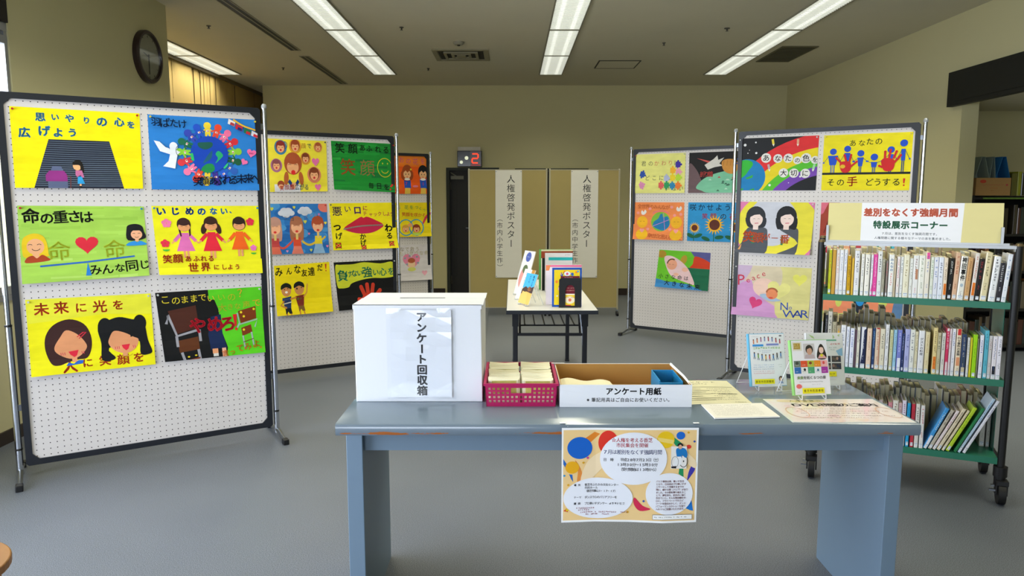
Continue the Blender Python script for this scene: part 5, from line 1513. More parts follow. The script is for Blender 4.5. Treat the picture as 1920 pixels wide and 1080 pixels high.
for x in (0.004, 0.414):
    MB().add([(x - 0.018, -0.0034, -0.01), (x + 0.018, -0.0034, -0.01), (x + 0.018, -0.0036, 0.004), (x - 0.018, -0.0036, 0.004), (x + 0.018, 0.010, 0.0105), (x - 0.018, 0.010, 0.0105)], [(0, 1, 2, 3), (3, 2, 4, 5)]).build('tape_strip', M_CLEAR, o)
    MB().box(x - 0.009, x + 0.009, 0.008, 0.018, 0.0096, 0.0102).build('tape_end', M_WHITE, o)
a = Art(100, 70, 'e8861c', 72)
a.R(0, 0, 60, 70, '25262a').R(60, 0, 100, 70, 'e07c20')
a.E(38, 60, 8, 8, 'c87858')
def fm(u, v, lift):
    return Vector((0.33 * u, -(0.0009 + lift), -0.28 * v + 0.006 * u))
o = a.mesh('rear_poster', fm, M_INK)
o.location = (0.214, 2.1332, 0.689)
tag(o, 'second poster with black and orange edge peeping out beneath the event announcement', 'poster')

# cases on wire easels
def easel_and_case(x, y, rz, art, side, label, elabel, tilt=14, W=0.136, H=0.190, z=TZ):
    ti = R(tilt)
    e = empty('dvd_case', label, 'disc case', (x, y, z + 0.0145), 0, rot=(-ti, 0, rz))
    MB().box(0, W, 0.0004, 0.0145, 0, H).build('case_shell', mat('case_' + side, side, 0.25, coat=0.5), e, bevel=0.001)
    def fm(u, v, lift):
        return Vector((0.005 + (W - 0.006) * u, -lift, H - 0.002 - (H - 0.004) * v))
    o = art.mesh('cover_print', fm, M_LAM, thick=0.0)
    o.parent = e
    s = empty('wire_easel', elabel, 'display stand', (x, y, z), rz, group='white wire easels under the disc cases')
    c, si = math.cos(ti), math.sin(ti)
    f = MB()
    for xx in (0.025, W - 0.025):
        bk_ = (xx, 0.022, 0.0112)
        f.tube([(xx, -0.008, 0.017), (xx, -0.010, 0.0022), (xx, 0.004, 0.0022), (xx, 0.0215, 0.0102), (xx, 0.0215 + 0.11 * si, 0.0102 + 0.11 * c), (xx, 0.0215 + 0.15 * si, 0.0102 + 0.15 * c)], 0.0018, 6)
    f.tube([(0.025, -0.008, 0.017), (W - 0.025, -0.008, 0.017)], 0.0018, 6)
    f.build('cradle', mat('easel_white', 'dcdce0', 0.35), s)
    f = MB()
    f.tube([(0.025, 0.0215 + 0.15 * si, 0.0102 + 0.15 * c), (-0.006, 0.11, 0.002), (W + 0.006, 0.11, 0.002), (W - 0.025, 0.0215 + 0.15 * si, 0.0102 + 0.15 * c), (0.025, 0.0215 + 0.15 * si, 0.0102 + 0.15 * c)], 0.0018, 6)
    f.build('rear_prop', MATS['easel_white'], s)
a = Art(70, 100, 'eaeaee', 81)
a.M(5, 5, 12, 1.2, '808088').E(63, 4, 3, 1.5, '707078')
rr = a.rnd
for i in range(8):
    x = 8 + i * 7.6
    y = 15 - 5 * math.sin(i / 7 * math.pi)
    c = rr.choice(['6a3a70', 'b04858', 'd08060', '4a5890', '3a3a60', 'a86890', '7a8ac0'])
    a.L([(x, y - 3), (x, y + 4)], 2.4, c).E(x, y - 4, 1.2, 1.3, '5a3a30')
for i in range(8):
    x = 8 + i * 7.6
    y = 40 + 5 * math.sin(i / 7 * math.pi)
    c = rr.choice(['c03a40', '3a8a50', '2a70b0', '303038', 'd0a040', '6aa040'])
    a.L([(x, y - 3), (x, y + 4)], 2.2, c).L([(x - 1, y + 4), (x - 1.4, y + 8)], 1, '30406a').L([(x + 1, y + 4), (x + 1.6, y + 8)], 1, '30406a').E(x, y - 4, 1.3, 1.4, '5a3a30')
a.R(5, 20, 27, 24, '3a90d8').R(33, 19, 58, 22.5, '8088c8').M(8, 27.5, 11, 5, '8cb850').M(18, 33, 14, 2, '6a80b0').M(24, 36, 8, 2, '8090c0')
for y, c in ((60, '4a80c0'), (64, '4a80c0'), (68, '50709a'), (72, 'c85868'), (76, 'c85868')):
    a.M(5, y, 22, 1.9, c)
a.M(55, 60, 6, 1.3, '909090').M(56, 64, 5, 1.3, '909090').R(5, 87, 45, 96.5, 'ece018').T('香芝市民図書館', 9, 92, 5, '38381c', 0.01, 5.3)
a.E(58, 87, 4.2, 5.2, '5a4038').E(58, 88, 2.8, 3.3, 'e8c0a8').P([(53, 96), (55, 92), (61, 92), (63, 96)], '8a9ac0')
easel_and_case(0.858, 2.522, R(6), a, '5fb0d8', 'white disc case ringed by small figures, on the left easel', 'white wire easel holding the disc case with the blue spine')
a = Art(70, 100, 'eaeaee', 82)
a.R(2, 3, 20, 19, 'd8d4c0').R(4, 5, 17, 16, 'b09440').M(5, 8, 4, 2.5, 'e8e0c0').M(5, 12, 4, 2.5, 'e8e0c0')
a.R(23, 6, 45, 34, 'c8c4c4').P([(24, 34), (26, 27), (34, 25), (43, 27), (45, 34)], 'b8a8ac').E(34.5, 17, 7.4, 8.6, '2c2826').E(34.5, 20, 5.2, 7, 'c89a80').P([(28.5, 17), (30, 10.5), (39, 10.5), (41, 17), (36, 14)], '2c2826')
a.P([(49, 34), (52, 15), (58, 7), (64, 15), (67, 34)], '221c1a', 1).E(58, 18.5, 4.6, 6.4, 'e8c4b4').P([(50, 34), (54, 27), (62, 27), (68, 34)], 'd8a0a0').P([(55, 26), (61, 26), (60, 31), (56, 31)], 'd8cc30').P([(53, 14), (58, 9), (63, 14), (58, 13)], '221c1a')
cc = ['6a7a70', 'd8502c', 'b0b838', 'e08c28', 'e8a8a8', '2468b0', 'e4e4e0', '4aa070', 'dfe4e8', 'a02c98']
for i, c in enumerate(cc):
    x, y = 2 + (i % 5) * 13.2, 37.5 + (i // 5) * 12
    a.R(x, y, x + 12.8, y + 11.6, c).M(x + 3, y + 8, 4, 1.8, 'f0ece0' if i not in (6, 8) else '303030')
a.E(8, 42, 3, 3, '38423c').E(34, 42, 3, 2.6, '7a3428').E(22, 54, 2.4, 2.6, '26262c').E(48, 55, 2, 2.4, '3a6a90').E(60, 42, 2.2, 3, 'd84a4a')
a.T('未来を拓く5つの扉', 8.5, 69, 6.6, '4a5048', 0.02, 6.3)
a.n -= 1
a.n += 2
a.T('未来', 8.5, 69, 6.6, '7aa83a', 0.03, 6.3)
a.M(10, 76.5, 26, 1.8, '50505a').M(34, 81.5, 12, 1.4, '909098').E(8, 84.5, 5.5, 4.2, 'e06868').R(14, 88, 57, 98, 'ece018').T('香芝市民図書館', 19, 93, 5, '38381c', 0.01, 5.6).M(4, 95, 4, 1.4, '7080a0')
easel_and_case(0.966, 2.402, R(7), a, '8cc870', 'white disc case with two portrait photos and a grid of coloured squares', 'white wire easel holding the front disc case with the green spine', tilt=15)
a = Art(70, 100, 'dcdcd8', 83)
a.P([(3, 2), (12, 6), (14, 11), (8, 8)], 'a8c080').P([(50, 2), (54, 8), (50, 11)], 'a8c080').P([(59, 4), (64, 1), (63, 7)], 'b0c890')
a.R(35, 12, 57, 15, '68a888').M(36, 21, 6, 5, 'd8685c').M(40, 28, 6, 3, '78a088').M(42, 32, 5, 2.4, '708878').P([(55, 34), (68, 28), (68, 44), (60, 43)], '88b4d0')
for x, y in ((26, 44), (46, 44), (26, 58), (46, 58)):
    a.R(x, y, x + 18, y + 12, '3c3c40')
    for k in range(4):
        a.E(x + 3 + 4 * k, y + 5 + (k % 2) * 2, 2.2, 3, a.rnd.choice(['8a6a60', '5a5048', '26304a', 'a88878', '6a7a60']))
a.R(22, 74, 54, 84, 'e6da18').M(30, 79, 7, 3.4, '38381c').M(44, 84, 8, 1.3, '50505a').M(34, 90, 16, 1.2, '909098')
easel_and_case(1.070, 2.540, R(1), a, 'd8d8dc', 'pale disc case behind the green-spined one, at the far right corner', 'white wire easel holding the pale disc case at the table corner', tilt=13)

# ------------------------------------------------------------------ folding table in the middle
ft = empty('folding_table', 'cream topped folding table with black legs between the display stands', 'table', (-0.0375, 4.55, 0))
FW, FD, FZ = 0.590, 1.80, 0.70
MB().box(0.004, FW - 0.004, 0.004, FD - 0.004, FZ - 0.02, FZ).build('tabletop', mat('table_cream', 'c8c6c2', 0.35, var=0.03), ft)
b = MB()
for x0, x1, y0, y1 in ((0, FW, 0, 0.004), (0, FW, FD - 0.004, FD), (0, 0.004, 0.004, FD - 0.004), (FW - 0.004, FW, 0.004, FD - 0.004)):
    b.box(x0, x1, y0, y1, FZ - 0.026, FZ - 0.002)
b.build('edge_band', M_FRAME, ft)
M_TB = mat('black_steel', '17181c', 0.4, 0.2)
for y in (0.16, FD - 0.16):
    for x in (0.06, FW - 0.07):
        l_ = MB().box(x - 0.016, x + 0.016, y - 0.013, y + 0.013, 0.01, FZ - 0.026).build('leg', M_TB, ft, bevel=0.003)
        MB().box(x - 0.018, x + 0.018, y - 0.018, y + 0.018, 0, 0.014).build('rubber_foot', M_BLACK, l_)
        MB().box(x - 0.021, x + 0.021, y - 0.017, y + 0.017, FZ - 0.13, FZ - 0.026).build('sleeve', M_TB, l_)
    MB().box(0.06, FW - 0.07, y - 0.008, y + 0.008, 0.505, 0.523).build('crossbar', M_TB, ft)
for x in (0.06 + 0.03, FW - 0.07 - 0.03):
    MB().tube([(x, 0.30, FZ - 0.03), (x, 0.17, 0.52)], 0.007, 6).build('folding_brace', M_TB, ft)
    MB().tube([(x, FD - 0.30, FZ - 0.03), (x, FD - 0.17, 0.52)], 0.007, 6).build('folding_brace', M_TB, ft)
MB().tube([(FW - 0.10, 0.17, FZ - 0.05), (FW - 0.085, 0.17, 0.53), (FW - 0.082, 0.17, 0.44)], 0.005, 6).build('release_lever', M_STEEL, ft)
for y in (0.22, FD - 0.22):
    MB().tube([(0.09, y, FZ - 0.03), (0.09, y, 0.565), (FW - 0.10, y, 0.565), (FW - 0.10, y, FZ - 0.03)], 0.006, 6).build('shelf_frame', M_TB, ft)
for i in range(6):
    x = 0.09 + (FW - 0.19) * (i + 0.5) / 6
    MB().tube([(x, 0.22, 0.568), (x, FD - 0.22, 0.568)], 0.005, 6).build('shelf_rod', M_TB, ft)

# ------------------------------------------------------------------ books
def book(label, x, y, z, rz, w_, h_, d_, col, group, art=None, cover=None, lean=0.0, name='book', rx=0.0, page='d8d0b4', inner=False):
    """local: x thickness, y depth from the spine, z up; root mesh is the cover"""
    t = min(0.0022, w_ * 0.2)
    k = w_ * 0.10
    prof = [(0, 0.003), (w_ * 0.18, 0.0), (w_ * 0.82, 0.0), (w_, 0.003), (w_, d_), (w_ - t, d_), (w_ - t, 0.004), (t, 0.004), (t, d_), (0, d_)]
    o = MB().prism(prof, 'z', 0, h_).build(name, mat('cover_' + col, col, 0.32, var=0.05, coat=0.3, scale=20))
    MB().box(t, w_ - t, 0.004, d_ - 0.003, 0.003, h_ - 0.003).build('page_block', mat('pages_' + page, page, 0.85, var=0.08, scale=90), o)
    if art:
        def fm(u, v, lift):
            return Vector((w_ * 0.16 + w_ * 0.68 * u, -(0.0001 + lift * 0.5), h_ - h_ * v))
        q = art.mesh('spine_print', fm, M_INK, thick=0.0)
        q.parent = o
    if cover:
        def fm(u, v, lift):
            return Vector((w_ + 0.0001 + lift, d_ * u, h_ - h_ * v)) if inner else Vector((-(0.0001 + lift), d_ - d_ * u, h_ - h_ * v))
        q = cover.mesh('cover_print', fm, M_INK, thick=0.0)
        q.parent = o
    M = Matrix.Translation((x, y, z)) @ Matrix.Rotation(rz, 4, 'Z')
    if lean:
        s = 1 if lean > 0 else 0
        M = M @ Matrix.Translation((w_ * s, 0, 0)) @ Matrix.Rotation(R(lean), 4, 'Y') @ Matrix.Translation((-w_ * s, 0, 0))
    if rx:
        M = M @ Matrix.Rotation(rx, 4, 'X')
    o.matrix_world = M
    return tag(o, label, 'book', group)

CN = {}
def cname(c):
    r, g, b_ = [int(c[i:i + 2], 16) for i in (0, 2, 4)]
    mx, mn = max(r, g, b_), min(r, g, b_)
    if mx < 70:
        return 'black'
    if mx - mn < 22:
        return 'white' if mn > 205 else ('pale grey' if mn > 150 else 'grey')
    if r > 190 and g > 170 and b_ > 140:
        return 'cream' if r > b_ + 12 else 'bluish white'
    if r >= g >= b_:
        return 'red' if r > 1.7 * g else ('yellow' if g > 0.78 * r and b_ < 80 else ('tan' if r > 140 else 'brown'))
    if g >= r and g >= b_:
        return 'lime green' if r > 120 and b_ < 110 else 'green'
    if b_ > r and b_ >= g:
        return 'navy' if mx < 120 else ('light blue' if g > 150 else 'blue')
    return 'pink' if r > 150 else 'purple'

# ------------------------------------------------------------------ book trolley
TA = math.atan2(3.209 - 3.525, 2.245 - 1.535)
tl = empty('book_trolley', 'green shelved black framed book trolley loaded on both sides', 'trolley', (1.535, 3.525, 0), TA)
M_GRN = mat('trolley_green', '247058', 0.38, var=0.04)
M_GRN2 = mat('trolley_green_panel', '2a6b5c', 0.4, var=0.04)
TL, TD = 0.777, 0.455
SZ = (0.94, 0.582, 0.215)
for z in SZ:
    b = MB().box(0, TL, 0, TD, z - 0.004, z).box(0, TL, 0, 0.004, z - 0.030, z - 0.004).box(0, TL, TD - 0.004, TD, z - 0.030, z - 0.004)
    b.build('shelf', M_GRN, tl)
for x in (0.0, TL - 0.003):
    for zl, zh in ((0.215, 0.552), (0.582, 0.910), (0.94, 1.14)):
        MB().box(x if x else -0.003, x + 0.003 if x else 0, 0.10, TD - 0.10, zl, zh).build('end_panel', M_GRN2 if zl < 0.9 else M_BLACK, tl)
for x in (-0.017, TL + 0.017):
    for y in (0.012, TD - 0.012):
        p = MB().tube([(x, y, 0.13), (x, y, 1.195)], 0.0165, 12).build('post', M_BLACK, tl, smooth=True)
        MB().tube([(x, y, 1.195), (x, y, 1.207)], [0.0175, 0.013], 12).build('post_cap', mat('cap_brass', '8a7a5c', 0.25, 0.8), p, smooth=True)
        # castor
        s = 1 if y > 0.2 else -1
        c = MB().tube([(x, y, 0.128), (x, y, 0.175)], 0.029, 14).tube([(x, y, 0.08), (x, y, 0.128)], 0.024, 12).build('castor', M_BLACK, tl, smooth=True)
        wx, wy = x + 0.006, y - 0.012
        MB().tube([(wx - 0.015, wy, 0.051), (wx + 0.015, wy, 0.051)], 0.051, 22).build('wheel', mat('wheel_black', '0d0d0e', 0.6), c, smooth=True)
        MB().box(wx - 0.024, wx - 0.018, wy - 0.02, wy + 0.02, 0.045, 0.11).box(wx + 0.018, wx + 0.024, wy - 0.02, wy + 0.02, 0.045, 0.11).box(wx - 0.024, wx + 0.024, wy - 0.03, wy + 0.02, 0.095, 0.115).build('fork', M_BLACK, c)
        if y < 0.2:
            MB().box(wx - 0.05, wx - 0.024, wy - 0.018, wy - 0.006, 0.062, 0.070).box(wx - 0.042, wx - 0.030, wy - 0.02, wy - 0.004, 0.085, 0.092).build('brake_lever', M_STEEL, c)
for x in (-0.017, TL + 0.017):
    MB().tube([(x, 0.012, 1.17), (x, TD - 0.012, 1.17)], 0.010, 10).build('end_rail', M_BLACK, tl)
    MB().box(x - 0.004, x + 0.004, 0.012, TD - 0.012, 0.18, 0.205).build('lower_rail', M_BLACK, tl)
# sign on top
sg = empty('trolley_sign', 'long cream and white sign standing across the top of the book trolley', 'sign', (1.535, 3.525, 1.18), TA)
b = MB().box(-0.012, TL + 0.005, 0.0, 0.036, 0.002, 0.016).box(0.0, TL - 0.02, 0.012, 0.016, 0.016, 0.026).box(-0.018, 0.0, 0.004, 0.03, -0.01, 0.002).box(TL, TL + 0.018, 0.004, 0.03, -0.01, 0.002)
b.build('base_rail', mat('rail_grey', 'a9abae', 0.35, 0.4), sg)
for x in (0.0, TL - 0.055):
    MB().box(x, x + 0.011, 0.010, 0.024, 0.016, 0.098).build('holder_clip', MATS['rail_grey'], sg)
a = Art(100, 25, 'd8cd92', 91)
a.P([(20.2, -1), (79, -1), (77.6, 26), (20.2, 26)], 'e6e6ea')
a.T('差別をなくす強調月間', 24.2, 6.0, 5.4, 'ee8268', 0.05, 5.42)
a.T('特設展示コーナー', 30.0, 13.8, 5.1, '458466', 0.05, 5.4)
a.T('7月は、差別をなくす強調月間です。', 33.5, 19.2, 1.85, '55606a', 0.01, 1.95)
a.T('人権問題に関する様々なテーマの本を集めました。', 29.4, 22.0, 1.85, '55606a', 0.01, 1.95)
def fm(u, v, lift):
    return Vector((0.006 + 0.724 * u, 0.0135 + 0.002 * math.sin(3 * u) - lift - 0.03 * (v - 1), 0.206 - 0.188 * v))
o = a.mesh('sign_board', fm, M_INK, slices=2, thick=0.003)
o.parent = sg
def tloc(u, y, z):
    return (1.535 + math.cos(TA) * u - math.sin(TA) * y, 3.525 + math.sin(TA) * u + math.cos(TA) * y, z)
S1 = [
    (0.02, 0.013, 0.217, 'b8c020', 'd04030', 't', 0), (0.036, 0.016, 0.217, 'c8983c', '604020', 'b', 0), (0.054, 0.014, 0.218, 'e0d8d4', 'd07858', 't', 0), (0.069, 0.017, 0.218, 'e4e4e6', '8890b8', 't', 0),
    (0.088, 0.014, 0.219, 'e4e4e6', '7080c0', 't', 0), (0.104, 0.016, 0.19, 'c89a18', '302818', 't', 0), (0.123, 0.01, 0.179, 'd8b040', '806020', 'b', 0), (0.135, 0.022, 0.217, 'e4e4e6', '505058', 'T', 0),
    (0.164, 0.014, 0.201, 'e6e4da', '90889a', 't', 0), (0.181, 0.021, 0.2, 'ece8dc', '404048', 'T2', 0), (0.206, 0.01, 0.199, 'e4e0e4', '7078a8', 'p', 0), (0.217, 0.017, 0.201, 'e0489c', 'f0d0e0', 't', 0),
    (0.235, 0.019, 0.217, 'e0e0dc', '303438', 'T', 0), (0.255, 0.012, 0.179, 'a8a490', '585848', 't', 0), (0.271, 0.009, 0.173, '8a8078', 'c02838', 't', 0), (0.283, 0.022, 0.202, 'ecebe4', '2870a8', 'T3', 0),
    (0.306, 0.008, 0.185, 'c8b89c', '706050', 'b', 0), (0.317, 0.013, 0.194, 'e8e0dc', 'd05870', 't', 0), (0.332, 0.012, 0.193, 'dfe0dc', '404860', 't', 0), (0.345, 0.024, 0.202, 'e8e2c8', '9a8848', 'T', 0),
    (0.371, 0.013, 0.187, 'e2e2da', '687068', 't', 0), (0.385, 0.023, 0.201, 'e6e4e0', '804848', 'T4', 0), (0.409, 0.025, 0.202, 'e8e6da', '889878', 'T5', 0), (0.435, 0.018, 0.216, 'e8e0d0', '4060b0', 'k', 0),
    (0.456, 0.013, 0.196, 'dde0d0', '689070', 't', 0), (0.47, 0.018, 0.196, 'e0e0e6', '4068b0', 'T6', 0), (0.489, 0.02, 0.196, 'dfe2ea', '303858', 'T7', 0), (0.51, 0.015, 0.194, 'e8d8c0', '704020', 'o', 0),
    (0.528, 0.016, 0.193, '181818', 'd0d0c8', 'T', -3), (0.547, 0.019, 0.219, 'd8b090', 'b05030', 'T', -4), (0.567, 0.027, 0.203, 'e8e4d8', '181818', 'HK', -5), (0.596, 0.019, 0.196, 'c89c68', '805030', 't', -5),
    (0.62, 0.016, 0.219, 'e0d8d0', 'c05828', 'o', -6), (0.638, 0.018, 0.194, '1c1a1a', 'b04040', 'T', -7), (0.658, 0.026, 0.223, 'dccfa4', '605838', 'T2', -7), (0.691, 0.027, 0.206, 'e6e6e6', '202028', 'T8', -7),
    (0.721, 0.017, 0.179, '2a2830', 'd8d8d8', 'T', -6), (0.741, 0.018, 0.218, 'e4e6ea', '4060a0', 't', -8),
]
S2 = [
    (0.017, 0.013, 0.253, '2a2c34', 'a0a0a0', 't', 0), (0.031, 0.019, 0.271, 'c8c4b8', '202020', 'T', 0), (0.052, 0.018, 0.22, 'b0a88c', '605840', 't', 0), (0.071, 0.019, 0.203, 'a89c80', 'e0a020', 'd', 0),
    (0.092, 0.022, 0.207, 'e4e4e6', '6070a0', 'T', 0), (0.117, 0.014, 0.201, 'dfe2ea', '5068a8', 't', 0), (0.134, 0.019, 0.194, 'dfe2ee', '3c58b0', 'T', 0), (0.155, 0.008, 0.187, '604a58', '403040', 'b', 0),
    (0.164, 0.013, 0.201, 'e0dccc', '303030', 'T', 0), (0.179, 0.027, 0.204, '1c2448', 'e0e0e8', 'N', 0), (0.208, 0.021, 0.199, 'e8cdb4', 'b07050', 't', 0), (0.232, 0.012, 0.201, '28406c', '80b0d0', 't', 0),
    (0.245, 0.02, 0.204, 'dfc8b0', 'a04030', 'R', 0), (0.266, 0.02, 0.2, 'dcd4bc', '505048', 'T5', 0), (0.288, 0.015, 0.223, 'e2e2e4', '606068', 't', 0), (0.307, 0.014, 0.198, 'c8c8a0', 'a0a048', 't', 0),
    (0.323, 0.014, 0.2, '9cc8e0', '4878a0', 't', 0), (0.339, 0.019, 0.201, '7880c8', 'e0e0f0', 'l', 0), (0.359, 0.01, 0.185, '2c3a68', 'c0c8e0', 't', 0), (0.371, 0.021, 0.207, 'a8acd8', '4850a0', 'T', 0),
    (0.393, 0.02, 0.206, 'e0e0d8', '4a5068', 'T', 0), (0.414, 0.012, 0.198, 'd8d0b0', 'a89050', 't', 0), (0.428, 0.025, 0.204, 'e4e4e6', '505058', 'GR', 0), (0.456, 0.018, 0.199, 'dccfa4', 'b08848', 't', 0),
    (0.488, 0.017, 0.222, 'e0cc90', '604020', 'o', 0), (0.506, 0.014, 0.2, 'c0b898', '202020', 'T', 0), (0.523, 0.015, 0.2, 'd8d6cc', '404040', 'T', 0), (0.54, 0.012, 0.223, 'd03860', 'f0e0e0', 'r', 0),
    (0.553, 0.009, 0.222, 'e0d4d4', 'c04058', 't', 0), (0.564, 0.014, 0.223, 'e4e2e6', '4058a0', 'T', 0), (0.581, 0.02, 0.223, 'e8d8bc', '303030', 'DV', 0), (0.603, 0.019, 0.2, '2c4064', 'c8c0a8', 'n', 0),
    (0.626, 0.01, 0.186, 'd8d8d4', '707070', 't', 0), (0.638, 0.008, 0.185, 'd8cc30', '808020', 'b', 0), (0.648, 0.017, 0.201, '9cd418', 'c8f060', 'L', 0), (0.666, 0.005, 0.184, '8c8c78', '606050', 'b', 0),
    (0.675, 0.015, 0.201, 'e2e2ea', '4060b0', 'T', 0), (0.693, 0.016, 0.224, '5ab0c4', '2c6880', 'T', 0), (0.71, 0.013, 0.201, 'c8c6c4', '905048', 'T', 0), (0.725, 0.018, 0.2, 'e2dce0', '4060a0', 'q', 0),
    (0.744, 0.017, 0.201, 'e6e2ea', '606878', 'T', 0),
]
S3 = [
    (0.4, 0.014, 0.215, '2498c8', '1c70a0', 'T', 0), (0.419, 0.015, 0.213, 'b83040', '803040', 'T', 0), (0.437, 0.017, 0.216, 'd8d4cc', '505050', 'T', 0), (0.458, 0.02, 0.211, 'dcd8d4', 'c03048', 'T', 0),
    (0.475, 0.018, 0.222, '3c90d0', 'e0f0f0', 'l', 27), (0.496, 0.016, 0.216, 'b8b0a0', '504838', 'T', 28), (0.515, 0.014, 0.217, 'e0d4d4', 'b04868', 't', 29), (0.532, 0.016, 0.231, 'd8ccb0', '383028', 'T', 31),
    (0.553, 0.012, 0.225, 'd8ccac', 'b08060', 't', 32), (0.569, 0.018, 0.242, 'b0cc30', 'dfe8c0', 'L', 33), (0.602, 0.014, 0.244, '2a7a4a', '1c5a38', 'b', 34), (0.618, 0.013, 0.298, 'b0c8dc', '4878b0', 't', 33),
    (0.638, 0.014, 0.29, 'dcdce4', '3850a0', 'T', 33), (0.728, 0.021, 0.216, 'd0ccc0', '808078', 't', 0), (0.755, 0.015, 0.215, 'c8c4bc', '606068', 'T', 0),
]

def spine(w_, h_, col, tc_, st, seed):
    H = 100
    W = max(3.5, 100 * (w_ * 0.68) / h_)
    a = Art(W, H, col, seed)
    c = W / 2
    m_ = min(W * 0.62, 5.2)
    if st in ('b',):
        return a
    if st == 'HK':
        for i, ch in enumerate('袴田事件'):
            a.g(ch, c, 9 + i * 13.5, 13.0, '16161a', 0.035, 0, 0.72)
        a.E(c, 66, 3, 4, 'a8b8c0').M(c, 80, 4, 3, '404048', True)
    elif st == 'DV':
        a.R(0, 0, W, 13, 'c83030').T('DV事件の実務', c, 19, 6.0, '28282c', 0.03, 5.8, vert=True).R(0, 60, W, 78, 'e0986c').M(c, 84, 3, 3, '404040', True)
    elif st == 'GR':
        a.T('ゲストの料理', c, 20, 6.6, '484c58', 0.02, 7.0, vert=True).M(c, 72, 3, 2.6, '8088a0', True)
    else:
        big = 5.4 if st[0] == 'T' else 3.9
        n_ = 8 if st[0] == 'T' else 12
        if st == 'T8':
            n_, big = 8, 6.2
        sz = min(big, W * 0.85)
        if st in ('k',):
            a.R(0, 0, W, 14, 'e85898')
        if st == 'r':
            a.R(0, 72, W, 100, 'e4d8d8').R(0, 0, W, 6, 'e8dcdc')
        if st == 'o':
            a.R(0, 62, W, 90, 'e07a28')
        if st == 'N':
            a.P([(0, 0), (W, 0), (W, 4), (W * 0.5, 8), (W * 0.4, 60), (0, 90)], 'e2e2e6').R(0, 92, W, 100, 'e2e2e6')
        if st == 'R':
            a.R(0, 0, W, 3, 'b03a30').R(W * 0.8, 3, W, 90, 'b86a50')
        if st == 'l':
            a.R(0, 68, W, 100, 'e4e6ee')
        if st == 'n':
            a.E(c, 62, W * 0.4, 12, '3a4858').R(0, 78, W, 100, 'c8bc98')
        if st == 'q':
            a.R(0, 70, W, 90, '22242c')
        if st == 'p':
            a.P([(0, 92), (W, 70), (W, 100), (0, 100)], 'e048a0')
        if st == 'd':
            a.E(c, 16, W * 0.3, 3.4, 'e8b020')
        if st == 'T3':
            a.T('みんなの', c, 12, min(7, W * .9), '2870a8', 0.03, 8, vert=True).M(c, 46, 6, 5, 'e08080', True)
        elif st == 'T4':
            a.M(c, 10, 9, sz, tc_, True).R(W * 0.4, 32, W, 56, 'b88060').M(c, 74, 5, 3, 'c03070', True)
        elif st == 'L':
            a.M(c, 20, 8, sz * 1.1, '70a010', True)
        else:
            a.M(c, 9, n_, sz, tc_, True)
            a.n += 1
            a.M(c, 64 if st[0] == 'T' else 70, 4, sz * 0.7, tc_, True)
    a.R(0, 89, W, 97, 'dfe2e6').R(0, 90.2, W, 91.2, '8090b0').M(c, 94, 1, 2.2, '606878')
    return a
SHN = ('top', 'middle', 'bottom')
ORD = lambda n: '%d%s' % (n, 'th' if 10 <= n % 100 <= 20 else {1: 'st', 2: 'nd', 3: 'rd'}.get(n % 10, 'th'))
rnd = random.Random(11)
S3 = [(0.004 + i * 0.0196, 0.016, 0.20 + (i * 7 % 5) * 0.006, ['d8d0c0', 'c05060', 'e0dcd8', 'a89080', 'd8a8b8', 'c8c4b8', 'b0a0a0', '8090a0'][i % 8], '605850', 't', 0) for i in range(16)] + [(0.318 + 0.0, 0.018, 0.21, 'c8848c', '704048', 't', 0), (0.338, 0.024, 0.222, 'd8d4c8', '705838', 'T', 0), (0.3635, 0.014, 0.212, 'c0a0a0', '704858', 't', 0), (0.379, 0.017, 0.226, 'd8d0dc', '7a3070', 'T', 0)] + S3
for si, rows in enumerate((S1, S2, S3)):
    prev = -1
    for i, (u, w_, h_, col, tc_, st, lean) in enumerate(rows):
        if si == 0 and lean:
            lean = -lean * 0.55
        nxt = rows[i + 1][0] if i + 1 < len(rows) else TL
        w_ = max(0.005, min(w_, nxt - u - 0.0004)) * (math.cos(R(lean)) if lean else 1)
        deep = si == 2 and u > 0.7
        if si == 2 and 20 < lean:
            lean = min(lean - 5, 24.5)
        adj = {'袴': ''}
        extra = {'HK': ' with four large black characters', 'DV': ' with a red top', 'GR': ' with large grey lettering', 'T3': ' with blue and red lettering', 'k': ' with a pink top', 'o': ' with an orange band', 'p': ' with a pink triangle', 'L': '', 'N': ' with a white diagonal', 'q': ' with a black band', 'r': ' with white ends', 'l': ' with a white foot', 'd': ' with a yellow dot'}.get(st, '')
        lb = '%s%s book%s, %s from left, front row, %s trolley shelf' % ('leaning ' if abs(lean) > 20 else '', cname(col), extra, ORD(i + 1), SHN[si])
        p = tloc(u, 0.162 if deep else 0.009, SZ[si] + 0.0004)
        book(lb, p[0], p[1], p[2], TA, w_, h_, 0.125 if deep else 0.135 + (i % 4) * 0.004, col, 'books on the book trolley', spine(w_, h_, col, tc_, st, 1000 + si * 100 + i), lean=lean)
# rear rows: spines face away, the page edges face the camera
protos = []
for si, n_ in enumerate((30, 28, 33)):
    u = 0.006
    for i in range(n_):
        w_ = rnd.uniform(0.016, 0.028)
        if u + w_ > TL - 0.004:
            break
        h_ = rnd.uniform(0.185, 0.235) if si == 0 else rnd.uniform(0.19, 0.235)
        if si == 1 and i in (6, 9, 12):
            h_ = 0.262
        col = rnd.choice(['d8d2c0', '9a9484', '6a6254', 'b8b0a4', '8a5a48', '54606a', 'c0b088', 'dcdcdc'])
        lb = 'book seen from its page edge, %s from left, rear row, %s trolley shelf' % (ORD(i + 1), SHN[si])
        p = tloc(u + w_, TD - 0.010, SZ[si] + 0.0004)
        book(lb, p[0], p[1], p[2], TA + math.pi, w_, h_, 0.14, col, 'books on the book trolley', None, page='c4ba96' if si != 1 else 'a89c78')  # middle shelf pages are darker: the row's shadow is put into their colour
        u += w_ + rnd.choice([0.0005, 0.0005, 0.001, 0.006])

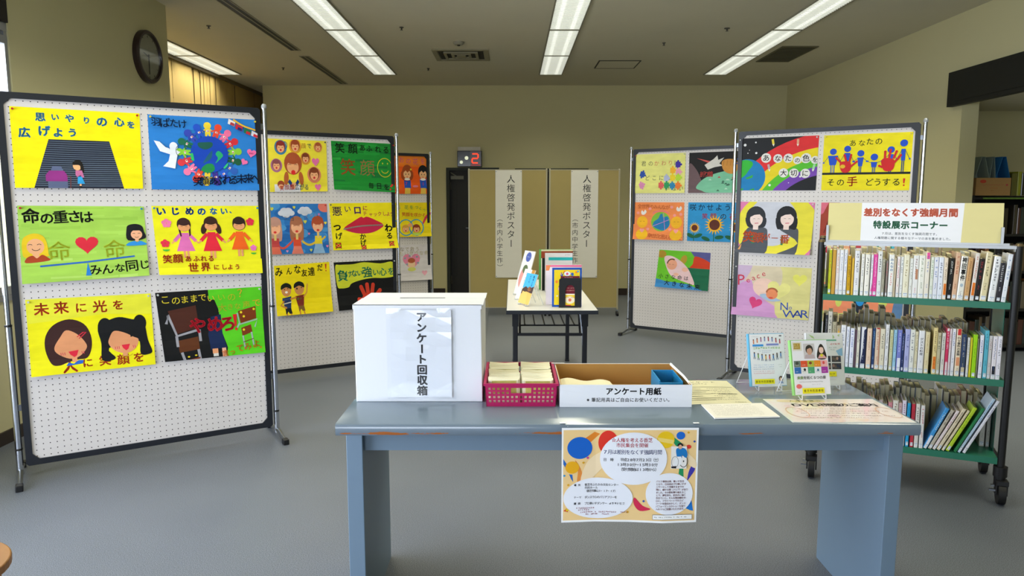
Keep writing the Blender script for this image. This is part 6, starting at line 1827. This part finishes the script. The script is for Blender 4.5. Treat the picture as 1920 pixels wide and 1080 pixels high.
# ------------------------------------------------------------------ books and brochures on the folding table
def front_book(label, x0, x1, y, h_, t, col, cover, page='d8d0b8', spine_col=None):
    """book standing with its cover towards the camera, spine at the left"""
    o = MB().box(0, x1 - x0, 0, 0.002, 0, h_).box(0, 0.002, 0.002, t - 0.002, 0, h_).box(0, x1 - x0, t - 0.002, t, 0, h_).build('book', mat('cover_' + col, col, 0.32, var=0.05, coat=0.3, scale=20))
    MB().box(0.002, x1 - x0 - 0.004, 0.002, t - 0.002, 0.003, h_ - 0.003).build('page_block', mat('pages_' + page, page, 0.85, var=0.08, scale=90), o)
    W = x1 - x0
    if cover:
        def fm(u, v, lift):
            return Vector((W * u, -(0.0002 + lift * 0.5), h_ - h_ * v))
        q = cover.mesh('cover_print', fm, M_INK, thick=0.0)
        q.parent = o
    o.location = (x0, y, FZ + 0.0005)
    return tag(o, label, 'book', 'books standing on the folding table')
a = Art(80, 100, '8a3a20', 101); a.R(0, 0, 5, 100, '5a9a4a').R(5, 0, 80, 4, 'c8c8a0')
front_book('large green spined book with a brown cover, rearmost on the folding table', 0.212, 0.476, 5.62, 0.315, 0.03, '5a9a4a', a)
a = Art(60, 100, '141414', 102); a.R(0, 0, 3, 100, 'd8d0b8')
front_book('black book with a cream edge behind the white brochures on the folding table', 0.226, 0.366, 5.565, 0.252, 0.022, '201e1c', a)
a = Art(71, 100, 'd2d0d4', 103); a.R(9, 11, 71, 19, '20a8b0').M(52, 5, 6, 2.4, '505058').M(12, 32, 14, 3, '8a8c90')
front_book('white booklet with a teal band standing on the folding table', 0.253, 0.464, 5.50, 0.297, 0.012, 'c8c6ca', a)
a = Art(90, 100, 'e8dce0', 104); a.R(0, 0, 90, 5, 'e87098').P([(0, 2), (12, 0), (8, 14), (0, 14)], 'e88850')
front_book('white book with a pink top edge, just behind the blue picture book', 0.227, 0.466, 4.80, 0.268, 0.018, 'dcdade', a)
a = Art(75, 100, '1c50a8', 105)
a.R(5, 5, 70, 95, 'e8cc20')
for i in range(46):
    x, y = a.rnd.uniform(8, 66), a.rnd.uniform(8, 92)
    a.E(x, y, a.rnd.uniform(1.5, 4), a.rnd.uniform(1.5, 4), a.rnd.choice(['d83a30', 'e8e4d0', '4a9ac8', 'e0a8c0', '70a840', 'e88830', 'e8d860', '2c60a8']))
a.n += 1
a.g('い', 26, 14, 9, '40a050', 0.03).E(38, 15, 8, 6, 'dce8f0').E(38, 15, 3, 3, 'd84870')
front_book('blue picture book with a crowded yellow cover on the folding table', 0.264, 0.458, 4.700, 0.258, 0.014, '1c50a8', a)
# black bookend stand with an arched opening and a small book behind it
a = Art(60, 100, '6c1828', 106); a.R(0, 58, 60, 100, 'e4c428').R(0, 56, 60, 60, 'e8e0d0').M(14, 46, 8, 4, 'd8b0a0').M(14, 38, 8, 4, 'd8b0a0').E(30, 76, 16, 12, 'e8dcc0').E(30, 76, 5, 5, 'd86a50').M(18, 68, 7, 4, 'c83830').M(14, 4, 9, 3, 'd8a8a0').R(8, 92, 34, 98, 'd03a50')
front_book('small maroon and yellow book showing through the arch of the black bookend', 0.318, 0.440, 4.672, 0.206, 0.012, '6c1828', a)
b = MB()
arch = [(0.042, 0.012), (0.103, 0.012)] + [(0.0725 + 0.0305 * math.cos(R(t)), 0.115 + 0.035 * math.sin(R(t))) for t in range(0, 181, 20)]
outer = [(0.0, 0.0), (0.145, 0.0), (0.145, 0.183), (0.135, 0.195), (0.012, 0.195), (0.0, 0.183)]
# plate built as four slabs around the opening, with the arch's shoulders filled
pl_ = MB()
pl_.prism([(0, 0), (0.042, 0), (0.042, 0.195), (0.012, 0.195), (0, 0.183)], 'y', 0, 0.003)
pl_.prism([(0.103, 0), (0.145, 0), (0.145, 0.183), (0.135, 0.195), (0.103, 0.195)], 'y', 0, 0.003)
pl_.box(0.042, 0.103, 0, 0.003, 0, 0.012)
top = [(0.103, 0.195), (0.042, 0.195), (0.042, 0.115)] + [(0.0725 + 0.0305 * math.cos(R(t)), 0.115 + 0.035 * math.sin(R(t))) for t in range(160, 19, -20)] + [(0.103, 0.115)]
pl_.prism(top, 'y', 0, 0.003)
be = empty('bookend', 'black steel bookend with an arched opening in front of the picture books', 'bookend', (0.307, 4.664, FZ + 0.0005))
pl_.build('plate', M_BLACK, be)
MB().box(0.045, 0.10, 0.003, 0.007, 0, 0.002).build('foot_plate', M_BLACK, be)
# brochures on clear easels at the left
def brochure(x, y, art, label, elabel, W, H, ang=R(-63), tilt=20, col='e0dcd0', z=FZ):
    e = empty('brochure', label, 'brochure', (x, y, z + 0.012), 0, rot=(-R(tilt), 0, ang), group='brochures leaning on the folding table')
    MB().box(0, W, 0.0002, 0.006, 0, H).build('pages', mat('pages_' + col, col, 0.7, var=0.05, scale=90), e)
    def fm(u, v, lift):
        return Vector((W * u, -lift, H - H * v))
    q = art.mesh('cover_print', fm, M_INK, thick=0.0)
    q.parent = e
    s = empty('clear_easel', elabel, 'display stand', (x, y, z), ang, group='clear easels on the folding table')
    b = MB()
    c, si = math.cos(R(tilt)), math.sin(R(tilt))
    for xx in (0.02, W - 0.02):
        b.tube([(xx, -0.012, 0.014), (xx, -0.012, 0.003), (xx, 0.008, 0.003), (xx, 0.012 + 0.15 * si, 0.01 + 0.15 * c), (xx, 0.125, 0.003)], 0.0028, 6)
    b.tube([(0.02, 0.012 + 0.12 * si, 0.01 + 0.12 * c), (W - 0.02, 0.012 + 0.12 * si, 0.01 + 0.12 * c)], 0.0028, 6)
    b.build('frame', mat('clear_rod', 'c8cdd0', 0.1, spec=0.8), s)
a = Art(70, 100, '4aa8e0', 111); a.R(0, 50, 70, 100, 'e0b060').P([(0, 56), (20, 44), (44, 50), (70, 40), (70, 62), (30, 60), (0, 70)], '4a3a38', 1).E(46, 50, 12, 8, '8a5a40').T('戦争と平和', 52, 10, 9, '1c3050', 0.02, 9.5, vert=True).T('子ども', 30, 10, 8, '1c3050', 0.02, 9, vert=True)
a.P([(8, 60), (40, 64), (50, 100), (0, 100)], 'e8b868')
brochure(0.040, 4.835, a, 'blue and sand coloured brochure leaning nearest on the folding table', 'clear easel under the nearest blue and sand brochure', 0.148, 0.21)
a = Art(70, 100, 'dcd8d0', 112); a.R(50, 0, 70, 100, 'b8843c').M(20, 12, 12, 6, '707888', True).E(40, 60, 14, 18, 'd8b848')
brochure(0.022, 5.06, a, 'white brochure with a brown strip, in the middle on the folding table', 'clear easel under the middle white brochure', 0.148, 0.22, tilt=22)
a = Art(70, 100, 'd4d2d0', 113); a.E(36, 14, 17, 11, '4a5ca0').M(24, 14, 6, 4, 'c0c8e0').E(30, 62, 22, 24, 'd09088').E(34, 42, 16, 10, '5a6a48').R(48, 56, 64, 90, 'c8b0a0')
brochure(0.012, 5.32, a, 'tall pale brochure with a blue oval at its top, farthest on the folding table', 'clear easel under the farthest pale brochure', 0.16, 0.33, tilt=17)

# ------------------------------------------------------------------ partition screens with banners
M_PART = mat('partition_fabric', 'a3925c', 0.85, var=0.04, bump=0.2, bscale=400)
M_PPOST = mat('partition_post', 'a8a084', 0.45, 0.2)
def screen(x0, x1, label, wheels):
    e = empty('partition_screen', label, 'partition', (x0, 8.7, 0), group='beige partition screens')
    W = x1 - x0
    MB().box(0.02, W - 0.02, -0.012, 0.012, 0.105, 1.752).build('fabric_panel', M_PART, e)
    for x in (0, W - 0.02):
        p = MB().box(x, x + 0.02, -0.016, 0.016, 0.075, 1.762).build('post', M_PPOST, e, bevel=0.003)
        MB().box(x + 0.002, x + 0.018, -0.012, 0.012, 1.762, 1.772).build('post_cap', mat('cap_cream', 'cfc8ae', 0.4), p)
    MB().box(0.02, W - 0.02, -0.014, 0.014, 1.752, 1.762).box(0.02, W - 0.02, -0.014, 0.014, 0.095, 0.105).build('rail', M_PPOST, e)
    for x in wheels:
        MB().box(x - 0.008, x + 0.008, -0.008, 0.008, 0.045, 0.08).build('castor_stem', M_STEEL, e)
        for yy in (-0.014, 0.014):
            w2 = MB().tube([(x - 0.012, yy - 0.0, 0.026), (x + 0.012, yy, 0.026)], 0.026, 16).build('castor_wheel', M_BLACK, e, smooth=True)
            w2.location = (0, -0.03 if yy < 0 else 0.0, 0)
screen(-0.524, 0.424, 'beige partition screen with the left white banner', (0.012, 0.93))
screen(0.442, 1.292, 'beige partition screen with the right white banner', (0.012, 0.84))
def banner(x0, x1, lines, label):
    a = Art(31.5, 128, 'dcd8cc', 121)
    a.T('人権啓発ポスター', 18.5, 10.5, 10.2, '2c2c2c', 0.0, 10.9, vert=True)
    a.T(lines, 5.2, 57, 7.4, '343434', 0.0, 8.35, vert=True)
    def fm(u, v, lift):
        return Vector(((x1 - x0) * u, -(0.001 + 0.003 * abs(math.sin(5 * v)) + lift), 1.286 * (1 - v)))
    o = a.mesh('paper_banner', fm, M_INK, slices=8)
    o.location = (x0, 8.686, 0.466)
    tag(o, label, 'banner', 'vertical paper banners')
    for x, z in ((0.01, 1.27), (x1 - x0 - 0.01, 1.27), (0.01, 0.015), (x1 - x0 - 0.01, 0.015)):
        MB().tube([(x, -0.004, z), (x, -0.010, z)], 0.006, 8).build('push_pin', M_STEEL, o)
banner(-0.199, 0.118, '（市内小学生作）', 'long white vertical banner on the partition behind the left side of the folding table')
banner(0.705, 1.030, '（市内中学生作）', 'long white vertical banner on the partition to the right')

# ------------------------------------------------------------------ wall things
nm = empty('number_display', 'black electronic board with a glowing red digit above the dark door', 'sign', (-0.789, 10.5, 1.875))
MB().box(0, 0.352, 0.01, 0.1, 0.0, 0.228).build('housing', M_BLACK, nm, bevel=0.004)
MB().box(0.01, 0.335, 0.03, 0.1, 0.228, 0.285).build('top_box', mat('box_pale', 'c8c4b8', 0.5), nm, bevel=0.003)
MB().box(0.008, 0.19, 0.006, 0.01, 0.008, 0.22).build('dark_window', mat('dark_gloss', '181818', 0.12), nm)
MB().box(0.19, 0.344, 0.006, 0.01, 0.008, 0.22).build('red_window', mat('dark_red_gloss', '3a0808', 0.2), nm)
b = MB()
X0, Z0, S = 0.215, 0.055, 0.085
for (x0, z0, x1, z1) in ((0, 1.5, 1, 1.5), (1, 0.82, 1, 1.45), (0, 0.75, 1, 0.75), (0, 0.05, 0, 0.68), (0, 0, 1, 0)):
    if z0 == z1:
        b.box(X0 + 0.004, X0 + S - 0.004, 0.003, 0.006, Z0 + z0 * S - 0.009, Z0 + z0 * S + 0.009)
    else:
        b.box(X0 + x0 * S - 0.009, X0 + x0 * S + 0.009, 0.003, 0.006, Z0 + z0 * S, Z0 + z1 * S)
b.build('lit_digit', mat('led_red', 'ff3018', 0.4, emit=('ff3c18', 1.6)), nm)
MB().box(0.20, 0.33, 0.004, 0.006, 0.018, 0.030).build('lit_caption', mat('led_red_dim', '8a1810', 0.4, emit=('b02010', 0.5)), nm)
for x, z in ((0.135, 0.125), (0.06, 0.065)):  # two pale discs with a weak glow on the dark window
    MB().tube([(x, 0.004, z), (x, 0.006, z)], 0.027 if x > 0.1 else 0.024, 12).build('pale_disc', mat('disc_pale', 'e8ecd0', 0.4, emit=('e8f0d0', 0.7)), nm)
ck = empty('wall_clock', 'round wall clock with a dark rim on the olive side wall', 'clock', (-2.93, 5.94, 2.535))
def circ(r, x, n=40):
    return [(r * math.cos(2 * math.pi * i / n), r * math.sin(2 * math.pi * i / n)) for i in range(n)]
b = MB()
n = 48
vs_, fs_ = [], []
for r_, x in ((0.205, 0.0), (0.205, 0.035), (0.195, 0.045), (0.178, 0.045), (0.172, 0.022)):
    vs_ += [(x, r_ * math.cos(2 * math.pi * i / n), r_ * math.sin(2 * math.pi * i / n)) for i in range(n)]
for k in range(4):
    for i in range(n):
        fs_.append((k * n + i, k * n + (i + 1) % n, (k + 1) * n + (i + 1) % n, (k + 1) * n + i))
b.add(vs_, fs_)
b.build('rim', mat('clock_rim', '2a1c18', 0.35), ck, smooth=True)
MB().prism(circ(0.176, 0), 'x', 0.0, 0.022).build('dial', mat('clock_dial', '8c8a76', 0.6), ck)
b = MB()
for i in range(12):
    t = math.radians(30 * i)
    c, s = math.cos(t), math.sin(t)
    b.bar((0.0225, 0.150 * s, 0.150 * c), (0.0225, 0.165 * s, 0.165 * c), 0.006, 0.002)
b.build('hour_marks', mat('clock_mark', '3a3630', 0.5), ck)
M_HAND = mat('clock_hand', '141414', 0.4)
for t, L_, w2 in ((-76 + 360, 0.085, 0.011), (180, 0.135, 0.008)):
    t = R(t)
    # 12 o'clock is up; seen from the room the far side (+y) lies to the right
    MB().bar((0.026, -0.02 * math.sin(t), -0.02 * math.cos(t)), (0.026, L_ * math.sin(t), L_ * math.cos(t)), w2, 0.002).build('hand', M_HAND, ck)
MB().prism(circ(0.176, 0), 'x', 0.036, 0.038).build('glass', M_CLEAR, ck)
# slat blinds in the recess
M_SLAT = mat('blind_slat', 'b59b62', 0.8, var=0.06)
bd = empty('slat_blind', 'tall gold vertical slat blinds in front of the recessed windows', 'blind', (-3.86, 6.40, 0), kind=None)
MB().box(-0.03, 0.03, 0, 5.0, 2.985, 3.028).build('head_rail', mat('blind_rail', '6a5a3c', 0.5), bd)
rnd = random.Random(3)
y = 0.04
sl = None
while y < 4.95:
    an = R(-rnd.uniform(1, 7)) if rnd.random() < 0.7 else R(rnd.uniform(1, 7))
    if sl is None:
        sl = MB().box(-0.001, 0.001, 0, 0.098, 0.55, 2.985).build('slat', M_SLAT, bd)
        sl.location = (0, y, 0)
        sl.rotation_euler = (0, 0, an)
    else:
        dup(sl, bd, (0, y, 0), (0, 0, an))
    y += 0.094

# ------------------------------------------------------------------ side room shelf unit with its things
su = empty('book_shelf_unit', 'black library shelving behind the opening in the right wall', 'bookshelf', (4.16, 6.56, 0))
M_SH = mat('shelf_black', '121211', 0.6)
SW, SDp = 2.4, 0.42
MB().box(0, SW, SDp - 0.02, SDp, 0, 1.44).build('back_panel', M_SH, su)
for x in (0, 0.8, 1.6, SW - 0.025):
    MB().box(x, x + 0.025, 0, SDp - 0.02, 0.0, 1.44).build('side_panel', M_SH, su)
for i, z in enumerate((0.06, 0.40, 0.75, 1.09, 1.425)):
    s = MB()
    for k in range(3):
        x0 = k * 0.8 + 0.025
        s.box(x0, x0 + 0.75 + (0.0 if k < 2 else 0), 0.004, SDp - 0.02, z - 0.02, z)
    s.build('shelf', M_SH, su)
b = MB()
for k in range(3):
    b.box(0.1 + k * 0.8, 0.74 + k * 0.8, -0.002, 0.004, 1.408, 1.422)
b.build('label_strip', mat('label_strip_green', '5a7a2c', 0.5, var=0.5, scale=26), su)
rnd = random.Random(8)
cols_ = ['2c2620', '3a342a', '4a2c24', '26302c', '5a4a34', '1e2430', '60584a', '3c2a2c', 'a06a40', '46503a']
kk = 0
for zi, z in enumerate((0.06, 0.40, 0.75, 1.09)):
    x = 0.03
    i = 0
    while x < 1.5:
        w_ = rnd.uniform(0.022, 0.05)
        if 0.79 - w_ < x < 0.83:
            x = 0.83
        h_ = rnd.uniform(0.2, 0.27)
        i += 1
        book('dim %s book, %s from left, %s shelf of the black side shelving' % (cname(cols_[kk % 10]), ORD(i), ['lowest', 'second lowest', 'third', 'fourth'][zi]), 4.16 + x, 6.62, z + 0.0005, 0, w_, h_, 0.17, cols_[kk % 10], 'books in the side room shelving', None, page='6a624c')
        kk += 1
        x += w_ + (0.002 if rnd.random() < 0.8 else 0.05)
cb = empty('cardboard_box', 'brown cardboard box with red print on top of the black shelving', 'box', (4.195, 6.575, 1.4405), 0)
MB().box(0, 0.315, 0, 0.26, 0, 0.158).build('carton', mat('carton_brown', 'a07c4c', 0.75, var=0.06, bump=0.1, bscale=40), cb, bevel=0.002)
a = Art(100, 50, 'a07c4c', 131); a.E(20, 10, 9, 5, 'b0402c').M(18, 20, 17, 4, 'a05444').E(89, 20, 3, 2.6, 'b03848').M(38, 29, 8, 4, 'a8643c').M(46, 36, 4, 4, '906030').M(78, 43, 4, 4, '98683c')
def fm(u, v, lift):
    return Vector((0.315 * u, -(0.0002 + lift), 0.158 * (1 - v)))
q = a.mesh('carton_print', fm, M_INK, thick=0.0)
q.parent = cb
def wedge(x, label, c1, c2, name='file_holder', w_=0.10, g_='file holders on the cardboard box'):
    e = empty(name, label, 'file holder', (4.195 + x, 6.59, 1.5988), 0, group=g_)
    D, H = 0.22, 0.19
    t = 0.003
    side = [(0, 0), (D, 0), (D, H), (D * 0.55, H), (0, H * 0.38)]
    b = MB()
    b.prism([(0, 0), (w_, 0), (w_ * 0.62, H), (w_ * 0.38, H)], 'y', 0.16, 0.163)
    b.add([(0, 0, 0), (w_ * 0.38, 0.0, H), (w_ * 0.38, 0.163, H), (0, 0.163, 0), (t, 0, 0), (w_ * 0.38 + t, 0, H), (w_ * 0.38 + t, 0.163, H), (t, 0.163, 0)], [(0, 1, 2, 3), (4, 7, 6, 5), (0, 4, 5, 1), (2, 6, 7, 3), (1, 5, 6, 2), (0, 3, 7, 4)])
    b.add([(w_, 0, 0), (w_ * 0.62, 0.0, H), (w_ * 0.62, 0.163, H), (w_, 0.163, 0), (w_ - t, 0, 0), (w_ * 0.62 - t, 0, H), (w_ * 0.62 - t, 0.163, H), (w_ - t, 0.163, 0)], [(0, 1, 2, 3), (4, 7, 6, 5), (0, 4, 5, 1), (2, 6, 7, 3), (1, 5, 6, 2), (0, 3, 7, 4)])
    b.box(w_ * 0.38, w_ * 0.62, 0, 0.163, H - t, H)
    b.build('holder_body', mat('holder_' + c1, c1, 0.5), e)
    MB().box(w_ * 0.3, w_ * 0.7, 0.164, 0.166, 0.02, H * 0.7).build('inner_card', mat('holder_' + c2, c2, 0.6), e)
wedge(-0.005, 'pale green folded stand at the left on the cardboard box', '8a968a', '3a4840', 'folded_stand', 0.13)
wedge(0.127, 'pale grey-green folded stand in the middle on the cardboard box', '7c8c88', '505c58', 'folded_stand', 0.055)
wedge(0.184, 'tall blue folded stand at the right on the cardboard box', '2468a0', '1c4c78', 'folded_stand', 0.13)
for i, (x, w_, h_, c, lb) in enumerate(((0.375, 0.05, 0.20, '5c5a20', 'dark olive book beside the cardboard box'), (0.428, 0.035, 0.215, '8c9020', 'yellow-green book beside the dark olive one on the shelving'), (0.466, 0.03, 0.20, '22241c', 'black spined book on top of the black shelving'), (0.50, 0.04, 0.205, '8a7058', 'brown book at the edge on top of the black shelving'), (0.545, 0.04, 0.20, '40483c', 'dark green book last in the row on top of the black shelving'))):
    book(lb, 4.16 + x, 6.60, 1.4405, 0, w_, h_, 0.17, c, 'books on top of the side room shelving', None, page='b0a078')

# wooden stool, mostly outside the view at the lower left corner
st = empty('wooden_stool', 'brown wooden stool whose splayed leg just shows at the lower left corner', 'stool', (-1.566, 1.85, 0))
M_WOOD = mat('stool_wood', '8a5a24', 0.45, var=0.2, scale=14)
MB().prism(circ(0.17, 0), 'z', 0.38, 0.405).build('seat', M_WOOD, st, bevel=0.004)
for t in (0, 90, 180, 270):
    c, s_ = math.cos(R(t)), math.sin(R(t))
    MB().tube([(0.155 * c, 0.155 * s_, 0.38), (0.265 * c, 0.265 * s_, 0.0)], [0.018, 0.014], 10).build('leg', M_WOOD, st, smooth=True)
for (a_, b_) in ((0, 180), (90, 270)):
    z_ = 0.16 if a_ else 0.19
    r_ = 0.155 + 0.11 * (0.38 - z_) / 0.38
    MB().tube([(r_ * math.cos(R(a_)), r_ * math.sin(R(a_)), z_), (r_ * math.cos(R(b_)), r_ * math.sin(R(b_)), z_)], 0.008, 8).build('stretcher', M_WOOD, st)
for k, (x, y) in enumerate(((4.7, 2.6), (4.7, 4.3), (5.9, 2.6), (5.9, 4.3), (5.9, 5.9))):  # unseen ceiling fixtures added to brighten the side room
    o = dup(proto, loc=(x, y, 2.2745), rot=(0, 0, 0), label='added unseen fixture brightening the side room, %s' % ['by the opening, far from the shelving', 'by the opening, near the shelving', 'away from the opening, nearest one', 'away from the opening, middle one', 'away from the opening, by the shelving'][k])
bpy.context.view_layer.update()
